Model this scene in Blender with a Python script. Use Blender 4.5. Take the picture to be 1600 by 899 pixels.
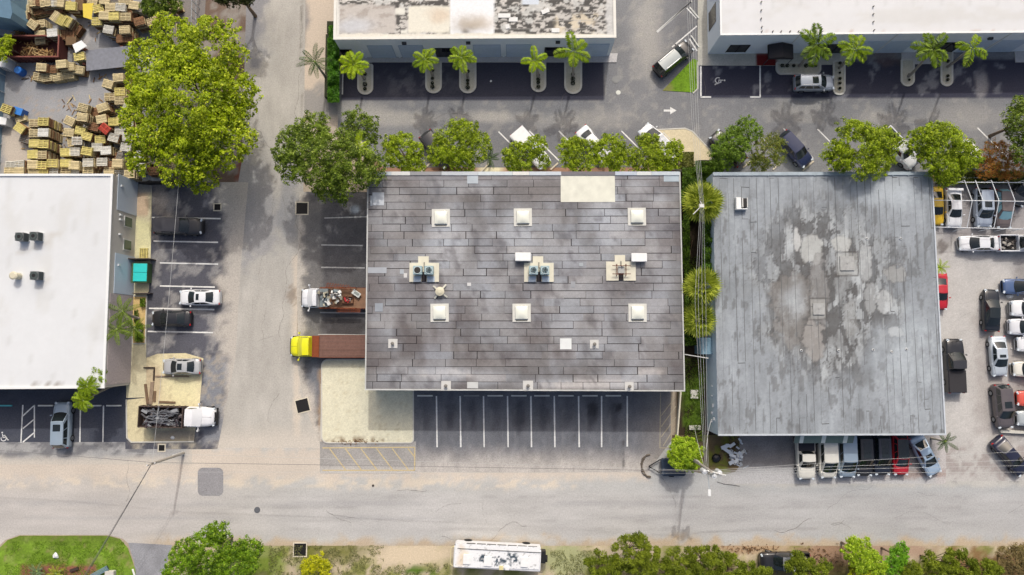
import bpy, bmesh, math, random
import numpy as np
from mathutils import Vector, Matrix
random.seed(11)
for o in list(bpy.data.objects): bpy.data.objects.remove(o)
SC = bpy.context.scene
COL = SC.collection
# ------------------------------------------------------------------ camera, sky, sun, exposure
F = 1066.67; T = math.radians(4.5); H = 80.0
cd = bpy.data.cameras.new('camera'); cam = bpy.data.objects.new('camera', cd); COL.objects.link(cam)
cam.location = (0, 0, H); cam.rotation_euler = (T, 0, 0)
cd.sensor_width = 36; cd.lens = 24; cd.clip_start = 0.5; cd.clip_end = 2000
SC.camera = cam
SUN_EL = math.radians(46); SUN_DIR = Vector((0.13, 1.0, 0)).normalized()
w = bpy.data.worlds.new('World'); SC.world = w; w.use_nodes = True
nt = w.node_tree; bg = nt.nodes['Background']
sky = nt.nodes.new('ShaderNodeTexSky'); sky.sky_type = 'NISHITA'; sky.sun_disc = False
sky.sun_elevation = SUN_EL; sky.sun_rotation = math.atan2(SUN_DIR.x, SUN_DIR.y)
sky.air_density = 0.9; sky.dust_density = 8.0; sky.ozone_density = 0.3
nt.links.new(sky.outputs[0], bg.inputs[0]); bg.inputs[1].default_value = 0.15
sl = bpy.data.lights.new('sun', 'SUN'); sl.energy = 2.0; sl.angle = math.radians(1.0); sl.color = (1.0, 0.955, 0.90)
so = bpy.data.objects.new('sun', sl); COL.objects.link(so)
sd = (SUN_DIR * math.cos(SUN_EL) + Vector((0, 0, math.sin(SUN_EL))))
so.rotation_euler = sd.to_track_quat('Z', 'Y').to_euler(); so.location = (0, 0, 60)
SC.view_settings.view_transform = 'Standard'; SC.view_settings.look = 'None'
SC.view_settings.exposure = -0.08; SC.view_settings.gamma = 1.0; SC.view_settings.use_curve_mapping = False
SC.render.engine = 'CYCLES'
GAIN = 1.18
# ------------------------------------------------------------------ helpers
cT, sT = math.cos(T), math.sin(T)
def P(px, py, z=0.0):
    u = px - 800; v = 449.5 - py
    s = (z - H) / (v * sT - F * cT)
    return Vector((u * s, (v * cT + F * sT) * s, z))
def unP(X, Y, Z=0.0):
    Zc = Z - H
    w_ = -(-Y * sT + Zc * cT); v_ = Y * cT + Zc * sT
    return 800 + F * X / w_, 449.5 - F * v_ / w_
def lin(c): 
    c = c / 255.0
    return c / 12.92 if c <= 0.04045 else ((c + 0.055) / 1.055) ** 2.4
def C(r, g, b, k=1.0): return np.array([min(lin(x) / GAIN * k * q, 0.85) for x, q in ((r, .965), (g, 1.0), (b, 1.02))])
def hsh(ix, iy, s):
    h = (ix.astype(np.int64) * 374761393 + iy.astype(np.int64) * 668265263 + s * 974711) & 0x7fffffff
    h = ((h ^ (h >> 13)) * 1274126177) & 0x7fffffff
    return ((h ^ (h >> 16)) & 0xffff) / 65535.0
def vnoise(x, y, s):
    ix = np.floor(x); iy = np.floor(y); fx = x - ix; fy = y - iy
    fx = fx * fx * (3 - 2 * fx); fy = fy * fy * (3 - 2 * fy)
    a = hsh(ix, iy, s); b = hsh(ix + 1, iy, s); c = hsh(ix, iy + 1, s); d = hsh(ix + 1, iy + 1, s)
    return (a * (1 - fx) + b * fx) * (1 - fy) + (c * (1 - fx) + d * fx) * fy
def fbm(x, y, f, s=1, o=4):
    r = 0; a = 0.5; t = 0
    for i in range(o):
        r = r + a * vnoise(x * f, y * f, s + i * 17); t += a; a *= 0.55; f *= 2.1
    return r / t
def sm(a, b, x):
    t = np.clip((x - a) / (b - a), 0, 1); return t * t * (3 - 2 * t)
def mE(px, py, cx, cy, rx, ry, soft=0.3, na=0.5, s=3, f=0.06):
    d = np.sqrt(((px - cx) / rx) ** 2 + ((py - cy) / ry) ** 2) + na * (fbm(px, py, f, s) - 0.5) * 2
    return 1 - sm(1 - soft, 1 + soft, d)
def mR(px, py, x0, y0, x1, y1, soft=4, na=0, s=5, f=0.08):
    dx = np.maximum(x0 - px, px - x1); dy = np.maximum(y0 - py, py - y1)
    d = np.maximum(dx, dy) + na * (fbm(px, py, f, s) - 0.5) * 2
    return 1 - sm(-soft, soft, d)
def mixc(c, col, m):
    return c * (1 - m[:, None]) + np.asarray(col)[None, :] * m[:, None]
# ---- materials
MATS = {}
def newmat(name):
    m = bpy.data.materials.new(name); m.use_nodes = True
    return m, m.node_tree.nodes, m.node_tree.links, m.node_tree.nodes['Principled BSDF']
def M(name, rgb=None, rough=0.6, metal=0.0, var=0.12, scale=3.0, k=1.0, coat=0.0, bump=0.0):
    if name in MATS: return MATS[name]
    m, N, L, b = newmat(name)
    c = C(*rgb, k=k)
    tc = N.new('ShaderNodeTexCoord'); no = N.new('ShaderNodeTexNoise'); no.inputs['Scale'].default_value = scale; no.inputs['Detail'].default_value = 5
    L.new(tc.outputs['Object'], no.inputs['Vector'])
    mx = N.new('ShaderNodeMix'); mx.data_type = 'RGBA'
    mx.inputs[6].default_value = (*[x * (1 - var) for x in c], 1); mx.inputs[7].default_value = (*[min(.9, x * (1 + var)) for x in c], 1)
    L.new(no.outputs['Fac'], mx.inputs[0]); L.new(mx.outputs[2], b.inputs['Base Color'])
    b.inputs['Roughness'].default_value = rough; b.inputs['Metallic'].default_value = metal
    if coat: b.inputs['Coat Weight'].default_value = coat; b.inputs['Coat Roughness'].default_value = 0.08
    if bump:
        bp = N.new('ShaderNodeBump'); bp.inputs['Strength'].default_value = bump; bp.inputs['Distance'].default_value = 0.03
        L.new(no.outputs['Fac'], bp.inputs['Height']); L.new(bp.outputs[0], b.inputs['Normal'])
    MATS[name] = m; return m
def MV(name, rough=0.9, var=0.3, scale=6.0, bump=0.4, spec=0.25, fine=40.0):
    """colour from the attribute Col, broken up by two sizes of grain"""
    if name in MATS: return MATS[name]
    m, N, L, b = newmat(name)
    at = N.new('ShaderNodeAttribute'); at.attribute_name = 'Col'
    tc = N.new('ShaderNodeTexCoord')
    n1 = N.new('ShaderNodeTexNoise'); n1.inputs['Scale'].default_value = scale; n1.inputs['Detail'].default_value = 8; n1.inputs['Roughness'].default_value = 0.7
    n2 = N.new('ShaderNodeTexNoise'); n2.inputs['Scale'].default_value = fine; n2.inputs['Detail'].default_value = 2
    for n in (n1, n2): L.new(tc.outputs['Object'], n.inputs['Vector'])
    ad = N.new('ShaderNodeMath'); ad.operation = 'ADD'; L.new(n1.outputs['Fac'], ad.inputs[0]); L.new(n2.outputs['Fac'], ad.inputs[1])
    mr = N.new('ShaderNodeMapRange'); mr.inputs['From Min'].default_value = 0.65; mr.inputs['From Max'].default_value = 1.35
    mr.inputs['To Min'].default_value = 1 - var; mr.inputs['To Max'].default_value = 1 + var; L.new(ad.outputs[0], mr.inputs['Value'])
    vm = N.new('ShaderNodeVectorMath'); vm.operation = 'SCALE'; L.new(at.outputs['Color'], vm.inputs[0]); L.new(mr.outputs[0], vm.inputs['Scale'])
    L.new(vm.outputs[0], b.inputs['Base Color']); b.inputs['Roughness'].default_value = rough; b.inputs['Specular IOR Level'].default_value = spec
    if bump:
        bp = N.new('ShaderNodeBump'); bp.inputs['Strength'].default_value = bump; bp.inputs['Distance'].default_value = 0.02
        L.new(ad.outputs[0], bp.inputs['Height']); L.new(bp.outputs[0], b.inputs['Normal'])
    MATS[name] = m; return m
def MLEAF(name='leaf', trans=0.3):
    if name in MATS: return MATS[name]
    m, N, L, b = newmat(name)
    at = N.new('ShaderNodeAttribute'); at.attribute_name = 'Col'
    L.new(at.outputs['Color'], b.inputs['Base Color']); b.inputs['Roughness'].default_value = 0.55; b.inputs['Specular IOR Level'].default_value = 0.3
    tr = N.new('ShaderNodeBsdfTranslucent'); L.new(at.outputs['Color'], tr.inputs['Color'])
    ms = N.new('ShaderNodeMixShader'); ms.inputs[0].default_value = trans
    L.new(b.outputs[0], ms.inputs[1]); L.new(tr.outputs[0], ms.inputs[2]); L.new(ms.outputs[0], N['Material Output'].inputs['Surface'])
    MATS[name] = m; return m
def MPAINT(name, rgb, k=1.0, metal=0.0):
    """car paint with dust: two tone noise, clear coat"""
    key = 'paint_' + name
    if key in MATS: return MATS[key]
    m, N, L, b = newmat(key); c = C(*rgb, k=k); dust = C(150, 145, 135)
    tc = N.new('ShaderNodeTexCoord'); no = N.new('ShaderNodeTexNoise'); no.inputs['Scale'].default_value = 1.7; no.inputs['Detail'].default_value = 6
    L.new(tc.outputs['Object'], no.inputs['Vector'])
    mr = N.new('ShaderNodeMapRange'); mr.inputs['From Min'].default_value = 0.4; mr.inputs['From Max'].default_value = 0.8; mr.inputs['To Max'].default_value = 0.14 if c.max() > .1 else 0.03
    L.new(no.outputs['Fac'], mr.inputs['Value'])
    mx = N.new('ShaderNodeMix'); mx.data_type = 'RGBA'; mx.inputs[6].default_value = (*c, 1); mx.inputs[7].default_value = (*dust, 1)
    L.new(mr.outputs[0], mx.inputs[0]); L.new(mx.outputs[2], b.inputs['Base Color'])
    b.inputs['Roughness'].default_value = 0.38; b.inputs['Metallic'].default_value = metal
    b.inputs['Coat Weight'].default_value = 0.6; b.inputs['Coat Roughness'].default_value = 0.12
    MATS[key] = m; return m
def MGLASS():
    if 'car_glass' in MATS: return MATS['car_glass']
    m, N, L, b = newmat('car_glass')
    b.inputs['Base Color'].default_value = (0.012, 0.018, 0.02, 1); b.inputs['Roughness'].default_value = 0.06
    b.inputs['Specular IOR Level'].default_value = 0.8
    MATS['car_glass'] = m; return m
def MGLASSL(name, rgb):
    if name in MATS: return MATS[name]
    m, N, L, b = newmat(name); b.inputs['Base Color'].default_value = (*C(*rgb), 1); b.inputs['Roughness'].default_value = 0.08
    MATS[name] = m; return m
# ---- mesh builder
class MB:
    def __init__(s): s.v = []; s.f = []; s.c = []
    def face(s, pts, col=None):
        i = len(s.v); s.v += [tuple(p) for p in pts]; s.f.append(tuple(range(i, i + len(pts)))); s.c.append(col)
    def box(s, c, d, rz=0.0, col=None, taper=1.0, rx=0.0, ry=0.0):
        i = len(s.v); cx, cy, cz = c; hx, hy, hz = d[0] / 2, d[1] / 2, d[2] / 2
        R = Matrix.Rotation(rz, 3, 'Z') @ Matrix.Rotation(ry, 3, 'Y') @ Matrix.Rotation(rx, 3, 'X')
        for z in (-1, 1):
            k = taper if z > 0 else 1
            for x, y in ((-1, -1), (1, -1), (1, 1), (-1, 1)):
                q = R @ Vector((x * hx * k, y * hy * k, z * hz)); s.v.append((cx + q.x, cy + q.y, cz + q.z))
        for f in ((3, 2, 1, 0), (4, 5, 6, 7), (0, 1, 5, 4), (1, 2, 6, 5), (2, 3, 7, 6), (3, 0, 4, 7)):
            s.f.append(tuple(i + k for k in f)); s.c.append(col)
        return s
    def beam(s, a, b, wd, ht, col=None):
        a = Vector(a); b = Vector(b); d = b - a; L_ = d.length
        return s.box((a + b) / 2, (L_, wd, ht), math.atan2(d.y, d.x), col, ry=-math.asin(max(-1, min(1, d.z / max(L_, 1e-6)))))
    def tube(s, a, b, r0, r1=None, n=8, col=None, cap=True):
        r1 = r0 if r1 is None else r1
        a = Vector(a); b = Vector(b); d = (b - a).normalized()
        u = d.orthogonal().normalized(); v = d.cross(u); i = len(s.v)
        for p, r in ((a, r0), (b, r1)):
            for k in range(n):
                t = 2 * math.pi * k / n; s.v.append(tuple(p + (u * math.cos(t) + v * math.sin(t)) * r))
        for k in range(n):
            s.f.append((i + k, i + (k + 1) % n, i + n + (k + 1) % n, i + n + k)); s.c.append(col)
        if cap:
            s.f.append(tuple(i + k for k in range(n))[::-1]); s.c.append(col)
            s.f.append(tuple(i + n + k for k in range(n))); s.c.append(col)
        return s
    def path(s, pts, r, n=6, col=None):
        for a, b in zip(pts[:-1], pts[1:]): s.tube(a, b, r, r, n, col)
        return s
    def prism(s, poly, z0, z1, col=None):
        i = len(s.v); n = len(poly)
        for z in (z0, z1):
            for p in poly: s.v.append((p[0], p[1], z))
        s.f.append(tuple(i + k for k in range(n))[::-1]); s.c.append(col)
        s.f.append(tuple(i + n + k for k in range(n))); s.c.append(col)
        for k in range(n):
            s.f.append((i + k, i + (k + 1) % n, i + n + (k + 1) % n, i + n + k)); s.c.append(col)
        return s
    def grid(s, pts, nu, nv, col=None):
        i = len(s.v); s.v += [tuple(p) for p in pts]
        for a in range(nu - 1):
            for b in range(nv - 1):
                k = i + a * nv + b; s.f.append((k, k + nv, k + nv + 1, k + 1)); s.c.append(col)
        return s
    def blob(s, c, r, n=8, m=5, jit=0.15, col=None, sq=1.0):
        i = len(s.v)
        for a in range(m + 1):
            ph = math.pi * a / m
            for b in range(n):
                th = 2 * math.pi * b / n; k = 1 + random.uniform(-jit, jit)
                s.v.append((c[0] + r * k * math.sin(ph) * math.cos(th), c[1] + r * k * math.sin(ph) * math.sin(th), c[2] + r * k * sq * math.cos(ph)))
        for a in range(m):
            for b in range(n):
                s.f.append((i + a * n + b, i + (a + 1) * n + b, i + (a + 1) * n + (b + 1) % n, i + a * n + (b + 1) % n)); s.c.append(col)
        return s
    def data(s, name, mat):
        me = bpy.data.meshes.new(name); me.from_pydata(s.v, [], s.f)
        if any(c is not None for c in s.c):
            at = me.color_attributes.new('Col', 'FLOAT_COLOR', 'CORNER'); buf = []
            for f, c in zip(s.f, s.c):
                c = (0.5, 0.5, 0.5) if c is None else c
                if isinstance(c, list): buf += [q for p in c for q in (p[0], p[1], p[2], 1.0)]
                else: buf += [c[0], c[1], c[2], 1.0] * len(f)
            at.data.foreach_set('color', buf)
        if mat: me.materials.append(mat)
        me.validate(); return me
    def build(s, name, mat, parent=None, smooth=False, bevel=0.0):
        me = s.data(name, mat)
        bm = bmesh.new(); bm.from_mesh(me)
        bmesh.ops.recalc_face_normals(bm, faces=bm.faces)
        if bevel:
            bmesh.ops.remove_doubles(bm, verts=bm.verts, dist=1e-4)
            try: bmesh.ops.bevel(bm, geom=list(bm.edges), offset=bevel, segments=2, affect='EDGES', clamp_overlap=True)
            except Exception: pass
        bm.to_mesh(me); bm.free()
        if smooth: me.polygons.foreach_set('use_smooth', [True] * len(me.polygons))
        return link(name, me, parent)
def link(name, me, parent=None, loc=None):
    o = bpy.data.objects.new(name, me); COL.objects.link(o)
    if parent is not None: o.parent = parent
    if loc is not None: o.location = loc
    return o
def tag(o, label, cat, group=None, kind=None):
    if label: o['label'] = label
    if cat: o['category'] = cat
    if group: o['group'] = group
    if kind: o['kind'] = kind
    return o
def thing(name, label, cat, loc=(0, 0, 0), rz=0.0, group=None):
    o = bpy.data.objects.new(name, None); COL.objects.link(o); o.location = loc; o.rotation_euler = (0, 0, rz)
    o.empty_display_size = 0.3
    return tag(o, label, cat, group)
def struct(o): o['kind'] = 'structure'; return o
def npmesh(name, V, Fq, mat, colv=None, smooth=False):
    """V (n,3), Fq (m,4) quads"""
    me = bpy.data.meshes.new(name); n = len(V); m = len(Fq)
    me.vertices.add(n); me.vertices.foreach_set('co', np.asarray(V, dtype=np.float32).ravel())
    k = Fq.shape[1]
    me.loops.add(m * k); me.loops.foreach_set('vertex_index', Fq.astype(np.int32).ravel())
    me.polygons.add(m); me.polygons.foreach_set('loop_start', np.arange(0, m * k, k, dtype=np.int32))
    me.update(calc_edges=True)
    if colv is not None:
        at = me.color_attributes.new('Col', 'FLOAT_COLOR', 'POINT')
        at.data.foreach_set('color', np.concatenate([colv, np.ones((n, 1))], 1).astype(np.float32).ravel())
    if smooth: me.polygons.foreach_set('use_smooth', [True] * m)
    me.materials.append(mat); me.validate(); return me
# ---- a flat coloured sheet cut to any outline
def clip_axis(poly, ax, v, keep_ge):
    out = []
    for i in range(len(poly)):
        a = poly[i]; b = poly[(i + 1) % len(poly)]
        ia = (a[ax] >= v) if keep_ge else (a[ax] <= v); ib = (b[ax] >= v) if keep_ge else (b[ax] <= v)
        if ia: out.append(a)
        if ia != ib:
            t = (v - a[ax]) / (b[ax] - a[ax]); q = [a[0] + (b[0] - a[0]) * t, a[1] + (b[1] - a[1]) * t]; q[ax] = v; out.append(tuple(q))
    return out
def sheet_data(name, poly, z, fn, res, mat, zfn=None, zpx=0.0, lines=None):
    """poly: world xy outline. fn(px,py)->(n,3) albedo, px/py the place in the reference plane of height zpx"""
    xs = [p[0] for p in poly]; ys = [p[1] for p in poly]
    if lines: gx, gy = lines
    else:
        gx = np.arange(min(xs), max(xs) + res, res); gy = np.arange(min(ys), max(ys) + res, res)
    V = {}; verts = []; faces = []
    def vid(x, y):
        k = (round(x, 4), round(y, 4))
        if k not in V: V[k] = len(verts); verts.append((x, y))
        return V[k]
    poly = [(float(p[0]), float(p[1])) for p in poly]
    for i in range(len(gx) - 1):
        col = clip_axis(clip_axis(poly, 0, gx[i], True), 0, gx[i + 1], False)
        if len(col) < 3: continue
        A = abs(sum(col[k][0] * col[(k + 1) % len(col)][1] - col[(k + 1) % len(col)][0] * col[k][1] for k in range(len(col)))) / 2
        y0 = min(p[1] for p in col); y1 = max(p[1] for p in col)
        # slanted boundary spans inside this column
        spans = []
        for k in range(len(col)):
            a = col[k]; b = col[(k + 1) % len(col)]
            if abs(a[0] - b[0]) > 1e-6: spans.append((min(a[1], b[1]), max(a[1], b[1]), a, b))
        for j in range(len(gy) - 1):
            if gy[j + 1] <= y0 or gy[j] >= y1: continue
            if any(s[0] < gy[j + 1] and s[1] > gy[j] or (s[0] <= gy[j + 1] and s[1] >= gy[j]) for s in spans):
                c = clip_axis(clip_axis(col, 1, gy[j], True), 1, gy[j + 1], False)
                cc = []
                for p in c:
                    if not cc or abs(p[0] - cc[-1][0]) + abs(p[1] - cc[-1][1]) > 1e-4: cc.append(p)
                if len(cc) > 2 and abs(cc[0][0] - cc[-1][0]) + abs(cc[0][1] - cc[-1][1]) < 1e-4: cc.pop()
                if len(cc) >= 3:
                    ids = [vid(*p) for p in cc]
                    if len(set(ids)) == len(ids): faces.append(ids)
            else:
                ym = (gy[j] + gy[j + 1]) / 2; xm = (gx[i] + gx[i + 1]) / 2
                cnt = 0
                for (s0, s1, a, b) in spans:
                    if min(a[0], b[0]) <= xm < max(a[0], b[0]):
                        yy = a[1] + (b[1] - a[1]) * (xm - a[0]) / (b[0] - a[0])
                        if yy > ym: cnt += 1
                if cnt % 2: faces.append([vid(gx[i], gy[j]), vid(gx[i + 1], gy[j]), vid(gx[i + 1], gy[j + 1]), vid(gx[i], gy[j + 1])])
    va = np.array(verts); px, py = unP(va[:, 0], va[:, 1], zpx)
    cv = fn(px, py)
    zz = np.full(len(va), z) if zfn is None else z + zfn(px, py)
    me = bpy.data.meshes.new(name); me.from_pydata([(a[0], a[1], q) for a, q in zip(va, zz)], [], faces)
    at = me.color_attributes.new('Col', 'FLOAT_COLOR', 'POINT')
    at.data.foreach_set('color', np.concatenate([np.clip(cv, 0.004, 0.85), np.ones((len(va), 1))], 1).astype(np.float32).ravel())
    me.materials.append(mat)
    bm = bmesh.new(); bm.from_mesh(me)
    for f in bm.faces:
        if f.normal.z < 0: f.normal_flip()
    bm.to_mesh(me); bm.free()
    return me
def sheet(name, ppx, z, fn, res=0.3, mat=None, parent=None, zpx=0.0, **kw):
    poly = [P(a, b, zpx)[:2] for a, b in ppx]
    return link(name, sheet_data(name, poly, z, fn, res, mat or MV('ground_grain'), zpx=zpx, **kw), parent)
def rounded(x0, y0, x1, y1, r, n=5):
    r = [r] * 4 if not isinstance(r, (list, tuple)) else r
    out = []
    for (cx, cy, a0, q) in ((x1 - r[0], y0 + r[0], -90, r[0]), (x1 - r[1], y1 - r[1], 0, r[1]), (x0 + r[2], y1 - r[2], 90, r[2]), (x0 + r[3], y0 + r[3], 180, r[3])):
        for k in range(n + 1):
            t = math.radians(a0 + 90 * k / n); out.append((cx + q * math.cos(t), cy + q * math.sin(t)))
    return out
# ------------------------------------------------------------------ ground, roads, lots (setting)
def base(px, rgb): return np.tile(C(*rgb), (len(px), 1))
def mul(c, m): return c * m[:, None]
def wear(px, py, c, amt=0.35, s=9, f=0.02):
    return mul(c, 1 + amt * (fbm(px, py, f, s) - 0.5) * 2)
SAND = C(226, 216, 182); TAN = C(206, 190, 172); DIRT = C(150, 122, 98); MULCH = C(164, 128, 106); GRASS = C(118, 148, 40); DGRASS = C(72, 92, 34)
ROADC = C(190, 184, 179)
def f_ground(px, py):
    c = base(px, (180, 165, 145)); c = wear(px, py, c, .25)
    g = fbm(px, py, 0.05, 21)
    # verge at the top of the side road
    c = mixc(c, TAN, mR(px, py, 455, -40, 535, 230, 10, 14))
    c = mixc(c, C(150, 145, 142), mE(px, py, 468, 30, 16, 40, .3, .5))
    c = mixc(c, C(160, 155, 150), mE(px, py, 500, 165, 40, 25, .3, .8))
    # yard corner under the big tree
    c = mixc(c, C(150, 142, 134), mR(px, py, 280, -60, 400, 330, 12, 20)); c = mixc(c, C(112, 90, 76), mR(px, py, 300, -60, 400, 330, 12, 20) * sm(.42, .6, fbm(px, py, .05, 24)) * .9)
    c = mixc(c, C(140, 70, 50), mE(px, py, 385, 260, 14, 40, .3, .9, f=.1) * .7)
    # mulch strip behind the buildings
    c = mixc(c, MULCH, mR(px, py, 585, 238, 1085, 282, 4, 6))
    c = mixc(c, SAND, mE(px, py, 770, 262, 22, 12, .3, .6)); c = mixc(c, SAND, mE(px, py, 1230, 262, 26, 10, .3, .6)); c = mixc(c, SAND, mE(px, py, 575, 225, 22, 24, .3, .4))
    c = mixc(c, C(166, 116, 92), mR(px, py, 1270, 240, 1460, 290, 5, 8)); c = mixc(c, MULCH, mR(px, py, 1110, 250, 1225, 290, 4, 4))
    c = mixc(c, C(90, 88, 45), mR(px, py, 1460, 262, 1660, 292, 5, 8))
    # alley between the two dark roofs
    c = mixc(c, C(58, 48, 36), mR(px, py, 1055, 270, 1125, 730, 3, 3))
    c = mixc(c, C(92, 120, 34), mR(px, py, 1066, 560, 1100, 665, 4, 8) * sm(.35, .55, g))
    c = mixc(c, C(92, 84, 48), mR(px, py, 1040, 690, 1156, 738, 4, 10)); c = mixc(c, C(104, 112, 40), mE(px, py, 1128, 738, 26, 10, .3, .5))
    # bottom verge
    vb = mR(px, py, 262, 846, 1700, 1000, 3, 6)
    vc = base(px, (196, 180, 154)); vc = wear(px, py, vc, .3, 31, .05)
    vc = mixc(vc, C(122, 128, 52), sm(.50, .60, fbm(px, py, .05, 40)) * .85)
    vc = mixc(vc, C(176, 168, 120), sm(.55, .65, fbm(px, py, .18, 41)) * .6)
    vc = mixc(vc, C(112, 112, 50), mE(px, py, 520, 862, 60, 16, .3, .6) * .8); vc = mixc(vc, C(120, 140, 48), mE(px, py, 395, 875, 60, 22, .3, .7) * .8)
    vc = mixc(vc, C(214, 196, 168), mE(px, py, 640, 868, 60, 18, .4, .5)); vc = mixc(vc, C(84, 112, 32), mE(px, py, 650, 893, 26, 8, .3, .8))
    vc = mixc(vc, C(170, 172, 128), mE(px, py, 885, 875, 40, 24, .3, .4)); vc = mixc(vc, C(180, 154, 124), mE(px, py, 1170, 855, 60, 9, .3, .5))
    vc = mixc(vc, C(160, 130, 106), mE(px, py, 1290, 872, 50, 26, .4, .6)); vc = mixc(vc, C(176, 150, 130), mE(px, py, 1400, 862, 60, 12, .4, .6))
    vc = mixc(vc, C(140, 112, 76), mR(px, py, 1480, 862, 1700, 1000, 6, 20)); vc = mixc(vc, C(110, 100, 52), mR(px, py, 930, 880, 1480, 1000, 8, 14) * .8)
    c = c * (1 - vb[:, None]) + vc * vb[:, None]
    return c
poly = [(-600, -600), (600, -600), (600, 600), (-600, 600)]
def axis(lo, hi, r): return np.concatenate([[-600, -400, -250, -150, -100], np.arange(lo, hi, r), [100, 150, 250, 400, 600]])
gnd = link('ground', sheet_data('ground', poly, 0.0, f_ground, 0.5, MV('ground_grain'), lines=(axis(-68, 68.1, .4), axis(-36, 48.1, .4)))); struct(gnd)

def f_mainroad(px, py):
    c = base(px, (192, 190, 186))
    c = mixc(c, C(178, 179, 179), sm(780, 1350, px)); c = mixc(c, C(200, 190, 180), sm(500, 200, px) * .6)
    c = mixc(c, C(186, 182, 180), mR(px, py, -60, 770, 1700, 838, 14, 5) * .45)
    t = fbm(px * .15, py, .12, 51); c = mul(c, 1 + .13 * (t - .5) * 2)
    c = mixc(c, C(222, 208, 188), mR(px, py, -60, 745, 900, 762, 5, 8) * sm(.4, .6, fbm(px * .4, py, .15, 52)) * .8)
    c = mixc(c, C(214, 200, 184), mR(px, py, -60, 700, 1010, 748, 8, 14) * .8)
    c = mixc(c, C(212, 204, 190), mR(px, py, 1150, 745, 1700, 760, 4, 6) * .4)
    c = mixc(c, C(130, 128, 128), mR(px, py, 1480, 735, 1700, 752, 3, 9) * sm(.5, .62, fbm(px, py, .12, 53)) * .6)
    c = mixc(c, C(190, 172, 148), sm(836, 852, py + 16 * (fbm(px, py, .06, 58) - .5) * 2) * sm(200, 280, px))
    for i, yy in enumerate((776, 792, 813, 827)):
        c = mixc(c, C(150, 147, 145), mR(px, py, 350, yy, 1500, yy + 1.0, 1.2, 5, s=60 + i, f=.02) * sm(.42, .62, fbm(px * .3, py * .3, .05, 70 + i)) * .4)
    c = mul(c, 1 + .10 * (fbm(px, py, .02, 55) - .5) * 2); c = mixc(c, C(168, 166, 166), (mR(px, py, -60, 783, 1700, 790, 2, 4, f=.01) + mR(px, py, -60, 806, 1700, 812, 2, 4, f=.01)) * sm(.35, .6, fbm(px * .2, py, .05, 57)) * .5)
    return c
MR = sheet('main_road', [(-80, 690), (1700, 690), (1700, 853), (205, 853), (192, 842), (170, 836), (30, 836), (8, 844), (-4, 856), (-80, 856)][0:10], 0.008, f_mainroad, 0.3); struct(MR)
def f_side(px, py):
    c = base(px, (182, 177, 169)); c = wear(px, py, c, .16, 81, .02); c = mul(c, 1 + .12 * (fbm(px, py * .25, .12, 84) - .5) * 2)
    c = mixc(c, C(146, 144, 146), mE(px, py, 385, 20, 34, 90, .25, .5)); c = mixc(c, C(160, 158, 158), mE(px, py, 395, 330, 34, 80, .25, .7) * .8)
    c = mixc(c, C(150, 150, 152), mE(px, py, 452, 320, 14, 60, .3, .6) * .7)
    c = mixc(c, C(216, 202, 184), mR(px, py, 458, 400, 470, 700, 4, 5) * .8)
    c = mul(c, 1 + .10 * (fbm(px, py * .3, .1, 83) - .5) * 2)
    c = mixc(c, C(205, 196, 184), sm(655, 692, py + 20 * (fbm(px, py, .05, 85) - .5)))
    c = mixc(c, C(120, 112, 104), mR(px, py, 471, -60, 472, 230, 1.0, 3) * .6)
    c = mixc(c, C(146, 130, 114), mE(px, py, 456, 460, 8, 14, .3, .9, f=.2) * .7)
    return c
SR = sheet('side_road', [(352, -60), (478, -60), (474, 300), (466, 400), (463, 560), (500, 640), (503, 700), (300, 700), (345, 640), (365, 500), (365, 330), (378, 250), (385, 0)][0:13], 0.012, f_side, 0.3); struct(SR)
def f_yard(px, py):
    c = base(px, (154, 154, 156)); c = wear(px, py, c, .2, 91, .03)
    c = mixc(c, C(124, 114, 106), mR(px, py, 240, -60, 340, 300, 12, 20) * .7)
    c = mixc(c, C(190, 160, 120), sm(.60, .72, fbm(px, py, .15, 92)) * .35 * mR(px, py, 20, 150, 300, 290, 20))
    c = mixc(c, C(196, 184, 170), mE(px, py, 22, 240, 22, 34, .3, .6))
    c = mixc(c, C(196, 190, 186), mR(px, py, 105, 30, 160, 90, 4, 12) * sm(.5, .6, fbm(px, py, .09, 93)) * .6)
    return c
YD = sheet('storage_yard', [(-80, -60), (325, -60), (318, 60), (322, 200), (300, 292), (-80, 292)], 0.016, f_yard, 0.3); struct(YD)
def f_leftlot(px, py):
    c = base(px, (90, 90, 98)); c = wear(px, py, c, .22, 101, .03)
    c = mixc(c, C(176, 172, 168), sm(.56, .68, fbm(px, py, .045, 102)) * .55)
    c = mixc(c, C(170, 160, 150), mR(px, py, 236, 285, 262, 335, 6, 14) * .55)
    c = mixc(c, C(192, 184, 174), sm(334, 356, px + 22 * (fbm(px, py, .05, 103) - .5) * 2))
    c = mixc(c, C(140, 142, 148), mR(px, py, 318, 560, 352, 690, 5, 10) * .8)
    c = mixc(c, C(190, 180, 160), mR(px, py, 205, 690, 345, 720, 6, 10) * sm(.4, .6, fbm(px, py, .08, 104)) * .7)
    c = mixc(c, C(170, 160, 146), sm(.50, .62, fbm(px, py, .15, 105)) * mR(px, py, 310, 555, 352, 640, 4, 4) * .7)
    return c
LL = sheet('west_parking_lot', [(190, 285), (388, 285), (376, 420), (368, 560), (352, 640), (340, 702), (196, 702)], 0.020, f_leftlot, 0.28, MV('asphalt_grain', var=.38, bump=.6, fine=25)); struct(LL)
def f_blacklot(px, py):
    c = base(px, (78, 81, 92)); c = wear(px, py, c, .15, 111, .03)
    return mixc(c, C(96, 98, 104), sm(.55, .7, fbm(px, py, .06, 112)) * .4)
BL = sheet('black_parking_lot', [(-80, 600), (198, 600), (198, 691), (-80, 691)], 0.024, f_blacklot, 0.4, MV('asphalt_grain')); struct(BL)
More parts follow.
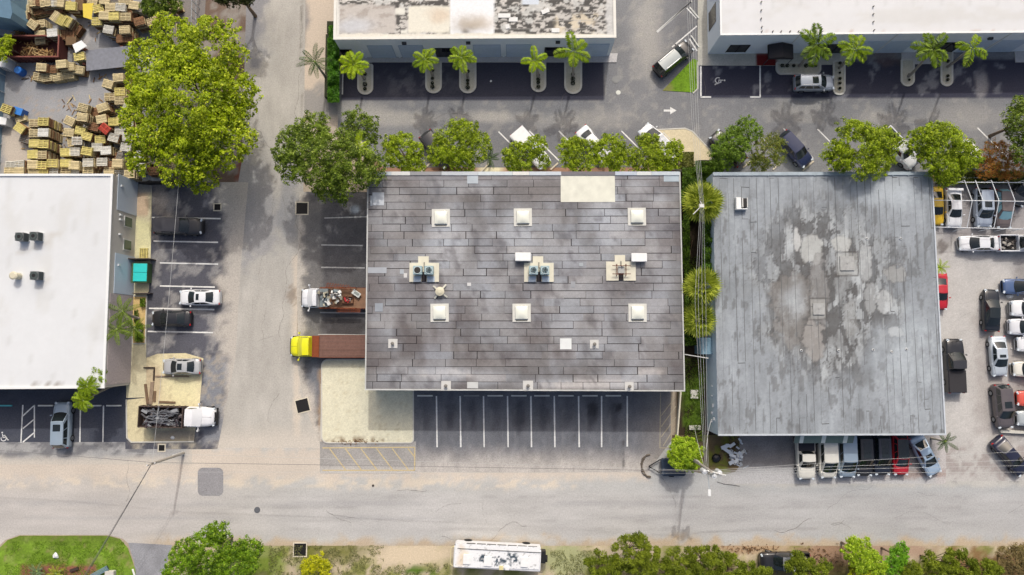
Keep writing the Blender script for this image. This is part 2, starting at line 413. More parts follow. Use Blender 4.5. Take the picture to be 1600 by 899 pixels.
def f_apron(px, py):
    c = base(px, (172, 170, 168)); c = wear(px, py, c, .2, 121, .05)
    c = mixc(c, C(112, 112, 116), mR(px, py, -60, 690, 250, 712, 3, 9) * sm(.42, .56, fbm(px * .6, py, .09, 122)) * .8)
    c = mixc(c, C(205, 196, 184), sm(285, 299, px)); return mixc(c, C(205, 196, 184), sm(708, 722, py + 10 * (fbm(px, py, .06, 123) - .5)))
AP = sheet('driveway_apron', [(-80, 691), (300, 691), (300, 726), (-80, 726)], 0.018, f_apron, 0.3); struct(AP)
def f_southlot(px, py):
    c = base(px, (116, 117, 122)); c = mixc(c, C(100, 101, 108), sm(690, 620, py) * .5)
    c = mixc(c, C(192, 185, 178), sm(690, 736, py + 16 * (fbm(px, py, .05, 131) - .5)))
    c = wear(px, py, c, .16, 132, .05)
    for k in range(9):
        x = 664 + 37 * k
        c = mixc(c, C(58, 58, 64), mE(px, py, x, 648, 9, 22, .5, .6, s=140 + k) * (.25 + .5 * ((k * 37 % 10) / 10)))
        c = mixc(c, C(150, 150, 152), mR(px, py, x - 7, 640, x - 5, 700, 2, 3, s=150 + k) * .3)
    c = mixc(c, C(50, 50, 54), mE(px, py, 966, 637, 7, 7, .3, .7, f=.2) * .8); c = mixc(c, C(60, 60, 64), mE(px, py, 925, 640, 7, 11, .3, .5, f=.2) * .7)
    c = mixc(c, C(80, 78, 80), mR(px, py, 972, 690, 975, 730, 1.5, 3) * .7)
    c = mul(c, 1 + .22 * (fbm(px, py * .35, .2, 133) - .5) * 2)
    c = mixc(c, C(150, 142, 136), sm(980, 1040, px) * .5)
    return c
SL = sheet('south_parking_lot', [(640, 604), (1048, 604), (1048, 690), (1012, 738), (640, 738)], 0.022, f_southlot, 0.25, MV('asphalt_grain')); struct(SL)
def f_hatchlot(px, py):
    c = base(px, (164, 160, 156)); return mixc(wear(px, py, c, .25, 141, .06), C(196, 190, 184), sm(722, 738, py + 8 * (fbm(px, py, .1, 142) - .5)))
HL = sheet('loading_zone', [(500, 690), (650, 690), (650, 740), (500, 740)], 0.026, f_hatchlot, 0.3, MV('asphalt_grain')); struct(HL)
def f_westlot(px, py):
    c = base(px, (100, 98, 99)); c = wear(px, py, c, .2, 161, .04)
    c = mixc(c, C(160, 156, 150), mR(px, py, 465, 315, 503, 560, 5, 4) * .35); c = mixc(c, C(186, 178, 168), mR(px, py, 464, 440, 474, 570, 4, 6) * .6)
    c = mixc(c, C(170, 180, 190), mE(px, py, 554, 328, 7, 7, .5, .4) * .8); c = mixc(c, C(70, 66, 66), mE(px, py, 540, 512, 34, 14, .4, .6, f=.12) * .7)
    c = mixc(c, C(160, 134, 108), mR(px, py, 497, 575, 505, 690, 3, 5)); c = mixc(c, C(170, 160, 148), mR(px, py, 462, 600, 494, 690, 5, 10) * .8)
    c = mixc(c, C(126, 130, 138), mE(px, py, 490, 600, 10, 50, .5, .5) * .6); c = mixc(c, C(196, 188, 177), sm(16, 2, px - np.interp(py, [440, 580, 640, 694], [464, 466, 478, 500]) + 12 * (fbm(px, py, .08, 164) - .5) * 2)); c = mixc(c, C(200, 190, 178), sm(590, 640, py) * sm(498, 486, px) * .8)
    return mul(c, 1 + .18 * (fbm(px, py, .25, 163) - .5) * 2)
WL = sheet('service_yard', [(468, 300), (600, 300), (600, 600), (500, 600), (500, 694), (478, 640), (466, 580), (464, 440)], 0.020, f_westlot, 0.25, MV('asphalt_grain')); struct(WL)
def f_north(px, py):
    c = base(px, (134, 134, 136)); c = wear(px, py, c, .14, 171, .025)
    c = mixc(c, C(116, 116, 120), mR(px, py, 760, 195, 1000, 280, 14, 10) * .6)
    for (x, y, rx, ry, a) in ((560, 175, 40, 16, .6), (620, 185, 60, 10, .5), (760, 183, 60, 9, .6), (860, 190, 40, 12, .3), (1010, 60, 22, 60, .5), (930, 185, 60, 14, .3), (1500, 180, 60, 20, .3), (1240, 175, 50, 14, .35), (1370, 185, 30, 12, .4)):
        c = mixc(c, C(192, 186, 176), mE(px, py, x, y, rx, ry, .6, .5, s=int(x)) * a)
    c = mixc(c, C(190, 184, 172), sm(.60, .68, fbm(px, py, .09, 172)) * .22)
    c = mixc(c, C(98, 98, 102), mE(px, py, 1075, 30, 20, 70, .4, .5) * .4)
    # buildings' cast shadow painted into the asphalt colour of the bays
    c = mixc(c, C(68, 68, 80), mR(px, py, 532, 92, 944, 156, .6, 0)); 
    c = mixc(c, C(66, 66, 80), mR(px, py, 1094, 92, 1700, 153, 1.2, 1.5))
    c = mixc(c, C(150, 150, 154), mR(px, py, 940, 60, 1700, 153, 8, 20) * sm(.60, .72, fbm(px, py, .05, 173)) * sm(1090, 1110, px) * .6)
    c = mixc(c, C(140, 138, 140), mE(px, py, 660, 125, 50, 24, .6, .8) * sm(.45, .6, fbm(px, py, .1, 174)) * .35)
    c = mixc(c, C(175, 170, 168), mE(px, py, 1533, 130, 9, 30, .5, .8) * .6); c = mixc(c, C(120, 100, 96), mE(px, py, 1385, 90, 22, 12, .4, .6) * .5)
    return c
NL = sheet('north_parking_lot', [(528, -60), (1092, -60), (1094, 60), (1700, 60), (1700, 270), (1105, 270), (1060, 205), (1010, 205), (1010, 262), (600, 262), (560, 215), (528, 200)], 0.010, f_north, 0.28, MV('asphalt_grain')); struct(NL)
def f_rightlot(px, py):
    c = base(px, (192, 188, 184)); c = wear(px, py, c, .12, 181, .03)
    c = mixc(c, C(150, 145, 146), mR(px, py, 1460, 285, 1700, 372, 8, 14) * .75); c = mixc(c, C(128, 122, 120), mR(px, py, 1585, 400, 1700, 690, 14, 14) * .6)
    c = mixc(c, C(168, 160, 156), mR(px, py, 1525, 500, 1600, 680, 10, 14) * .6)
    c = mixc(c, C(112, 104, 100), mE(px, py, 1472, 385, 12, 12, .2, .8) * .8); c = mixc(c, C(160, 150, 146), mR(px, py, 1465, 695, 1700, 745, 5, 12) * sm(.45, .6, fbm(px, py, .08, 182)) * .8)
    c = mul(c, 1 + .12 * (fbm(px, py, .2, 183) - .5) * 2)
    return c
RL = sheet('concrete_yard', [(1455, 284), (1700, 284), (1700, 752), (1475, 752), (1475, 660), (1440, 660)], 0.014, f_rightlot, 0.3); struct(RL)
def f_apron2(px, py):
    c = base(px, (134, 131, 131)); c = wear(px, py, c, .25, 191, .05)
    c = mixc(c, C(192, 190, 189), sm(722, 744, py + 14 * (fbm(px, py, .06, 192) - .5))); c = mixc(c, C(184, 182, 180), sm(1150, 1132, px + 14 * (fbm(px, py, .06, 193) - .5))); c = mixc(c, C(192, 186, 184), sm(1452, 1474, px + 14 * (fbm(px, py, .06, 194) - .5)))
    return mixc(c, C(150, 120, 106), mE(px, py, 1440, 740, 50, 7, .4, .6) * .6)
A2 = sheet('front_apron', [(1128, 660), (1478, 660), (1478, 756), (1128, 756)], 0.016, f_apron2, 0.3, MV('asphalt_grain')); struct(A2)
def f_drive(px, py):
    c = base(px, (150, 150, 154)); return wear(px, py, c, .3, 201, .06)
DR = sheet('driveway', [(200, 848), (269, 852), (262, 875), (264, 1000), (214, 1000), (210, 880)], 0.012, f_drive, 0.3, MV('asphalt_grain')); struct(DR)
def f_dirt(px, py):
    c = base(px, (104, 90, 66)); c = wear(px, py, c, .35, 205, .08); c = mixc(c, C(108, 116, 44), sm(.5, .62, fbm(px, py, .09, 206)) * .8); return mixc(c, C(186, 182, 178), sm(732, 742, py + 10 * (fbm(px, py, .1, 207) - .5)) * sm(1000, 1160, px) * .6)
dp = sheet('dirt_verge', [(1050, 680), (1155, 680), (1156, 728), (1148, 738), (1126, 743), (1100, 741), (1070, 734), (1052, 722)], 0.03, f_dirt, .25); struct(dp)
def f_patch(px, py): return wear(px, py, base(px, (150, 148, 150)), .1, 211, .1)
pt = sheet('asphalt_patch', rounded(309, 731, 349, 775, 8), 0.016, f_patch, 0.3, MV('asphalt_grain')); struct(pt)

def cracks(name, items, mat):
    b = MB(); r = random.Random(77)
    for (x, y, ang, n, st, w_) in items:
        p = P(x, y); a = math.radians(ang)
        for i in range(n):
            a += r.uniform(-.5, .5); a = a * .8 + math.radians(ang) * .2; q = p + Vector((math.cos(a), math.sin(a), 0)) * st * r.uniform(.5, 1.3); nn = Vector((-math.sin(a), math.cos(a), 0)) * w_ * r.uniform(.2, .7); z = Vector((0, 0, .032)); b.face([p - nn + z, q - nn + z, q + nn + z, p + nn + z]); p = q
    return struct(b.build(name, M(mat, (124, 119, 114), .95)))
rk = random.Random(12); it = []
for k in range(12): it.append((rk.uniform(20, 1580), rk.uniform(765, 845), rk.choice((0, 5, 90, 40, -30)), rk.randint(5, 22), .35, rk.uniform(.012, .03)))
for k in range(10): it.append((rk.uniform(380, 462), rk.uniform(10, 690), rk.choice((90, 85, 20, -40)), rk.randint(5, 18), .35, rk.uniform(.012, .03)))
for k in range(16): it.append((rk.uniform(600, 1580), rk.uniform(160, 230), rk.choice((0, 90, 40)), rk.randint(5, 18), .35, rk.uniform(.01, .025)))
for k in range(10): it.append((rk.uniform(1480, 1590), rk.uniform(395, 740), rk.choice((0, 90)), rk.randint(5, 14), .35, rk.uniform(.01, .02)))
for k in range(12): it.append((rk.uniform(245, 340), rk.uniform(300, 540), rk.choice((0, 90, 30)), rk.randint(5, 14), .3, rk.uniform(.01, .02)))
it += [(470, 10, -90, 50, .35, .03), (466, 330, -90, 60, .3, .03), (690, 838, -4, 30, .4, .03), (1210, 829, 4, 14, .4, .04), (510, 798, -35, 10, .4, .03), (516, 803, -38, 8, .4, .02)]
cracks('road_cracks', it, 'crack_dark')
# raised sandy pads with kerbs
def kerb(name, ppx, wd=0.15, ht=0.12, col=(206, 202, 192), closed=True, z=0.0):
    b = MB(); pts = [P(a, c) for a, c in ppx]; n = len(pts)
    for i in range(n if closed else n - 1):
        a = pts[i]; c = pts[(i + 1) % n]; d = (c - a)
        if d.length < 1e-3: continue
        e = d.normalized() * wd * .35
        b.beam(a - e + Vector((0, 0, z + ht / 2)), c + e + Vector((0, 0, z + ht / 2 + .0007 * (i % 3))), wd, ht)
    return struct(b.build(name, M('kerb_concrete', col, .9, var=.2, scale=2)))
def pad(name, ppx, fn, ht=0.08, res=.3, mat=None, k=True, kcol=(206, 202, 192), wd=.14):
    s = sheet(name, ppx, ht, fn, res, mat); struct(s)
    q = MB(); q.prism([P(a, c)[:2] for a, c in ppx], 0.0, ht - .004); q.build(name + '_base', M('kerb_concrete', kcol, .9, var=.2, scale=2), s)
    if k: kerb(name + '_kerb', ppx, wd, ht + .035, kcol)
    return s
def f_pad(px, py):
    c = base(px, (224, 218, 192)); c = mul(c, 1 + .10 * (fbm(px, py, .15, 221) - .5) * 2)
    c = mixc(c, C(132, 108, 80), mR(px, py, 500, 684, 600, 696, 3, 5) * sm(.5, .6, fbm(px, py, .15, 222)) * .8)
    return mixc(c, C(196, 184, 150), sm(.62, .74, fbm(px, py, .35, 223)) * .5)
pad('sand_pad', rounded(503, 562, 646, 692, [4, 6, 10, 10]), f_pad)
def f_lpad(px, py):
    c = base(px, (224, 211, 172)); c = mul(c, 1 + .14 * (fbm(px, py, .1, 231) - .5) * 2)
    c = mixc(c, C(236, 226, 180), mE(px, py, 285, 610, 26, 24, .4, .3) * .7)
    c = mixc(c, C(150, 140, 130), mR(px, py, 240, 670, 312, 690, 4, 5) * .8)
    c = mixc(c, C(196, 176, 146), mR(px, py, 225, 572, 250, 630, 4, 5) * .8)
    return mixc(c, C(170, 154, 126), sm(.62, .74, fbm(px, py, .3, 232)) * .5)
pad('sandy_slab', [(228, 560), (246, 553), (290, 552), (318, 560), (316, 590), (312, 636), (303, 690), (206, 691), (199, 684), (198, 625), (226, 622)], f_lpad, .07, k=False)
kerb('sandy_slab_kerb', [(303, 690), (206, 691), (199, 684), (198, 625)], closed=False)
def f_walk(px, py):
    c = base(px, (214, 204, 170)); c = mixc(c, C(232, 226, 176), mR(px, py, 212, 345, 240, 400, 6, 5) * .8)
    c = mixc(c, C(206, 178, 150), mR(px, py, 214, 302, 232, 338, 2, 1) * .9); c = mixc(c, C(150, 148, 146), mR(px, py, 210, 285, 240, 303, 3, 2) * .9)
    return wear(px, py, c, .12, 241, .08)
pad('west_sidewalk', [(205, 287), (238, 290), (236, 404), (233, 455), (229, 462), (229, 621), (198, 622), (198, 600)], f_walk, .10, k=False)
def f_island(px, py): return wear(px, py, base(px, (196, 190, 172)), .15, 251, .1)
def f_isle2(px, py): return wear(px, py, base(px, (214, 200, 168)), .12, 252, .08)
pad('sand_island', [(1012, 204), (1070, 201), (1082, 206), (1112, 238), (1113, 245), (1095, 268), (1066, 268), (1040, 262)], f_isle2, .08)
def f_tri(px, py):
    c = base(px, (112, 148, 34)); c = wear(px, py, c, .25, 261, .08); return mixc(c, C(150, 140, 90), mE(px, py, 1042, 138, 12, 10, .4, .5) * .7)
gm = MV('grass_grain', var=.5, scale=4, bump=.8)
s_ = sheet('grass_triangle', [(1035, 142), (1083, 92), (1090, 95), (1090, 140), (1085, 145)], .06, f_tri, .3, gm); s_['kind'] = 'structure'
kerb('grass_triangle_kerb', [(1090, 98), (1090, 139), (1083, 146)], closed=False)
def f_lawn(px, py):
    c = base(px, (116, 146, 44)); c = wear(px, py, c, .4, 271, .06); c = mixc(c, C(150, 136, 96), sm(.62, .74, fbm(px, py, .12, 273)) * .6)
    c = mixc(c, C(96, 110, 44), sm(856, 838, py) * .6); c = mixc(c, C(150, 158, 92), sm(.6, .72, fbm(px, py, .07, 272)) * .4)
    c = mixc(c, C(140, 92, 76), mR(px, py, 34, 884, 148, 960, 4, 7)); return c
LW = sheet('lawn', [(-80, 862), (-2, 858), (12, 844), (32, 837), (168, 837), (188, 842), (200, 856), (212, 890), (216, 1000), (-80, 1000)], .05, f_lawn, .25, gm); struct(LW)
def f_bed(px, py):
    c = base(px, (216, 186, 128)); return mixc(c, C(180, 150, 100), sm(.5, .7, fbm(px, py, .1, 281)) * .5)
pad('planter_bed', [(208, 463), (230, 463), (228, 537), (208, 537)], f_bed, .13, k=True, wd=.12)
def f_swalk(px, py):
    c = base(px, (196, 192, 190)); return wear(px, py, c, .12, 291, .1)
pad('north_sidewalk', [(535, 84), (965, 84), (963, 98), (582, 98), (578, 99), (535, 99)], f_swalk, .10, k=False)
pad('corner_sidewalk', [(1090, -60), (1120, -60), (1120, 78), (1215, 78), (1330, 80), (1330, 101), (1218, 103), (1090, 103)], lambda a, b: mixc(wear(a, b, base(a, (196, 192, 180)), .12, 292, .1), C(120, 34, 34), mR(a, b, 1181, 84, 1214, 106, .5)), .10, k=False)
pad('east_sidewalk', [(1408, 76), (1484, 76), (1484, 100), (1408, 101)], f_swalk, .10, k=False)
pad('far_east_sidewalk', [(1584, 76), (1700, 76), (1700, 98), (1586, 98)], f_swalk, .10, k=False)
ISL = [(560, 102, 582, 147), (666, 96, 689, 145), (719, 96, 743, 145), (831, 96, 852, 143), (883, 96, 908, 146), (1213, 99, 1281, 116), (1302, 96, 1319, 148), (1408, 94, 1427, 134), (1470, 80, 1487, 134)]
for i, (x0, y0, x1, y1) in enumerate(ISL):
    r = [2, 8, 8, 2] if x1 - x0 > 40 else [2, (x1 - x0) / 2 - .5, (x1 - x0) / 2 - .5, 2]
    pad('kerbed_island', rounded(x0, y0, x1, y1, r, 6), f_island, .115, wd=.22, kcol=(206, 202, 196), res=.5)

# painted markings
def lines(name, segs, wpx=2.2, rgb=(232, 230, 226), z=0.034, wear_=True):
    b = MB()
    for s in segs:
        (x0, y0, x1, y1), wd = s[:4], (s[4] if len(s) > 4 else wpx)
        a = P(x0, y0); c = P(x1, y1); d = (c - a); L_ = d.length; d.normalize(); n = Vector((-d.y, d.x, 0)) * wd / 13.3 / 2
        k = max(1, int(L_ / .6))
        for i in range(k):
            p = a + d * L_ * i / k; q = a + d * L_ * (i + 1) / k; j1 = random.uniform(.85, 1.1); 
            b.face([p - n * j1 + Vector((0, 0, z)), q - n * j1 + Vector((0, 0, z)), q + n * j1 + Vector((0, 0, z)), p + n * j1 + Vector((0, 0, z))])
    m = 'line_%d_%d' % (rgb[0], rgb[2])
    return struct(b.build(name, M(m, rgb, .8, var=.3, scale=5)))
xs_ = [682, 719, 755.5, 793, 829.5, 866, 904, 940, 980]
lines('parking_line', [(x, 619, x + (1 if x < 940 else 0), 699 if x < 960 else 698) for x in xs_], 2.2)
lines('parking_line', [(240, 377, 341, 379), (250, 411, 341, 413), (250, 447, 336, 449), (233, 482, 335, 484), (231, 518, 333, 520), (236, 340, 345, 342)], 2.2)
lines('parking_line', [(507, 341, 573, 339), (502, 383, 567, 384), (502, 418, 570, 419), (500, 488.5, 572, 489.5), (497, 523, 573, 524)], 2.0, (190, 188, 184))
lines('parking_line', [(36, 633, 33, 692), (54, 633, 54, 684), (54, 633.5, 36, 650), (54, 655, 36, 670), (54, 676, 36, 691), (126, 632, 125, 691), (162, 634, 161, 691)], 2.0)
lines('parking_line', [(1026, 50, 1080, 3), (1028, 62, 1088, 41), (1073, 13, 1089, 29), (1076, 61, 1090, 79), (1085, 41, 1050, 71), (1032, 0, 1024, 8)][:1] + [(1027, 51, 1081, 2), (1050, 74, 1089, 41), (1073, 13, 1088, 29), (1077, 61, 1089, 80)], 2.2)
lines('parking_line', [(1095, 104, 1095, 152), (1094, 152, 1111, 152), (1187.5, 103, 1187.5, 152), (1172, 152, 1188, 152)], 2.4)
lines('parking_line', [(536, 104, 535, 148)], 2.4)
dg = []
for (x, y) in ((779, 206), (827, 205), (873, 205), (920, 205), (971, 205), (1178, 203), (1224, 201), (1277, 202), (1527, 200), (668, 213), (1330, 203), (1380, 203), (1430, 203)):
    dg.append((x, y, x + 46, y + 46))
lines('parking_line', dg, 2.0)
ye = [(504, 700, 648, 699), (504, 735, 648, 735), (504, 700, 504, 735), (648, 699, 648, 736)]
for k in range(6): ye.append((515 + 24.5 * k, 701, min(540 + 24.5 * k, 647), 734 if k < 5 else 713))
lines('hatch_marking', ye[:2] + ye[3:], 1.7, (208, 188, 140))
lines('hatch_marking', [(1032, 614, 1031, 700), (1031, 700, 1048, 700), (1054, 622, 1033, 650), (1056, 635, 1033, 667), (1056, 652, 1033, 683), (1054, 668, 1036, 697)], 1.4, (170, 160, 140))
b = MB(); z = .036
def flat(b, pts, z=.036): b.face([P(x, y) + Vector((0, 0, z)) for x, y in pts])
flat(b, [(1037, 171.6), (1047, 171.6), (1047, 174.8), (1037, 174.8)]); flat(b, [(1047, 167.5), (1057, 173.2), (1047, 179)])
struct(b.build('lane_arrow', M('line_232_226', (232, 230, 226))))
def wheelchair(cx, cy, rot, s=1.0):
    b = MB(); o = P(cx, cy)
    def q(x, y):
        c_, s_ = math.cos(rot), math.sin(rot); return o + Vector(((x * c_ - y * s_) * s, (x * s_ + y * c_) * s, .036))
    n = 14
    for k in range(11):
        t0 = math.radians(150 + 26 * k); t1 = math.radians(150 + 26 * (k + 1))
        b.face([q(.30 * math.cos(t0), .30 * math.sin(t0)), q(.30 * math.cos(t1), .30 * math.sin(t1)), q(.42 * math.cos(t1), .42 * math.sin(t1)), q(.42 * math.cos(t0), .42 * math.sin(t0))])
    def seg(x0, y0, x1, y1, w_=.11):
        d = Vector((x1 - x0, y1 - y0)).normalized(); nx, ny = -d.y * w_ / 2, d.x * w_ / 2
        b.face([q(x0 - nx, y0 - ny), q(x1 - nx, y1 - ny), q(x1 + nx, y1 + ny), q(x0 + nx, y0 + ny)])
    seg(-.05, .05, -.08, .62); seg(-.05, .10, .38, .08); seg(.38, .12, .52, -.35); seg(.50, -.35, .66, -.33); seg(-.02, .36, .28, .36)
    b.face([q(-.08 + .12 * math.cos(k), .80 + .12 * math.sin(k)) for k in [i * math.pi / 4 for i in range(8)]])
    return struct(b.build('wheelchair_symbol', M('line_232_226', (232, 230, 226))))
wheelchair(1122, 126, -math.pi / 2 - .1, .95); wheelchair(6, 685, .2, .85)
# storm drains and covers
def drain(x, y, s, rot, dark=(16, 14, 16)):
    t = thing('storm_drain', '', 'drain', P(x, y) + Vector((0, 0, .01)), rot)
    b = MB(); h = s / 2
    for k in range(4):
        a = k * math.pi / 2; b.box((math.cos(a) * h, math.sin(a) * h, .03), (.12, s + .12, .06 + .001 * k), a)
    b.build('frame', M('drain_frame', (216, 206, 186), .9), t)
    g = MB(); g.box((0, 0, .012), (s - .1, s - .1, .02)); g.build('pit', M('drain_dark', dark, .6), t)
    g = MB()
    for k in range(9): g.box((-h + .1 + (s - .2) * k / 8, 0, .03), (.025, s - .14, .02))
    g.build('grate', M('drain_grate', (38, 34, 34), .6, .6), t)
    return t
for (x, y, s, r, l) in ((472, 326, 1.45, 0, 'black square storm drain with pale frame south of the dark oak crown'), (473, 634, 1.55, .25, 'tilted black square storm drain left of the sand pad'),
                        (469, 859, 1.5, 0, 'black square storm drain in the grass verge below the main road'), (340, 324, .85, 0, 'small dark storm drain near the big lime tree'), (253, 700, .8, 0, 'small reddish storm drain below the dump truck')):
    t = drain(x, y, s, r, (16, 14, 16) if s > 1 else (46, 24, 20)); t['label'] = l
for (x, y, r, c_, l) in ((402, 797, .35, (96, 98, 104), 'round grey manhole cover in the road junction'), (962, 125, .45, (140, 140, 138), 'round manhole cover in the asphalt left of the grass triangle'), (966, 145, .28, (225, 225, 215), 'small white valve cover in the north lot'),
                       (458, 759, .14, (60, 55, 52), 'tiny dark valve cover in the main road')):
    x = x if r > .2 else 583; o = MB().tube((0, 0, 0), (0, 0, .03), r, r, 16).tube((0, 0, .03), (0, 0, .045), r * .75, r * .75, 12).build('manhole_cover', M('cover_%d' % c_[0], c_, .7), None); o.location = P(x, y) + Vector((0, 0, .012)); tag(o, l, 'manhole cover')
# ------------------------------------------------------------------ buildings
UP = Vector((0, 0, 1))
def RP(pts, h): return [P(a, b, h) for a, b in pts]
def wall_ring(name, poly, z0, z1, mat, parent, inset=0.0, flare=None):
    b = MB(); b.prism([(p[0], p[1]) for p in poly], z0, z1); return b.build(name, mat, parent)
def wbox(b, a, c, u0, u1, z0, z1, out, th, col=None):
    """box lying on the wall from a to c (outside is to the right of a->c), u in metres"""
    a = Vector((a[0], a[1], 0)); c = Vector((c[0], c[1], 0)); d = (c - a).normalized(); n = Vector((d.y, -d.x, 0))
    m = a + d * (u0 + u1) / 2 + n * (out + th / 2) + UP * (z0 + z1) / 2
    b.box(m, (u1 - u0, th, z1 - z0), math.atan2(d.y, d.x), col)
def coping(name, poly, z, wd, ht, mat, parent, n=None, closed=True, drop=0.0):
    b = MB(); L_ = len(poly)
    for i in range(L_ if closed else L_ - 1):
        a = Vector((poly[i][0], poly[i][1], 0)); c = Vector((poly[(i + 1) % L_][0], poly[(i + 1) % L_][1], 0)); d = (c - a).normalized(); nn = Vector((d.y, -d.x, 0))
        off = -nn * (wd / 2 - .06)
        b.beam(a + off - d * (.06 if i % 2 else 0) + UP * (z + ht / 2 + .003 * i), c + off + d * (.06 if i % 2 else 0) + UP * (z + ht / 2 + .003 * i), wd, ht + drop)
    return b.build(name, mat, parent)
RG = None
def roof_sheet(name, ppx, h, fn, res, parent, mat, zfn=None):
    return sheet(name, ppx, h, fn, res, mat, parent, zpx=h, zfn=zfn)
WHITE = M('white_stucco', (236, 238, 240), .85, var=.06, scale=1.2)
def hgt(px0, py0, px1, py1): pass

# ---- central building with the brown-grey tiled membrane
h1 = 5.2
B1px = [(575, 271), (1062, 269), (1069.5, 611), (571, 609)]
B1 = thing('warehouse', 'large flat warehouse with brown grey patched membrane roof, square white skylights and rooftop units', 'building', P(820, 440))
pc = RP(B1px, h1); cen = B1.location
def loc(p, base=B1): return Vector(p) - base.location
cw = [Vector((p.x, p.y, 0)) for p in pc][::-1]      # counter clockwise seen from above
def prism_rel(b, poly, z0, z1, base): b.prism([(p[0] - base.location.x, p[1] - base.location.y) for p in poly], z0, z1)
b = MB(); prism_rel(b, [p for p in cw], 0, h1 - .02, B1); b.build('wall', M('white_stucco'), B1)
def blot(px, py):
    """lighter weathered blotches of the central roof"""
    m = np.zeros(len(px))
    for i, (x, y, rx, ry, a) in enumerate(((700, 375, 34, 50, .6), (815, 370, 40, 40, .55), (960, 330, 40, 70, .6), (1030, 330, 26, 60, .5), (880, 440, 60, 90, .45), (640, 440, 60, 60, .3), (1020, 400, 40, 30, .35),
                                     (760, 450, 80, 50, .35), (880, 470, 16, 80, .4), (650, 585, 60, 24, .4), (700, 585, 50, 10, .6), (760, 590, 40, 10, .5), (880, 600, 60, 8, .5), (980, 592, 50, 16, .4), (1010, 470, 40, 100, .25), (610, 330, 30, 60, .3),
                                     (720, 290, 60, 14, .4), (1000, 290, 40, 14, .5), (930, 540, 50, 30, .3), (600, 500, 24, 60, .35), (790, 520, 50, 40, .25))):
        m = np.maximum(m, a * mE(px, py, x, y, rx, ry, .7, .5, s=300 + i, f=.035))
    return m
def f_b1(px, py):
    c = base(px, (120, 117, 117)); c = wear(px, py, c, .26, 301, .012)
    c = mixc(c, C(188, 190, 194), (blot(px, py) * 1.2).clip(0, 1)); c = mixc(c, C(90, 80, 80), sm(.52, .72, fbm(px, py, .018, 302)) * .5)
    c = mixc(c, C(196, 192, 190), (mE(px, py, 690, 584, 50, 6, .5, .9, f=.1) + mE(px, py, 900, 602, 36, 5, .5, .8, f=.1) + mE(px, py, 940, 600, 60, 5, .5, .9, f=.1) + mE(px, py, 1010, 582, 20, 4, .5, .9, f=.1)).clip(0, 1) * .7)
    for i, (x, w_) in enumerate(((690, 26), (818, 22), (862, 10), (945, 18), (1000, 22), (610, 12), (760, 12), (895, 16), (1035, 14))):
        c = mixc(c, C(176, 178, 184), mR(px, py, x - w_, 285, x + w_, 600, 10, 16, s=330 + i) * sm(.42, .7, fbm(px, py * .4, .03, 340 + i)) * .4)
    c = mixc(c, C(88, 84, 88), sm(.60, .75, fbm(px * 1.4, py, .05, 350)) * .5)
    c = mixc(c, C(150, 146, 148), mR(px, py, 575, 272, 1062, 282, 3, 6) * .7)
    return c
# membrane pieces: rows of slightly different tiles with open seams between
b = MB()
rng = random.Random(5)
def tile_roof(b, ppx, h, f, rows, wmin, wmax, tone, gap, z, vertical=False, sub=.32, rng=rng, skip=.0):
    (p0, p1, p2, p3) = RP(ppx, h)
    def Q(u, v): a = p0.lerp(p1, u); c = p3.lerp(p2, u); return a.lerp(c, v)
    for r in range(rows):
        v0 = r / rows; v1 = (r + 1) / rows; Lr = (Q(1, v0) - Q(0, v0)).length if not vertical else (Q(v0, 1) - Q(v0, 0)).length
        u = 0; first = True
        while u < 1:
            w_ = rng.uniform(wmin, wmax) / Lr * (rng.random() if first else 1); first = False
            w_ = max(w_, .01)
            u1 = min(1, u + w_)
            if 1 - u1 < .01: u1 = 1
            k = 1 + rng.uniform(-tone, tone); tint = rng.uniform(-.03, .03)
            hv = (Q(0, v1) - Q(0, v0)).length if not vertical else (Q(v1, 0) - Q(v0, 0)).length
            gv = gap * rng.choice((.3, .6, 1, 1, 1.5)) / (hv * rows); gu = gap * rng.choice((0, .5, 1, 1, 1.8)) / Lr
            n = max(1, int((u1 - u) * Lr / sub)); zt = z + rng.uniform(0, .008)
            uu = np.linspace(u, u1 - gu, n + 1); nv = max(1, int(hv / sub)); vv = np.linspace(v0, v1 - gv, nv + 1)
            for i in range(n):
                for j in range(nv):
                    q = [(uu[i], vv[j]), (uu[i], vv[j + 1]), (uu[i + 1], vv[j + 1]), (uu[i + 1], vv[j])]
                    pts = [Q(a, c) if not vertical else Q(c, a) for a, c in q]
                    [TC.append((len(b.f), *unP(p.x, p.y, h), k, tint)) for p in pts]; b.face([Vector((p.x, p.y, 0)) - Vector((OFF.x, OFF.y, 0)) + UP * zt for p in pts], (0, 0, 0))
            u = u1
def finish_tiles(b, f):
    a = np.array(TC); col = f(a[:, 1], a[:, 2]) * a[:, 3][:, None] * np.stack([1 + a[:, 4], np.ones(len(a)), 1 - a[:, 4]], 1)
    col = np.clip(col, .01, .85).tolist()
    for k in range(0, len(TC), 4): b.c[TC[k][0]] = col[k:k + 4]
TC = []; OFF = B1.location
tile_roof(b, [(575, 271), (1062, 269), (1069, 610), (571, 609)], h1, f_b1, 29, 2.2, 4.4, .06, .055, h1 + .004)
finish_tiles(b, f_b1)
o = b.build('roof', MV('membrane_grain', var=.22, scale=3, bump=.5, fine=18), B1)
b = MB(); prism_rel(b, cw, h1 - .02, h1 - .004, B1); b.build('roof_bed', M('tar', (46, 40, 42), .9), B1)
bc = [loc(p) for p in cw]; bc = [Vector((p.x, p.y, 0)) for p in bc]
coping('edge_flashing', [bc[3], bc[0], bc[1], bc[2]], h1 + .01, .14, .06, M('flashing_white', (196, 196, 192), .7, var=.25, scale=1.5), B1, closed=False)
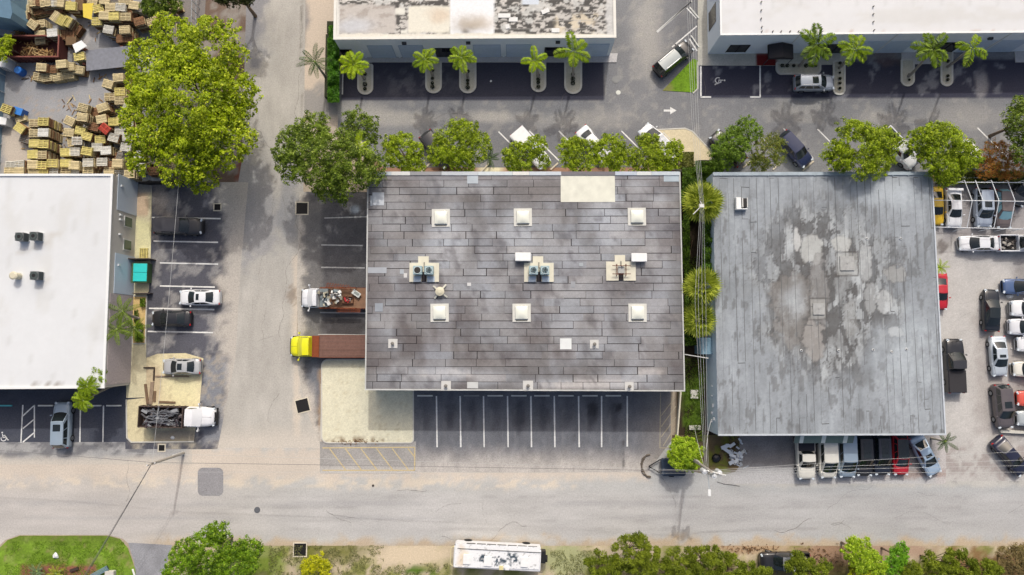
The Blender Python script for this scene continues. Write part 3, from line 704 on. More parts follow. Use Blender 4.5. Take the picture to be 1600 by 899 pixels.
# top parapet cap in weathered lengths
b = MB(); x = 575
cols = [(196, 204, 210), (120, 116, 120), (205, 212, 214), (214, 214, 212), (188, 196, 206), (222, 220, 214), (150, 150, 152), (214, 216, 214), (200, 206, 212), (196, 200, 204)]
xe = [586, 612, 641, 690, 747, 801, 827, 877, 961, 995, 1018, 1062]
for i in range(len(xe) - 1):
    a = loc(P(xe[i], 271.5, h1)); c = loc(P(xe[i + 1] - .3, 271.5, h1)); b.beam(Vector((a.x, a.y, h1 + .05 + .002 * i)), Vector((c.x, c.y, h1 + .05 + .002 * i)), .42, .09, tuple(C(*cols[(i * 3) % 10])))
b.build('parapet_cap', MV('cap_grain', rough=.6, var=.15, scale=2), B1)
def rpatch(x0, y0, x1, y1, rgb, h=h1, base_=B1, nm='roof_patch', z=.016, mat=None, rot=0):
    b = MB(); a = loc(P(x0, y0, h), base_); c = loc(P(x1, y1, h), base_); b.box(((a.x + c.x) / 2, (a.y + c.y) / 2, h + z + .01), (abs(c.x - a.x), abs(a.y - c.y), .02), rot)
    return b.build(nm, mat or M('patch_%d_%d_%d' % rgb, rgb, .8, var=.2, scale=1.2), base_)
for q in ((876, 272.5, 961, 316, (226, 224, 208)), (1037, 273, 1061, 284, (176, 188, 196)), (730, 274, 747, 287, (184, 192, 198)), (582, 301, 600, 321, (206, 210, 214)), (579, 306, 582, 322, (190, 196, 200)),
          (631, 427, 636, 434, (214, 212, 210)), (730, 442, 736, 447, (216, 214, 212)), (905, 411, 911, 416, (170, 176, 180)), (892, 440, 899, 449, (158, 160, 164)), (875, 529, 893, 546, (228, 230, 228)), (575, 418, 604, 427, (170, 174, 180)),
          (625, 421, 631, 428, (176, 182, 188)), (586, 474, 598, 487, (150, 156, 164)), (730, 597, 747, 607, (200, 200, 198))):
    rpatch(*q)
def skylight(x, y, s=2.0, lab=''):
    t = thing('skylight', lab, 'skylight', P(x, y, h1) + UP * .03, random.uniform(-.02, .02), 'square white skylights on the brown grey roof')
    b = MB(); b.box((0, 0, .03), (s, s, .05)); b.build('flange', M('skylight_flange', (214, 212, 204), .8, var=.12), t)
    b = MB(); b.box((0, 0, .16), (s * .72, s * .72, .22), taper=.93); b.build('curb', M('skylight_curb', (234, 232, 222), .6), t)
    b = MB(); n = 7; pts = []
    for i in range(n):
        for j in range(n):
            u = i / (n - 1) * 2 - 1; v = j / (n - 1) * 2 - 1; pts.append((u * s * .33, v * s * .33, .272 + .16 * (1 - u * u) ** .6 * (1 - v * v) ** .6 if abs(u) < 1 and abs(v) < 1 else .272))
    b.grid(pts, n, n); b.build('dome', M('skylight_dome', (240, 240, 226), .3, coat=.5, var=.05, scale=2), t, smooth=True)
    b = MB(); b.box((0, -s * .42, .075), (s * .6, .1, .03)); b.build('lip', M('skylight_lip', (120, 116, 104), .7), t)
for x, y, l in ((689, 341, 'upper left white square skylight, north of the two-fan unit with the missing fan'), (817, 340, 'upper middle white square skylight on the brown grey roof'), (995, 339, 'upper right white square skylight, below the small grey corner patch'),
                (687, 489, 'lower left white square skylight, just below the four-armed turbine vent'), (815, 489, 'lower middle white square skylight below the paired teal fans'), (996, 489, 'lower right white square skylight below the empty rusty frame')):
    skylight(x, y, lab=l)
def fan_unit(t, x, y, dead=False):
    """a boxy condenser with round fan grille, child parts of a rooftop unit"""
    m = M('condenser_teal', (160, 184, 188), .5, .2)
    b = MB(); b.box((x, y, .62), (.95, .95, .8)); o = b.build('condenser', m, t, bevel=.03)
    b = MB(); b.tube((x, y, 1.02), (x, y, 1.08), .42, .42, 20); b.build('fan_ring', M('fan_ring', (190, 204, 206), .5), o)
    b = MB(); b.tube((x, y, 1.085), (x, y, 1.09), .35, .35, 20); b.build('fan_well', M('fan_well_dark' if dead else 'fan_well', (40, 34, 28) if dead else (110, 134, 140), .6), o)
    b = MB()
    if not dead:
        for k in range(5): a = k * 1.2566; b.box((x + .17 * math.cos(a), y + .17 * math.sin(a), 1.10), (.30, .12, .012), a, rx=.3)
    for r in (.15, .27): b.path([(x + r * math.cos(i * .5236), y + r * math.sin(i * .5236), 1.12) for i in range(13)], .008, 4)
    b.build('fan_grille', M('fan_grille', (70, 80, 82), .5, .5), o)
def rooftop(x, y, kind, lab):
    t = thing('rooftop_unit', lab, 'air conditioner', P(x, y, h1) + UP * .03, 0, 'rooftop condensers on white pads')
    b = MB(); b.box((-.95, 0, .05), (1.35, 2.1, .1)); b.box((.95, 0, .05), (1.35, 2.1, .1)); b.box((0, .55, .052), (.62, 1.0, .09)); b.box((-.1, 1.4, .051), (1.15, .75, .095))
    b.build('pad', M('pad_cream', (222, 216, 196), .8, var=.15, scale=2), t)
    b = MB(); b.box((0, -.55, .06), (.5, .9, .08)); b.build('pipe_gap', M('tar'), t)
    b = MB()
    for s in (-.75, .75): b.box((s, -.75, .14), (.8, .6, .08))
    if kind != 2: b.build('duct_cap', M('duct_blue', (186, 200, 212), .5), t)
    if kind == 2:
        b = MB(); m = M('rust', (112, 66, 50), .9, var=.4)
        for s in (-.5, .5): b.box((s, .1, .45), (.07, 1.3, .07)); b.box((s, -.5, .25), (.06, .06, .4)); b.box((s, .7, .25), (.06, .06, .4))
        for s in (-.35, .55): b.box((0, s, .50), (2.0, .07, .07))
        b.build('rusty_frame', m, t); b = MB(); b.box((0, .15, .2), (.7, .8, .2)); b.build('duct_stub', M('duct_grey', (176, 176, 172), .6), t)
    else:
        fan_unit(t, -.62, .15, kind == 0); fan_unit(t, .62, .15)
    b = MB(); b.path([(0, 1.1, .2), (0, .6, .25), (.1, .4, .5)], .05, 8); b.build('pipe', M('pipe_grey', (120, 116, 110), .6), t)
rooftop(663, 426, 0, 'rooftop unit with two round fans, the left fan dark and open'); rooftop(842, 426, 1, 'rooftop unit with two teal round fans between the skylight rows'); rooftop(970, 424, 2, 'white pad carrying an empty rusty frame without its fans')
for (x, y, l) in ((817, 404, 'white box hood beside the two teal fans'), (997, 405, 'white box hood beside the empty rusty frame')):
    t = thing('vent_hood', l, 'vent', P(x, y, h1) + UP * .02, 0, 'white vent hoods on the brown roof')
    b = MB(); b.box((0, .1, .55), (1.7, .95, .35)); b.build('hood', M('hood_white', (240, 240, 238), .5), t, bevel=.04)
    b = MB(); b.box((0, 0, .2), (1.3, .7, .4)); b.build('curb', M('hood_curb', (110, 106, 100), .7), t)
t = thing('turbine_vent', 'round cream vent with four diagonal arms on the brown roof', 'vent', P(688, 456, h1) + UP * .02, .1)
b = MB(); b.tube((0, 0, 0), (0, 0, .5), .42, .36, 16); b.tube((0, 0, .5), (0, 0, .62), .5, .18, 16); b.build('cap', M('vent_cream', (216, 208, 182), .6), t, smooth=False)
b = MB()
for k in range(4): a = math.pi / 4 + k * math.pi / 2; b.beam((.3 * math.cos(a), .3 * math.sin(a), .3), (.98 * math.cos(a), .98 * math.sin(a), .06), .17, .1)
b.build('arm', M('vent_arm', (206, 204, 190), .7), t)
for (x, y, s, l) in ((614, 537, 1.0, 'small square vent near the lower left of the brown roof'), (928.5, 538, .95, 'small square vent right of the blank white patch'), (697, 603, 1.05, 'square scupper vent at the south roof edge, leftmost'), (825, 603, 1.1, 'square scupper vent at the south roof edge, middle'), (983, 604, .95, 'square scupper vent at the south roof edge, rightmost')):
    t = thing('roof_vent', l, 'vent', P(x, y, h1) + UP * .03, 0, 'small square vents on the brown roof')
    b = MB(); b.box((0, 0, .02), (s, s, .04)); b.build('flashing', M('vent_flash', (206, 204, 200), .8), t)
    b = MB(); b.tube((0, 0, .04), (0, 0, .35), .13, .13, 12); b.tube((0, 0, .35), (0, 0, .4), .2, .05, 12); b.build('pipe', M('pipe_grey'), t)
# south front of the warehouse (roll-up doors under the eave)
a_, c_ = cw[0], cw[1]
L1 = (c_ - a_).length; b = MB(); g = MB(); k = 0
u = 6.5
a2, c2 = loc(a_), loc(c_)
while u < L1 - 3:
    b = MB(); wbox(b, a2, c2, u, u + 2.8, 0.02, 3.2, .02, .05); b.build('roll_up_door', M('door_steel', (188, 192, 196), .5), B1); u += 5.4

# ---- right building with the pale grey strip roof
h2 = 4.3
B2px = [(1113.5, 271), (1455.5, 269.5), (1477, 679), (1122, 680)]
B2 = thing('warehouse', 'grey warehouse with vertical strip membrane roof, peeling and water stained in the middle', 'building', P(1290, 480))
pc2 = RP(B2px, h2); cw2 = [Vector((p.x, p.y, 0)) for p in pc2][::-1]
b = MB(); prism_rel(b, cw2, 0, h2 - .02, B2); b.build('wall', M('pale_blue_stucco', (214, 228, 238), .85, var=.08, scale=1), B2)
def f_b2(px, py):
    n0 = fbm(px, py, .02, 401); c = base(px, (153, 158, 163)); c = mul(c, 1 + .26 * (n0 - .5) * 2)
    c = mul(c, 1 + .25 * (fbm(px * 1.0, py * .18, .16, 402, 5) - .5) * 2)
    d = mE(px, py, 1290, 455, 105, 125, .35, .45, s=403, f=.025)
    c = mixc(c, C(104, 104, 104), d * .9)
    e = fbm(px * 1.3, py * .6, .055, 404, 5)
    c = mixc(c, C(176, 180, 182), sm(.55, .575, e) * d * .8); c = mixc(c, C(84, 82, 82), sm(.035, .0, np.abs(e - .545)) * d * .7)
    e3 = fbm(px * 1.2, py * .5, .075, 406, 5); c = mixc(c, C(92, 90, 90), sm(.02, .0, np.abs(e3 - .5)) * sm(280, 340, py) * (.25 + .6 * d)); c = mixc(c, C(196, 200, 202), sm(.60, .62, e3) * d * .7)
    c = mixc(c, C(94, 92, 90), mE(px, py, 1270, 470, 60, 80, .7, .8, s=407, f=.03) * sm(.40, .6, fbm(px, py, .04, 408)) * .6)
    e2 = fbm(px * 1.5, py * .4, .10, 405, 4); c = mixc(c, C(100, 100, 100), sm(.60, .66, e2) * .5 * sm(280, 330, py))
    for i, (x, y, rx, ry, rgb, a) in enumerate(((1268, 388, 16, 24, (190, 191, 188), .8), (1315, 382, 17, 10, (188, 188, 184), .7), (1352, 410, 10, 26, (182, 184, 184), .7), (1398, 430, 15, 14, (160, 160, 158), .8), (1280, 460, 14, 50, (150, 148, 146), .6),
            (1235, 480, 30, 60, (132, 128, 124), .7), (1272, 530, 16, 30, (160, 156, 152), .8), (1382, 472, 12, 16, (192, 194, 194), .6), (1360, 470, 9, 26, (176, 178, 178), .6), (1330, 500, 10, 30, (150, 150, 148), .5), (1245, 375, 6, 18, (200, 200, 198), .8), (1400, 520, 10, 8, (190, 192, 192), .6))):
        m = mE(px, py, x, y, rx, ry, .12, .6, s=420 + i, f=.09)
        ring = mE(px, py, x, y, rx * 1.12, ry * 1.1, .12, .6, s=420 + i, f=.09) - m
        c = mixc(c, C(80, 76, 74), ring.clip(0, 1) * .8 * a); c = mixc(c, C(*rgb), m * a)
    for (x0, y0, x1, y1) in ((1308, 396, 1340, 430), (1266, 468, 1290, 498)):
        c = mixc(c, C(84, 80, 78), (mR(px, py, x0 - 2, y0 - 2, x1 + 2, y1 + 2, 1, 2) - mR(px, py, x0, y0, x1, y1, 1, 2)).clip(0, 1) * .8); c = mixc(c, C(176, 176, 172), mR(px, py, x0, y0, x1, y1, 1, 1) * .5)
    c = mixc(c, C(206, 214, 220), (mE(px, py, 1390, 300, 50, 20, .8, .6) + mE(px, py, 1240, 470, 16, 24, .8, .6) + mE(px, py, 1420, 560, 40, 60, .8, .6)).clip(0, 1) * .4)
    return np.clip(c, .02, .8)
sheet('roof', B2px, h2 + .004, f_b2, .14, MV('membrane_grain2', var=.16, scale=2.5, bump=.4, fine=22), None, zpx=h2)
o = bpy.context.scene.objects['roof'] if False else None
rf = [q for q in COL.objects if q.name.startswith('roof') and q.parent is None and q.type == 'MESH'][-1]
rf.parent = B2; rf.location = -B2.location
b = MB(); rng2 = random.Random(8); (q0, q1, q2, q3) = pc2
for k in range(1, 31):
    u = k / 30.5 + rng2.uniform(-.003, .003); v = .02
    while v < .99:
        ln = rng2.uniform(.03, .3); v1 = min(.995, v + ln)
        p = q0.lerp(q1, u).lerp(q3.lerp(q2, u), v) - B2.location; q = q0.lerp(q1, u).lerp(q3.lerp(q2, u), v1) - B2.location
        jj = rng2.uniform(-.03, .03)
        if rng2.random() < .78: b.beam((p.x + jj, p.y, h2 + .008), (q.x + jj, q.y, h2 + .008), rng2.choice((.015, .025, .035, .05)), .01)
        if rng2.random() < .22: b.beam((p.x, p.y, h2 + .009), (p.x + rng2.uniform(.3, 1.0), p.y + rng2.uniform(-.05, .05), h2 + .009), rng2.choice((.03, .05, .08)), .012)
        v = v1
b.build('roof_seam', M('seam_dark', (92, 94, 96), .9), B2)
bc2 = [Vector((p.x - B2.location.x, p.y - B2.location.y, 0)) for p in cw2]
coping('edge_flashing', [bc2[0], bc2[1], bc2[2], bc2[3]], h2 + .01, .16, .08, M('flashing_grey', (196, 202, 208), .7, var=.3, scale=1.2), B2, closed=False)
b = MB(); wbox(b, bc2[0], bc2[1], 0, (bc2[1] - bc2[0]).length, h2 - .16, h2 + .03, .0, .10); b.build('gutter', M('gutter_white', (224, 222, 216), .6, var=.15), B2)
b = MB(); a = loc(P(1114, 271, h2), B2); c = loc(P(1455, 270, h2), B2); b.beam((a.x, a.y - .1, h2 + .07), (c.x, c.y - .1, h2 + .07), .38, .12)
for k in range(14): x = a.x + (c.x - a.x) * (k + .5) / 14; b.box((x, a.y - .22, h2 + .08), (.1, .2, .14))
b.build('parapet_cap', M('cap_blue_grey', (164, 176, 184), .7, var=.35, scale=1.5), B2)
for (x, y) in ((1354, 373), (1407, 373), (1364, 547), (1416, 546), (1252, 548), (1310, 548), (1393, 550)):
    t = thing('roof_drain', {(1354, 373): 'small round drain collar right of the upper raised curb on the grey roof', (1407, 373): 'small round drain collar, rightmost of the upper two on the grey roof', (1364, 547): 'small round drain collar in the lower row on the grey roof, third from left', (1416, 546): 'small round drain collar at the right end of the lower row on the grey roof', (1252, 548): 'small round drain collar at the left end of the lower row on the grey roof', (1310, 548): 'small round drain collar in the lower row on the grey roof, second from left', (1393, 550): 'small round drain collar in the lower row on the grey roof, fourth from left'}[(x, y)], 'drain', P(x, y, h2) + UP * .01, 0, 'small round drain collars on the grey strip roof')
    b = MB(); b.tube((0, 0, 0), (0, 0, .08), .16, .13, 12); b.build('collar', M('drain_collar', (206, 208, 208), .6), t); b = MB(); b.tube((0, 0, .08), (0, 0, .1), .07, .07, 8); b.build('hole', M('tar'), t)
for (x, y, s, l) in ((1323, 412, 1.6, 'square raised curb covered by peeling membrane, the upper of two on the grey roof'), (1279, 483, 1.3, 'square raised curb covered by peeling membrane, the lower of two on the grey roof')):
    b = MB(); b.box((0, 0, .06), (s, s, .12)); b.box((0, 0, .14), (.12, .12, .1)); o = b.build('roof_curb', M('curb_mem', (170, 170, 168), .9, var=.35, scale=3), None, bevel=.02); o.location = P(x, y, h2) + UP * .005; tag(o, l, 'roof curb')
t = thing('roof_hatch', 'white hooded vent with open dark throat near the top left of the grey roof', 'vent', P(1156, 320, h2) + UP * .02)
b = MB(); b.box((-.35, 0, .35), (.55, 1.35, .7)); b.box((0, -.6, .3), (1.3, .12, .6)); b.build('hood', M('hood_white'), t, bevel=.03)
b = MB(); b.box((.3, .1, .3), (.62, 1.0, .55)); b.build('throat', M('drain_dark', (16, 14, 16)), t); b = MB(); b.box((.1, .1, .62), (.1, 1.05, .08)); b.box((.62, .1, .5), (.07, 1.1, .3)); b.build('rim', M('gutter_white'), t)
# annex on the west side, meter boxes
b = MB(); a = P(1085, 528); c = P(1112, 553); a -= B2.location; c -= B2.location
b.box(((a.x + c.x) / 2, (a.y + c.y) / 2, 1.4), (c.x - a.x, a.y - c.y, 2.8)); b.build('annex', M('annex_blue', (128, 160, 178), .7, var=.12), B2)
b = MB()
for (y, z, s) in ((628, 2.6, .35), (640, 2.2, .3), (648, 3.0, .3), (652, 2.0, .35), (600, 2.6, .12), (615, 2.5, .12)):
    p = P(1108, y, 0) - B2.location
    wbox(b, bc2[3], bc2[0], (bc2[3] - Vector((bc2[3].x, p.y, 0))).length, (bc2[3] - Vector((bc2[3].x, p.y, 0))).length + s, z, z + s, .01, .16); b.build('meter_box', M('meter_white', (222, 224, 224), .5), B2); b = MB()
# striped awning and dark service doors on the south side
def wallx(base_, bc, px, py=672):  # distance along south wall for a ground pixel
    p = P(px, py) - base_.location; d = (bc[1] - bc[0]).normalized(); return (Vector((p.x, p.y, 0)) - Vector((bc[0].x, bc[0].y, 0))).dot(d)
b = MB(); e = MB(); 
u0 = wallx(B2, bc2, 1240 - 10) ; 
aw = thing('striped_awning', 'slate green awning with pale vertical stripes over the white pickup and van', 'awning', (0, 0, 0))
ax0 = P(1241, 693, 2.9); ax1 = P(1333.5, 693, 2.9)
ywall = pc2[3].y - .02; zt_, zb_ = 3.3, 2.75
xx = [1241, 1249.5, 1255.5, 1283.5, 1290, 1317.5, 1324, 1333.5]
for i in range(7):
    xa = P(xx[i], 693, 2.9).x; xb = P(xx[i + 1], 693, 2.9).x; y1 = ax0.y
    e = MB(); m = b if i % 2 == 0 else e
    m.face([(xa, ywall, zt_), (xa, y1, zb_), (xb, y1, zb_), (xb, ywall, zt_)]); m.face([(xa, y1, zb_), (xa, y1, zb_ - .25), (xb, y1, zb_ - .25), (xb, y1, zb_)])
    if i % 2: e.build('stripe', M('awning_stripe', (214, 222, 218), .8, var=.1), aw)
b.build('canopy', M('awning_green', (104, 124, 120), .8, var=.1), aw); pass
b = MB()
for x in (1241, 1333.5): xa = P(x, 693, 2.9).x; b.tube((xa, ywall, zt_ - .02), (xa, ax0.y, zb_ - .02), .03); b.tube((xa, ywall, 2.2), (xa, ax0.y, zb_ - .05), .025)
b.build('bracket', M('pipe_grey'), aw)
for (x0, x1) in ((1140, 1180), (1190, 1230), (1345, 1385), (1395, 1430)):
    b = MB(); wbox(b, bc2[0], bc2[1], wallx(B2, bc2, x0), wallx(B2, bc2, x1), .02, 3.2, .02, .05); b.build('roll_up_door', M('door_steel'), B2)
# wall lamp bracket at the south east corner
# ---- white roof building on the left
h3 = 5.0
B3px = [(-90, 273), (177, 273), (163.5, 606), (-90, 608)]
B3 = thing('warehouse', 'warehouse with blank bright white roof beside the left parking row', 'building', P(60, 440))
pc3 = RP(B3px, h3); cw3 = [Vector((p.x, p.y, 0)) for p in pc3][::-1]; bc3 = [Vector((p.x - B3.location.x, p.y - B3.location.y, 0)) for p in cw3]
b = MB(); prism_rel(b, cw3, 0, h3 - .02, B3); b.build('wall', M('beige_stucco', (206, 200, 192), .9, var=.1, scale=1.5), B3)
def f_white(px, py): 
    c = base(px, (222, 223, 224)); c = wear(px, py, c, .05, 501, .02); c = mixc(c, C(206, 204, 198), sm(.56, .7, fbm(px, py * .4, .03, 503)) * .35); c = mixc(c, C(198, 198, 196), (np.abs(((px + 3) % 34) - 17) < .5) * .35)
    for (x, y, rx, ry) in ((52, 383, 7, 6), (72, 380, 9, 7), (84, 368, 10, 4), (74, 440, 6, 4), (36, 394, 8, 3)): c = mixc(c, C(196, 190, 180), mE(px, py, x, y, rx, ry, .6, .7, f=.2) * .5)
    c = mixc(c, C(140, 130, 120), mR(px, py, 42, 600, 130, 604, 2, 3) * sm(.45, .6, fbm(px, py, .2, 502)) * .8)
    return c
WG = MV('white_grain', rough=.7, var=.04, scale=1, bump=.1)
def add_roof(px, h, fn, res, B, mat):
    s = sheet('roof', px, h + .004, fn, res, mat, None, zpx=h); s.parent = B; s.location = -B.location; return s
add_roof(B3px, h3, f_white, .5, B3, WG)
coping('edge_flashing', [bc3[0], bc3[1], bc3[2], bc3[3]], h3 + .01, .26, .14, M('flashing_bright', (238, 238, 236), .6, var=.05), B3, closed=False)
W3a, W3c = bc3[1], bc3[2]
def u3(py):
    p = P(208, py) - B3.location; d = (W3c - W3a).normalized(); return (Vector((p.x, p.y, 0)) - Vector((W3a.x, W3a.y, 0))).dot(d)
def w3(nm, y0, y1, z0, z1, mat, out=.02, th=.05, par=B3):
    b = MB(); wbox(b, W3a, W3c, u3(y1), u3(y0), z0, z1, out, th); return b.build(nm, mat, par)
w3('roll_up_door', 285, 338, .05, 4.1, M('door_bluewhite', (206, 218, 232), .5, var=.05)); w3('dock_door', 402, 462, .05, 4.1, M('door_bluewhite'))
for (y0, y1) in ((343, 360), (378, 395)):
    f = w3('window', y0, y1, 1.0, 2.6, M('gutter_white'), .02, .07); w3('pane', y0 + 1.5, y1 - 1.5, 1.1, 2.5, MGLASSL('pane_green', (70, 92, 78)), .10, .02, f)
w3('stone_cladding', 463, 598, .0, 4.75, M('stone_clad', (190, 178, 178), .95, var=.35, scale=5, bump=1.0), .02, .05)
for y in (300, 343, 350, 418, 372): w3('wall_lamp', y, y + 2.5, 3.2, 3.6, M('meter_white'), .02, .2)
def condenser(x, y, h, lab, kind=0, grp='grey condensers on the white roof'):
    t = thing('condenser_unit', lab, 'air conditioner', P(x, y, h) + UP * .02, 0, grp)
    if kind == 0:
        b = MB(); b.box((0, 0, .05), (1.0, 1.0, .1)); b.build('pad', M('meter_white'), t)
        b = MB(); b.box((0, 0, .55), (.92, .92, .9)); b.build('casing', M('condenser_grey', (128, 130, 130), .5, .2), t, bevel=.03)
        b = MB(); b.tube((0, 0, 1.0), (0, 0, 1.05), .45, .45, 20); b.build('fan_ring', M('ring_dark', (70, 78, 76), .5), t)
        b = MB(); b.tube((0, 0, 1.055), (0, 0, 1.06), .2, .2, 12); b.build('hub', M('drain_dark'), t)
        b = MB()
        for i in range(7): b.box((.475, 0, .2 + i * .11), (.02, .85, .05))
        b.build('louver', M('fan_grille'), t)
    else:
        b = MB(); b.tube((0, 0, 0), (0, 0, .9), .38, .38, 16); b.tube((0, 0, .9), (0, 0, 1.0), .46, .3, 16); b.build('cowl', M('vent_cream'), t)
condenser(40, 372, h3, 'grey condenser, left of the upper pair on the white roof'); condenser(62, 371, h3, 'grey condenser, right of the upper pair on the white roof'); condenser(63, 432, h3, 'single grey condenser lower on the white roof')
condenser(30, 432, h3, 'round cream exhaust cowl left of the lower condenser', 1, None)
# ---- upper middle building with lichen stained roof
h4 = 5.0
B4px = [(524, -70), (960, -70), (962, 59), (522, 62)]
B4 = thing('warehouse', 'white warehouse with stained patchwork roof of cream panels and black lichen', 'building', P(740, 20))
pc4 = RP(B4px, h4); cw4 = [Vector((p.x, p.y, 0)) for p in pc4][::-1]; bc4 = [Vector((p.x - B4.location.x, p.y - B4.location.y, 0)) for p in cw4]
b = MB(); prism_rel(b, cw4, 0, h4 - .02, B4); b.build('wall', M('bluish_stucco', (244, 250, 255), .85, var=.05, scale=1), B4)
def f_b4(px, py):
    n = fbm(px * .6, py * 1.5, .22, 601, 4); c = base(px, (206, 200, 192)); c = wear(px, py, c, .12, 602, .05)
    lich = mixc(c, C(60, 58, 56), sm(.40, .52, n) * .9)
    cover = np.ones(len(px))
    # cream panels
    p1 = mR(px, py, 530, 8, 618, 53, 2, 4); p2 = mR(px, py, 638, 10, 703, 51, 1, 1); p3 = mR(px, py, 703, -80, 772, 56, .6, 0)
    a = mixc(base(px, (200, 192, 184)), C(156, 144, 134), sm(.5, .62, fbm(px, py * 2, .06, 603)) * .5); a = mixc(a, C(210, 212, 216), mE(px, py, 550, 42, 30, 12, .7, .5) * .7)
    e = base(px, (232, 226, 210)); e = mixc(e, C(214, 190, 164), mE(px, py, 690, 25, 20, 10, .8, .6) * .6)
    w_ = base(px, (240, 240, 240)); w_ = mixc(w_, C(120, 108, 92), mE(px, py, 734, 40, 22, 12, .8, .5) * .8); w_ = mixc(w_, C(60, 54, 48), mE(px, py, 728, 50, 6, 5, .8, .5) * .7); w_ = mixc(w_, C(222, 206, 186), mE(px, py, 740, 36, 34, 12, .9, .5) * .5)
    c = lich
    ce = mR(px, py, 870, 22, 930, 48, 6, 10) * sm(.52, .56, fbm(px, py, .09, 605)); c = mixc(c, C(222, 208, 184), ce * .9)
    c = mixc(c, C(214, 212, 206), sm(.60, .66, fbm(px, py, .07, 606)) * .8)
    for yy in (10, 21, 32, 44, -2, -14): c = mixc(c, C(178, 174, 168), mR(px, py, 772, yy, 962, yy + 1.2, .6) * .7)
    for (m, q) in ((p1, a), (p2, e), (p3, w_)): c = c * (1 - m[:, None]) + q * m[:, None]
    c = mixc(c, C(230, 226, 214), mR(px, py, 618, 13, 633, 23, .8, 1)); c = mixc(c, C(230, 226, 214), mR(px, py, 626, 47, 637, 53, .8, 1)); c = mixc(c, C(214, 220, 228), mR(px, py, 816, -6, 842, 7, .8, 0))
    c = mixc(c, C(228, 222, 208), mR(px, py, 520, 53, 965, 64, .8, 2)); c = mixc(c, C(216, 214, 210), mR(px, py, 947, -80, 965, 64, 2, 4) * .8); c = mixc(c, C(226, 222, 214), mR(px, py, 520, -80, 530, 64, 1, 1))
    return c
add_roof(B4px, h4, f_b4, .14, B4, MV('lichen_grain', var=.15, scale=3, bump=.5, fine=16))
coping('edge_flashing', [bc4[3], bc4[0], bc4[1], bc4[2]], h4 + .01, .32, .12, M('flashing_cream', (232, 228, 218), .7, var=.12), B4, closed=False)
b = MB()
for (x, y, r_, s) in ((852, 18, .4, .9), (788, 25, 0, 1.4), (802, 31, 0, 1.0), (793, 42, .1, .45), (868, 48, 0, .9)): b = MB(); p = P(x, y, h4) - B4.location; b.box((p.x, p.y, h4 + .05), (s, .5, .06), r_); b.build('loose_panel', M('patch_white', (232, 230, 226), .7), B4)
def uS(B, bc, px, py=90):
    p = P(px, py) - B.location; d = (bc[1] - bc[0]).normalized(); return (Vector((p.x, p.y, 0)) - Vector((bc[0].x, bc[0].y, 0))).dot(d)
def facade(B, bc, items, py):
    for (nm, x0, x1, z0, z1, mat, th) in items:
        b = MB(); wbox(b, bc[0], bc[1], uS(B, bc, x0, py), uS(B, bc, x1, py), z0, z1, .015, th); f = b.build(nm, mat, B)
        if nm == 'roll_up_door':
            g = MB(); n = 9
            for k in range(n): wbox(g, bc[0], bc[1], uS(B, bc, x0 + 1, py), uS(B, bc, x1 - 1, py), z0 + .08 + (z1 - z0 - .1) * k / n, z0 + .08 + (z1 - z0 - .1) * (k + .82) / n, .015 + th, .03)
            g.build('door_slats', M('door_slat', (206, 220, 234), .5), f)
        if nm == 'shop_window':
            g = MB(); n = max(2, int((x1 - x0) / 14))
            for k in range(n + 1): u = uS(B, bc, x0, py) + (uS(B, bc, x1, py) - uS(B, bc, x0, py)) * k / n; wbox(g, bc[0], bc[1], u - .03, u + .03, z0, z1, .02 + th, .03)
            g.build('mullion', M('drain_grate'), f)
DK = MGLASSL('dark_pane', (26, 26, 36)); DS = M('door_blue', (178, 196, 214), .5, var=.04)
facade(B4, bc4, [('shop_window', 539, 556, .05, 2.4, DK, .03), ('roll_up_door', 582, 620, .02, 3.4, DS, .03), ('roll_up_door', 629, 666, .02, 3.4, DS, .03), ('shop_window', 683, 716, .05, 2.6, DK, .03),
    ('roll_up_door', 741, 783, .02, 3.4, DS, .03), ('roll_up_door', 791, 830, .02, 3.4, DS, .03), ('shop_window', 850, 881, .05, 2.6, DK, .03), ('roll_up_door', 900, 947, .02, 3.4, DS, .03)], 90)
for x in (572, 725, 625, 787, 890):
    b = MB(); u = uS(B4, bc4, x); wbox(b, bc4[0], bc4[1], u - .12, u + .12, 0, 4.9, .012, .06); b.build('pilaster', M('bluish_stucco'), B4)
b = MB()
for x in (640, 868, 735): u = uS(B4, bc4, x); wbox(b, bc4[0], bc4[1], u - .25, u + .25, 4.0, 4.3, .012, .25)
b.build('wall_light', M('lamp_dark', (60, 62, 66), .5), B4)
# ---- upper right building
h5 = 5.2
B5px = [(1124, -70), (1700, -70), (1700, 50), (1126, 55)]
B5 = thing('warehouse', 'long warehouse with clean white roof and light grey front behind palms', 'building', P(1360, 20))
pc5 = RP(B5px, h5); cw5 = [Vector((p.x, p.y, 0)) for p in pc5][::-1]; bc5 = [Vector((p.x - B5.location.x, p.y - B5.location.y, 0)) for p in cw5]
b = MB(); prism_rel(b, cw5, 0, h5 - .02, B5); b.build('wall', M('grey_stucco', (240, 246, 252), .85, var=.05, scale=1), B5)
def f_w5(px, py):
    c = base(px, (222, 221, 221)); c = wear(px, py, c, .05, 511, .02); c = mixc(c, C(204, 200, 192), sm(.56, .7, fbm(px * .4, py, .04, 513)) * .35); c = mixc(c, C(200, 200, 198), (np.abs(((px + 3) % 44) - 22) < .5) * .35)
    return mixc(c, C(190, 160, 140), mR(px, py, 1126, 50, 1700, 52, 1, 3) * sm(.5, .62, fbm(px, py, .12, 512)) * .6)
add_roof(B5px, h5, f_w5, .4, B5, WG)
coping('edge_flashing', [bc5[3], bc5[0], bc5[1]], h5 + .01, .2, .08, M('flashing_bright'), B5, closed=False)
b = MB()
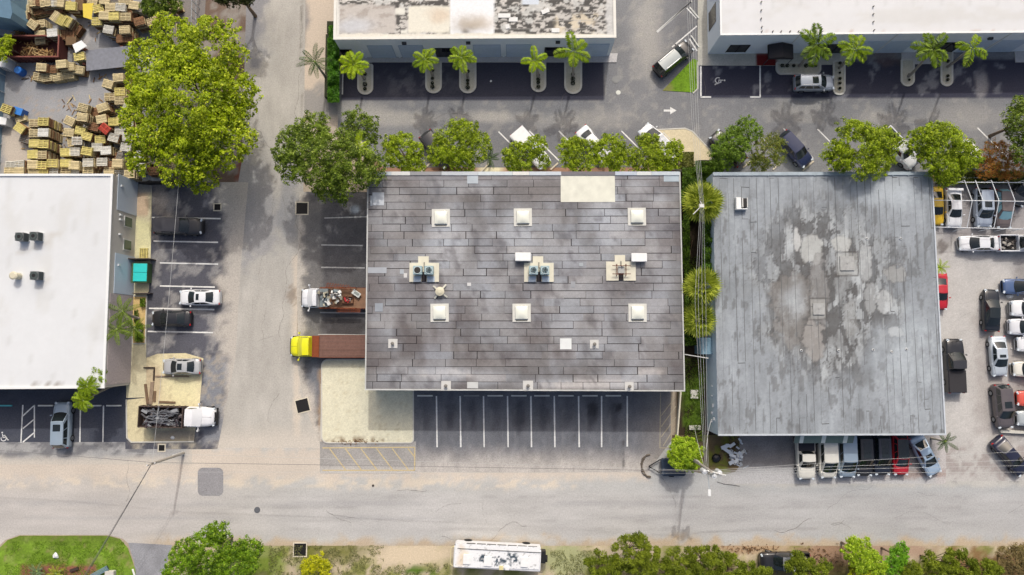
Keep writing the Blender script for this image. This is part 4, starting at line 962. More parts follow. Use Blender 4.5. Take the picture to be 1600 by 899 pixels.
for (x, y) in ((1189, 4), (1189, 17), (1189, 30), (1190, 43), (1190, 50), (1364, 11), (1364, 23), (1364, 35), (1365, 48), (1207, 50), (1220, 50), (1234, 50), (1247, 50)): p = P(x, y, h5) - B5.location; b.tube((p.x, p.y, h5), (p.x, p.y, h5 + .25), .07, .07, 8)
b.build('vent_pipe', M('pipe_grey'), B5)
facade(B5, bc5, [('shop_window', 1131, 1161, .6, 2.6, DK, .03), ('shop_window', 1251, 1312, .1, 2.6, DK, .03), ('roll_up_door', 1330, 1366, .02, 3.3, M('door_greyblue', (214, 224, 234), .5), .03), ('roll_up_door', 1369, 1408, .02, 3.3, M('door_greyblue'), .03), ('shop_window', 1432, 1485, .05, 2.8, DK, .03),
    ('roll_up_door', 1492, 1530, .02, 3.3, M('door_greyblue'), .03), ('roll_up_door', 1537, 1578, .02, 3.3, M('door_greyblue'), .03), ('roll_up_door', 1600, 1650, .02, 3.3, M('door_greyblue'), .03)], 85)
b = MB()
for x in (1366.5, 1533, 1222, 1428): u = uS(B5, bc5, x, 85); wbox(b, bc5[0], bc5[1], u - .04, u + .04, 0, 5.1, .012, .05)
b.build('downpipe', M('gutter_white'), B5)
b = MB()
for x in (1257, 1512): u = uS(B5, bc5, x, 85); wbox(b, bc5[0], bc5[1], u - .25, u + .25, 3.8, 4.1, .012, .25)
b.build('wall_light', M('lamp_dark'), B5)
W5a, W5c = bc5[3], bc5[0]
b = MB(); d5 = (W5c - W5a).normalized(); uu = ((P(1105, 40) - B5.location) - W5a).dot(d5); wbox(b, W5a, W5c, uu - 1.1, uu + 1.2, .8, 3.6, .015, .03); f = b.build('shop_window', DK, B5)
aw = thing('entrance_awning', 'black peaked entrance awning over a red step', 'awning', P(1206, 90) + UP * 0)
yw = pc5[3].y; dy = yw - aw.location.y
b = MB(); prof = [(-1.45, 2.5), (-1.45, 2.75), (0, 3.35), (1.45, 2.75), (1.45, 2.5)]
y0, y1 = dy - .01, dy - 1.7
for (a, c) in zip(prof[:-1], prof[1:]): b.face([(a[0], y0, a[1]), (c[0], y0, c[1]), (c[0], y1, c[1]), (a[0], y1, a[1])]); b.face([(a[0], y0, a[1] - .03), (c[0], y0, c[1] - .03), (c[0], y1, c[1] - .03), (a[0], y1, a[1] - .03)])
b.face([(p[0], y1, p[1]) for p in prof]); b.build('canopy', M('awning_black', (36, 34, 40), .7), aw)
b = MB()
for s in (-1.4, 1.4): b.tube((s, y1 + .05, 0.1), (s, y1 + .05, 2.6), .04); 
b.build('post', M('lamp_dark'), aw)
# ---- blue building at the top left
h6 = 4.2
B6 = thing('blue_shed', 'blue grey metal shed on the left edge of the pallet yard', 'building', P(-20, 30))
pp = RP([(-80, -60), (18, -60), (17, 2), (20, 20), (17, 30), (-80, 12)], h6)
b = MB(); b.prism([(p.x - B6.location.x, p.y - B6.location.y) for p in pp][::-1], 0, h6); b.build('wall', M('shed_blue', (116, 150, 172), .6, var=.15), B6)
b = MB(); b.prism([(p.x - B6.location.x, p.y - B6.location.y) for p in pp][::-1], h6, h6 + .06); b.build('roof', M('shed_roof', (92, 124, 146), .6, var=.2), B6)
# ------------------------------------------------------------------ vehicles
TYRE = M('tyre', (30, 30, 32), .9); RIM = M('rim', (150, 152, 155), .35, .7); BLK = M('trim_black', (26, 27, 29), .5); CHR = M('chrome', (190, 192, 196), .2, .9)
HLM = MGLASSL('headlamp', (214, 222, 228)); TLM = MGLASSL('tail_lamp', (176, 24, 24))
def patch(b, c00, c10, c11, c01, D0, D1, u0=0, u1=1, v0=0, v1=1, nu=8, nv=4, off=0.0):
    """bilinear patch c00-c10 (v=0) to c01-c11 (v=1), crowned by D along u"""
    pts = []
    for i in range(nu + 1):
        for j in range(nv + 1):
            u = u0 + (u1 - u0) * i / nu; v = v0 + (v1 - v0) * j / nv
            p = (c00.lerp(c10, u)).lerp(c01.lerp(c11, u), v) + D0.lerp(D1, v) * (1 - (2 * u - 1) ** 2); pts.append(p)
    if off:
        n = ((c10 - c00).cross(c01 - c00)).normalized(); ctr = (c00 + c10 + c11 + c01) / 4
        if n.dot(ctr - Vector((0, 0, .6))) < 0: n = -n
        pts = [p + n * off for p in pts]
    b.grid(pts, nu + 1, nv + 1)
TYPES = {
 # L, W, H, belt z, hood z, [rear base, rear roof, front roof, windscreen base] as fraction of half length, roof width, boot z
 'sedan': dict(L=4.75, W=1.84, H=1.43, zb=.92, zh=.86, x=(-.70, -.36, .10, .46), wt=.60, zr=.98),
 'coupe': dict(L=4.6, W=1.84, H=1.34, zb=.90, zh=.84, x=(-.72, -.30, .06, .42), wt=.58, zr=.96),
 'hatch': dict(L=4.3, W=1.80, H=1.50, zb=.94, zh=.90, x=(-.93, -.74, .14, .52), wt=.62, zr=1.0),
 'suv': dict(L=4.85, W=1.93, H=1.74, zb=1.08, zh=1.04, x=(-.95, -.80, .16, .50), wt=.66, zr=1.08),
 'bigsuv': dict(L=5.4, W=2.05, H=1.90, zb=1.18, zh=1.14, x=(-.965, -.88, .16, .44), wt=.70, zr=1.18),
 'van': dict(L=5.1, W=1.98, H=1.86, zb=1.12, zh=1.02, x=(-.96, -.88, .22, .66), wt=.72, zr=1.1),
 'pickup': dict(L=5.6, W=2.0, H=1.85, zb=1.14, zh=1.12, x=(-.14, -.08, .20, .46), wt=.66, zr=1.14),
}
def car(name, lab, px, py, heading, kind, paint, sunroof=0, group=None, cat=None, roof=None, scale=1.0, extras=(), k=1.0, hood_mat=None, zc=.75, glass=None, W=None):
    tp = dict(TYPES[kind]); hL = tp['L'] / 2 * scale; hW = (W or tp['W']) / 2; Hh = tp['H']; zb = tp['zb']; zh = tp['zh']; zr = tp['zr']
    g = P(px, py, zc); t = thing(name, lab, cat or 'car', (g.x, g.y, .03), math.radians(heading), group)
    pm = MPAINT(*paint) if isinstance(paint, tuple) else paint
    xb, xr, xf, xw = [f * hL for f in tp['x']]
    pick = kind == 'pickup'
    # lower body loft
    st = [(-1.0, .74, zr - .42), (-.985, .86, zr - .14), (-.955, .93, zr - .03), (-.86, .975, zr), (-.7, .995, zr + .01), (xb / hL, 1.0, zr + .01 if not pick else zb), (-.2, 1.0, zb + .01), (.2, 1.0, zb), (xw / hL, .995, zb - .005), (.66, .985, zh + .005), (.78, .965, zh - .03), (.88, .93, zh - .08), (.945, .86, zh - .16), (.98, .76, zh - .28), (1.0, .62, zh - .42)]
    st = sorted(st)
    if pick: st = [(s, w_, (zb - .02 if s < xb / hL - .01 and s > -.93 else z)) for s, w_, z in st if s >= xb / hL - .001 or True]
    rows = []
    for s, w_, z in st:
        w2 = hW * w_; x = s * hL; zlo = .24
        half = [(w2 * .80, zlo), (w2 * .97, zlo + .10), (w2, zlo + .32), (w2 * .985, z - .18), (w2 * .945, z - .05), (w2 * .84, z + .0), (w2 * .5, z + .035), (0, z + .045)]
        half = [(y, max(q, zlo + .004 * i)) for i, (y, q) in enumerate(half)]
        rows.append([(x, y, q) for y, q in half] + [(x, -y, q) for y, q in half[-2::-1]])
    if pick:
        rows = [r for r in rows if r[0][0] >= xb - .02]
        x = xb; w2 = hW; half = [(w2 * .80, .24), (w2 * .97, .34), (w2, .56), (w2 * .985, zb - .18), (w2 * .945, zb - .05), (w2 * .84, zb), (w2 * .5, zb), (0, zb)]
        rows.insert(0, [(x - .05, y, q) for y, q in half] + [(x - .05, -y, q) for y, q in half[-2::-1]])
    b = MB(); nc = len(rows[0]); b.grid([p for r in rows for p in r], len(rows), nc)
    b.face(rows[0]); b.face(rows[-1][::-1]); b.face([r[0] for r in rows] + [r[-1] for r in rows[::-1]])
    body = b.build('body', pm, t, smooth=True)
    # hood seam and panel
    b = MB(); z = zh + .02
    for s in (-1, 1): b.beam((xw + .1, s * hW * .78, zb + .022), (hL * .86, s * hW * .66, zh - .055), .02, .012)
    b.build('hood_seam', BLK, body)
    # cabin
    A = [Vector((xw, s * hW * .86, zb - .01)) for s in (-1, 1)]; Fr = [Vector((xf, s * hW * tp['wt'] * 1.12, Hh - .03)) for s in (-1, 1)]
    Rr = [Vector((xr, s * hW * tp['wt'] * 1.10, Hh - .05)) for s in (-1, 1)]; Bb = [Vector((xb, s * hW * .86, (zr if not pick else zb) - .01)) for s in (-1, 1)]
    Am = [Vector(((xf * .25 + xw * .75), s * hW * .90, zb - .01)) for s in (-1, 1)]
    cz = Vector((0, 0, .055)); D_w = Vector((.20, 0, .0)); D_f = Vector((.05, 0, .055)); D_r = Vector((-.04, 0, .05)); D_b = Vector((-.14, 0, 0)); Z = Vector()
    b = MB(); patch(b, A[0], A[1], Fr[1], Fr[0], D_w, D_f); patch(b, Bb[0], Bb[1], Rr[1], Rr[0], D_b, D_r)
    for s in (0, 1):
        sd_ = Vector((0, (-1, 1)[s] * .05, 0)); patch(b, Bb[s], A[s], Fr[s], Rr[s], sd_, Z)
    cab = b.build('cabin', pm, t, smooth=True)
    b = MB(); patch(b, Fr[0], Fr[1], Rr[1], Rr[0], D_f, D_r, nv=6)
    rm = pm if roof is None else (MPAINT(*roof) if isinstance(roof, tuple) else roof)
    rfo = b.build('roof', rm, t, smooth=True)
    gm_ = glass or MGLASS()
    b = MB(); patch(b, A[0], A[1], Fr[1], Fr[0], D_w, D_f, .05, .95, .03, .93, off=.014); b.build('windshield', gm_, t, smooth=True)
    b = MB(); patch(b, Bb[0], Bb[1], Rr[1], Rr[0], D_b, D_r, .09, .91, .10, .90, off=.014); b.build('rear_window', gm_, t, smooth=True)
    for s in (0, 1):
        sd_ = Vector((0, (-1, 1)[s] * .05, 0))
        segs = ((.10, .50), (.53, .86)) if not pick else ((.12, .80),)
        if kind in ('suv', 'bigsuv', 'van', 'hatch'): segs = ((.05, .26), (.29, .58), (.61, .86))
        for (a0, a1) in segs:
            b = MB(); patch(b, Bb[s], A[s], Fr[s], Rr[s], sd_, Z, a0, a1, .14, .88, nu=3, nv=2, off=.012); b.build('side_window', gm_, t, smooth=True)
    if sunroof:
        v0, v1 = {1: (.12, .42), 2: (.08, .92), 3: (.05, .55)}[sunroof]
        b = MB(); patch(b, Fr[0], Fr[1], Rr[1], Rr[0], D_f, D_r, .2, .8, v0, v1, nv=3, off=0); b.v = [(x, y, z + .012) for x, y, z in b.v]; b.build('sunroof', gm_, rfo, smooth=True)
    # lamps, grille, bumpers, mirrors
    for s in (-1, 1):
        b = MB(); b.box((hL * .945, s * hW * .70, zh - .17), (.22, .34, .13), -s * .45, rx=0); b.build('headlight', HLM, t, bevel=.03)
        b = MB(); b.box((-hL * .972, s * hW * .76, zr - .16 if not pick else zb - .25), (.13, .30 if not pick else .14, .16 if not pick else .4), s * .35); b.build('taillight', TLM, t, bevel=.02)
        b = MB(); b.box((xw - .18, s * (hW + .10), zb + .06), (.13, .22, .15), s * .2); m_ = b.build('mirror', pm, t, bevel=.03)
    b = MB(); b.box((hL * .985, 0, zh - .33), (.06, hW * .9, .2)); b.build('grille', BLK, t)
    b = MB(); b.box((hL * .985, 0, .36), (.10, hW * 1.5, .16)); b.build('front_bumper', pm if kind in ('sedan', 'coupe', 'hatch') else BLK, t, bevel=.04)
    b = MB(); b.box((-hL * .99, 0, .38), (.10, hW * 1.5, .18)); b.build('rear_bumper', pm if kind in ('sedan', 'coupe', 'hatch') else CHR if pick else BLK, t, bevel=.04)
    b = MB()
    for s in (-.12, .35): b.beam((xw + .12, s * hW, zb + .07), (xw - .02, s * hW + .5, zb + .12), .03, .02)
    b.build('wiper', BLK, t)
    R = .33 if kind in ('sedan', 'coupe', 'hatch') else .38
    for fx in (.60, -.60):
        for s in (-1, 1):
            b = MB(); b.tube((fx * hL, s * (hW - .20), R - .03), (fx * hL, s * (hW + .015), R - .03), R, R, 18); w_ = b.build('wheel', TYRE, t)
            b = MB(); b.tube((fx * hL, s * (hW + .014), R - .03), (fx * hL, s * (hW + .03), R - .03), R * .62, R * .58, 12); b.build('rim', RIM, w_)
    if pick:
        x0 = -hL * .97; x1 = xb - .06; b = MB(); zt = zb + .02
        for s in (-1, 1): b.box(((x0 + x1) / 2, s * (hW - .07), (zt + .35) / 2), (x1 - x0, .14, zt - .35))
        b.box((x0 + .05, 0, (zt + .35) / 2), (.1, hW * 2 - .2, zt - .36)); b.box((x1 - .04, 0, (zt + .4) / 2), (.07, hW * 2 - .2, zt - .42))
        bd = b.build('bed', pm, t, bevel=.02); b = MB(); b.box(((x0 + x1) / 2, 0, .62), (x1 - x0 - .1, hW * 2 - .3, .08)); b.build('bed_floor', M('bed_liner', (44, 42, 42), .9, var=.3), bd)
        if 'cover' in extras:
            b = MB(); b.box(((x0 + x1) / 2, 0, zt + .03), (x1 - x0 - .08, hW * 2 - .16, .05)); b.build('bed_cover', extras['cover'], bd, bevel=.02)
        if 'cargo' in extras:
            b = MB(); r = random.Random(int(px))
            for i in range(26): b.box((r.uniform(x0 + .3, x1 - .3), r.uniform(-.6, .6), r.uniform(.7, 1.0)), (r.uniform(.1, .6), r.uniform(.05, .3), r.uniform(.05, .25)), r.uniform(0, 3), tuple(C(*r.choice(((70, 66, 66), (120, 112, 106), (170, 164, 156), (50, 46, 48))))), rx=r.uniform(-.5, .5))
            b.build('cargo', MV('junk_grain', rough=.6, var=.3), bd)
        if 'toolbox' in extras:
            b = MB(); b.box((x1 - .35, 0, zt + .06), (.5, hW * 2 - .1, .25)); b.build('toolbox', M('hood_white'), bd, bevel=.02)
    if 'rails' in extras:
        b = MB()
        for s in (-1, 1): b.path([(xr + .1, s * hW * tp['wt'] * .98, Hh + .0), (xr + .25, s * hW * tp['wt'] * .98, Hh + .06), (xf - .3, s * hW * tp['wt'] * 1.0, Hh + .06), (xf - .1, s * hW * tp['wt'] * 1.0, Hh + .0)], .025, 6)
        b.build('roof_rail', CHR, rfo)
    if 'rack' in extras:
        b = MB(); n = 6; z = Hh + .28
        for i in range(n): x = xr + .1 + (xf - xr - .2) * i / (n - 1); b.box((x, 0, z), (.06, hW * 1.7, .05))
        for s in (-.85, -.3, .3, .85): b.box(((xr + xf) / 2, s * hW, z + .04), (xf - xr, .05, .04))
        for s in (-.85, .85):
            for x in (xr + .2, xf - .2): b.box((x, s * hW * .95, z - .15), (.04, .04, .35))
        b.build('ladder_rack', M('meter_white'), rfo)
    if 'spoiler' in extras:
        b = MB(); b.box((-hL * .95, 0, zr + .24), (.28, hW * 1.9, .05), ry=-.1)
        for s in (-.6, .6): b.box((-hL * .93, s * hW, zr + .12), (.12, .05, .24))
        b.build('spoiler', pm, t)
    return t
X = {}
WH = ('white', (240, 240, 242)); OW = ('offwhite', (232, 228, 216)); BK = ('black', (34, 35, 40)); SV = ('silver', (186, 196, 210), 1.0, .3); LB = ('lightblue', (178, 200, 222), 1.0, .2); NV = ('navy', (30, 42, 78)); GR = ('greybrown', (104, 96, 98), 1.0, .2); RD = ('red', (196, 24, 44)); GB = ('greyblue', (158, 176, 192), 1.0, .2)
def X_(**k): return k
car('parked_suv', 'long black SUV with dusty roof in the left parking row, nearest the big lime tree', 280.5, 354, -1, 'bigsuv', BK, scale=1.03, cat='SUV', roof=('blackdust', (62, 60, 64)))
car('parked_car', 'white sedan with black sunroof in the left parking row, facing the white-roofed building', 312, 465, 180, 'sedan', WH, sunroof=1)
car('parked_car', 'black car with red tail lamps in the left parking row, below the white sedan', 268, 498, 180, 'sedan', BK, scale=.96)
car('parked_car', 'silver beige sedan with dark roof glass on the sandy slab', 284, 573, 180, 'sedan', ('champagne', (196, 196, 196), 1.0, .2), sunroof=3, scale=.92)
car('parked_suv', 'pale blue grey SUV with sunroof nosed up into the black lot', 97.5, 664, 91, 'suv', ('mistblue', (166, 182, 196), 1.0, .2), sunroof=1, scale=1.08, cat='SUV')
car('parked_car', 'black car mostly hidden below the wide tree behind the brown roof', 683, 234, -52, 'suv', BK)
car('parked_pickup', 'white pickup with flat white bed cover under the small tree behind the brown roof', 829, 232, -49, 'pickup', WH, extras={'cover': M('hood_white')}, cat='pickup truck', scale=.98)
car('parked_car', 'white sedan with black glass, mostly hidden between the row trees', 927, 225, -50, 'sedan', WH)
car('parked_van', 'white work van with ladder rack beside the sand island', 1030, 226, 133, 'van', WH, extras={'rack': 1}, cat='van', scale=1.12)
car('parked_suv', 'black SUV hidden under the tree right of the sand island', 1137, 232, 133, 'suv', BK, cat='SUV')
car('parked_suv', 'navy blue SUV in a slanted bay above the grey strip roof', 1241, 233.5, -49, 'suv', NV, cat='SUV', scale=.98)
car('parked_pickup', 'white pickup with ladder rack showing between the two rightmost green trees', 1404, 232, -49, 'pickup', WH, extras={'rack': 1, 'cargo': 1}, cat='pickup truck')
car('parked_car', 'white car barely showing beneath the tree beside the reddish bush', 1524, 247, -49, 'sedan', WH)
car('parked_suv', 'dark SUV with silver ribbed roof beside the grass triangle', 1052, 92, 40, 'suv', BK, roof=('roofsilver', (176, 182, 180)), extras={'rails': 1}, cat='SUV', scale=1.08, hood_mat=1)
car('parked_suv', 'silver SUV with small sunroof parked beneath the palms in front of the long white building', 1271.5, 130, 0, 'suv', ('silver2', (176, 182, 192), 1.0, .3), sunroof=1, extras={'rails': 1}, cat='SUV', glass=None, scale=.98)
car('parked_car', 'yellow car tucked against the grey building, left of the white coupe', 1462, 322, -90, 'coupe', ('yellow', (236, 190, 20)), W=1.8)
car('parked_car', 'white coupe with rear spoiler under the white tube frame', 1490.5, 326, -91, 'coupe', WH, extras={'spoiler': 1})
car('parked_suv', 'silver SUV with sunroof under the white tube frame', 1535.5, 325, -91, 'suv', SV, sunroof=1, cat='SUV', scale=.96)
car('parked_suv', 'rusty brown SUV with pale windshield under the white tube frame', 1566.5, 327, -91, 'suv', ('dullbrown', (108, 96, 94)), glass=MGLASSL('pale_glass', (150, 196, 206)), cat='SUV', scale=.95)
car('parked_car', 'dark grey car at the right edge under the tube frame', 1600, 292, -115, 'sedan', ('darkgrey', (60, 64, 70)))
car('parked_car', 'boxy white sedan parked crosswise below the tube frame', 1529, 380.5, 180, 'sedan', WH, scale=.96)
car('parked_pickup', 'white pickup with junk in its open bed behind the boxy white sedan', 1595, 380.5, 0, 'pickup', WH, extras={'cargo': 1}, cat='pickup truck')
car('parked_car', 'red car half under the edge of the grey roof', 1468.5, 456, -91, 'coupe', RD, scale=.92, W=1.8)
car('parked_car', 'blue sedan facing left at the right edge of the concrete yard', 1599, 448, 180, 'sedan', ('steelblue', (80, 104, 146), 1.0, .2))
car('parked_car', 'glossy black sedan with rounded glass roof in the middle of the concrete yard', 1549, 485, 87, 'sedan', ('blackblue', (30, 34, 42)), scale=1.03, roof=MGLASS())
car('parked_car', 'silver sedan with black sunroof, below the glossy black sedan', 1560.5, 557, -89, 'sedan', ('silver3', (204, 212, 220), 1.0, .2), sunroof=1, scale=.98)
car('parked_suv', 'brownish grey SUV with sunroof in the concrete yard, below the silver sedan', 1566.5, 635, -87, 'suv', GR, sunroof=1, cat='SUV', scale=1.03)
car('parked_car', 'dark maroon-tailed sedan slanting at the lower right corner of the concrete yard', 1579, 713, -51, 'sedan', ('darknavy', (30, 34, 58)), scale=1.03)
car('parked_suv', 'white car at the right edge with an open dark sunroof, below the blue sedan', 1611, 482, 180, 'suv', WH, sunroof=2)
car('parked_suv', 'white SUV with large dark roof glass at the right edge, beside the glossy black sedan', 1608, 511, 180, 'suv', ('white2', (226, 226, 230)), sunroof=2, extras={'rails': 1}, cat='SUV')
car('parked_car', 'plain white car with rounded end at the right edge, just above the silver sedan', 1618, 538, 180, 'hatch', WH)
car('parked_car', 'white car with black roof mark at the right edge, below the rounded white car', 1612, 577, 180, 'hatch', OW, sunroof=1)
car('parked_car', 'orange red car at the right edge beside the brownish grey SUV', 1618, 623, 180, 'hatch', ('coral', (226, 92, 76)))
car('parked_car', 'silver car at the right edge below the orange red car', 1618, 654, 180, 'hatch', ('silver4', (190, 196, 198), 1.0, .2))
row = 'cars parked nose out in front of the grey building'
car('parked_pickup', 'white pickup with black bed cover, first in the nose-out row under the awning', 1258, 711, -90, 'pickup', OW, group=row, extras={'cover': M('cover_black', (28, 30, 44), .7)}, cat='pickup truck', scale=.98)
car('parked_van', 'plain white van between the white pickup and the grey-blue minivan', 1292.5, 712, -90, 'van', OW, group=row, cat='van', scale=1.0)
car('parked_van', 'grey-blue minivan under the right end of the striped awning', 1322, 711, -90, 'van', GB, group=row, cat='van', scale=1.0)
car('parked_car', 'black car with long roof glass right of the grey-blue minivan', 1348.5, 711, -90, 'suv', BK, sunroof=2, group=row, scale=.97)
car('parked_car', 'dark navy car with roof glass left of the red car in the nose-out row', 1376.5, 710, -90, 'suv', ('inkblue', (34, 40, 54)), sunroof=2, group=row, scale=.96)
car('parked_car', 'bright red car with dark roof in the nose-out row', 1406.5, 710, -90, 'hatch', RD, roof=MGLASS(), group=row, scale=1.1, sunroof=0)
car('parked_car', 'pale silver blue sedan standing askew at the end of the nose-out row', 1446, 711.5, -63, 'sedan', LB, sunroof=1, group=row, scale=1.03)
car('parked_pickup', 'black pickup with flat black bed cover beside the grey building wall', 1491, 572, 90, 'pickup', BK, extras={'cover': M('cover_black2', (46, 44, 48), .8)}, cat='pickup truck', scale=1.12, W=2.1, roof=('softtop', (52, 52, 56)))
car('parked_pickup', 'black pickup with white toolbox half hidden by the pines at the bottom', 1226, 877, 180, 'pickup', BK, extras={'toolbox': 1, 'cargo': 1, }, cat='pickup truck', scale=1.0, roof=('greyroof', (140, 144, 150)))
t = thing('ladder', 'dark metal ladder rack standing up beside the black pickup by the wall', 'ladder', P(1482, 535) + UP * 0)
b = MB()
for s in (-.25, .25): b.tube((s, 0, 0), (s, .2, 2.2), .03)
for k in range(6): b.tube((-.25, .03 + k * .03, .3 + .35 * k), (.25, .03 + k * .03, .3 + .35 * k), .02)
b.build('ladder_frame', BLK, t)
o = MB().blob((0, 0, .25), .33, jit=.05).build('satellite_dish', M('hood_white'), None, smooth=True); o.location = P(1475, 543); tag(o, 'round white dish by the wall beside the black pickup', 'dish')

def cab(t, x0, L, W, Hh, paint, hood=.45, face=1, roofL=.5, sleeper=0):
    """conventional truck cab: hood in front, cab behind; front towards +x"""
    pm = MPAINT(*paint); hw = W / 2; xs = [(0, 1.0, 1.35), (.25, 1.0, 1.36), (.55, .96, 1.33), (.78, .88, 1.27), (.92, .74, 1.14), (1.0, .52, .9)]
    xc = x0 + L * (1 - hood); hl = L * hood; rows = []
    for s, w_, z in xs:
        w2 = hw * w_; half = [(w2 * .9, .45), (w2, .7), (w2 * .98, z - .25), (w2 * .90, z - .06), (w2 * .6, z + .03), (0, z + .06)]
        rows.append([(xc + s * hl, y, q) for y, q in half] + [(xc + s * hl, -y, q) for y, q in half[-2::-1]])
    b = MB(); b.grid([p for r in rows for p in r], len(rows), len(rows[0])); b.face(rows[-1]); b.face(rows[0]); b.build('hood', pm, t, smooth=True)
    b = MB(); b.box((x0 + L * (1 - hood) / 2, 0, .95), (L * (1 - hood), W, 1.0)); b.build('cab_body', pm, t, bevel=.06)
    z0, z1 = 1.42, Hh; A = [Vector((xc + .05, s * hw * .94, z0)) for s in (-1, 1)]; Fr = [Vector((xc - .68, s * hw * .84, z1)) for s in (-1, 1)]; Bb = [Vector((x0 + .02, s * hw * .94, z0)) for s in (-1, 1)]; Rr = [Vector((x0 + .1, s * hw * .84, z1)) for s in (-1, 1)]
    Z = Vector(); Dw = Vector((.16, 0, 0)); Df = Vector((.08, 0, .06)); Dr = Vector((0, 0, .06))
    b = MB(); patch(b, A[0], A[1], Fr[1], Fr[0], Dw, Df); patch(b, Bb[0], Bb[1], Rr[1], Rr[0], Z, Dr); patch(b, Fr[0], Fr[1], Rr[1], Rr[0], Df, Dr)
    for s in (0, 1): patch(b, Bb[s], A[s], Fr[s], Rr[s], Z, Z)
    b.build('cab_roof', pm, t, smooth=True)
    b = MB(); patch(b, A[0], A[1], Fr[1], Fr[0], Dw, Df, .05, .95, .08, .9, off=.015); b.build('windshield', MGLASS(), t, smooth=True)
    for s in (0, 1): b = MB(); patch(b, Bb[s], A[s], Fr[s], Rr[s], Z, Z, .25, .85, .15, .85, off=.015); b.build('side_window', MGLASS(), t)
    for s in (-1, 1):
        b = MB(); b.box((xc + hl * .86, s * hw * .82, .98), (.2, .26, .22), -s * .6); b.build('headlight', HLM, t, bevel=.03)
        b = MB(); b.beam((xc - .15, s * hw, 1.5), (xc - .1, s * (hw + .32), 1.6), .05, .05); b.box((xc - .1, s * (hw + .36), 1.6), (.12, .2, .4)); b.build('mirror', pm, t)
        for x in (xc + hl * .45,): b = MB(); b.tube((x, s * (hw - .3), .48), (x, s * (hw + .02), .48), .48, .48, 18); w_ = b.build('wheel', TYRE, t); b = MB(); b.tube((x, s * (hw + .02), .48), (x, s * (hw + .04), .48), .28, .26, 12); b.build('rim', RIM, w_)
    b = MB(); b.box((xc + hl * .97, 0, .95), (.12, W * .5, .3)); b.build('grille', BLK, t)
    b = MB(); b.beam((xc + .02, -hw * .86, 1.43), (xc + .02, hw * .86, 1.43), .05, .03); b.beam((xc + .1, 0, 1.43), (xc + hl * .8, 0, 1.36), .02, .015); b.build('hood_seam', BLK, t)
    b = MB(); b.box((xc + hl + .04, 0, .6), (.16, W * .9, .3)); b.build('bumper', BLK, t, bevel=.04)
def rear_wheels(t, xs, W):
    for x in xs:
        for s in (-1, 1): b = MB(); b.tube((x, s * (W / 2 - .5), .48), (x, s * (W / 2), .48), .48, .48, 18); w_ = b.build('wheel', TYRE, t); b = MB(); b.tube((x, s * W / 2, .48), (x, s * (W / 2 + .02), .48), .28, .26, 12); b.build('rim', RIM, w_)
RUST = M('rust'); 
# yellow cab truck, brown flat deck; nose to the left
g = P(453, 541.5, 1.2); t = thing('flatbed_truck', 'truck with bright yellow cab and long brown flat deck beside the sand pad', 'truck', (g.x, g.y, 0), math.pi)
cab(t, -2.55, 2.55, 2.35, 2.25, ('cabyellow', (240, 236, 0)), hood=.42)
b = MB(); b.box((-3.0, 0, 1.15), (.8, 2.45, .5)); b.build('headboard', M('rust_red', (134, 66, 34), .9, var=.4, scale=4), t)
def f_deck(n): pass
b = MB()
for k in range(11): b.box((-6.45, -1.12 + .224 * k, 1.24 + .002 * (k % 2)), (6.1, .215, .1), 0, tuple(C(122, 92, 82, k=random.uniform(.9, 1.1))))
b.build('deck', MV('deck_grain', rough=.9, var=.3, scale=3), t)
b = MB()
for s in (-1, 1): b.box((-6.45, s * 1.27, 1.2), (6.15, .08, .2))
b.box((-5, .4, .8), (8, .15, .3)); b.box((-5, -.4, .8), (8, .15, .3)); b.build('chassis', RUST, t)
rear_wheels(t, (-7.2, -8.4), 2.3)
# white cab truck with scrap on its deck
g = P(470.5, 466, 1.2); t = thing('flatbed_truck', 'truck with white cab hauling scrap metal on a rusty deck, above the yellow truck', 'truck', (g.x, g.y, 0), math.pi)
cab(t, -2.1, 2.1, 2.2, 2.1, ('white',(240, 240, 242)), hood=.45)
b = MB(); b.box((-5.2, 0, .98), (6.2, 2.35, .12)); b.build('deck', M('deck_rust', (142, 108, 84), .9, var=.3, scale=2), t)
b = MB()
for s in (-1, 1): b.box((-5.2, s * 1.2, .95), (6.2, .08, .2)); b.box((-4.6, s * .4, .6), (7, .12, .28))
b.build('chassis', RUST, t)
b = MB()
for s in (-1, 1):
    for z in (1.25, 1.5, 1.75): b.beam((-2.3, s * 1.18, z), (-6.4, s * 1.18, z), .05, .05)
    for k in range(7): b.box((-2.3 - .68 * k, s * 1.18, 1.4), (.05, .06, .8))
b.build('side_rack', M('rust_red'), t); rear_wheels(t, (-6.3,), 2.2)
b = MB(); b.box((-2.75, 0, 1.35), (.95, 2.1, .7)); b.build('tool_locker', M('locker_grey', (120, 130, 132), .6), t)
def junk(name, lab, mat, loc, build, cat='scrap', group=None, rz=0):
    b = MB(); build(b); o = b.build(name, mat, None); o.location = loc; o.rotation_euler.z = rz; return tag(o, lab, cat, group)
def atp(x, y, z): p = P(x, y, z); return p
def sb(b, r, n, sx, sy, sz, pal, big=.6):
    for i in range(n): b.box((r.uniform(-sx, sx), r.uniform(-sy, sy), r.uniform(0, sz) + .05), (r.uniform(.15, big), r.uniform(.06, .35), r.uniform(.05, .22)), r.uniform(0, 3.1), tuple(C(*r.choice(pal))), rx=r.uniform(-.6, .6), ry=r.uniform(-.4, .4))
JG = MV('junk_grain', rough=.6, var=.3)
junk('scrap_pile', 'jumble of grey and white appliance scrap behind the white truck cab', JG, atp(517, 466, 1.6), lambda b: sb(b, random.Random(3), 46, 1.3, .85, .6, ((120, 130, 134), (206, 208, 206), (84, 80, 78), (60, 56, 52), (176, 170, 150), (230, 228, 222))))
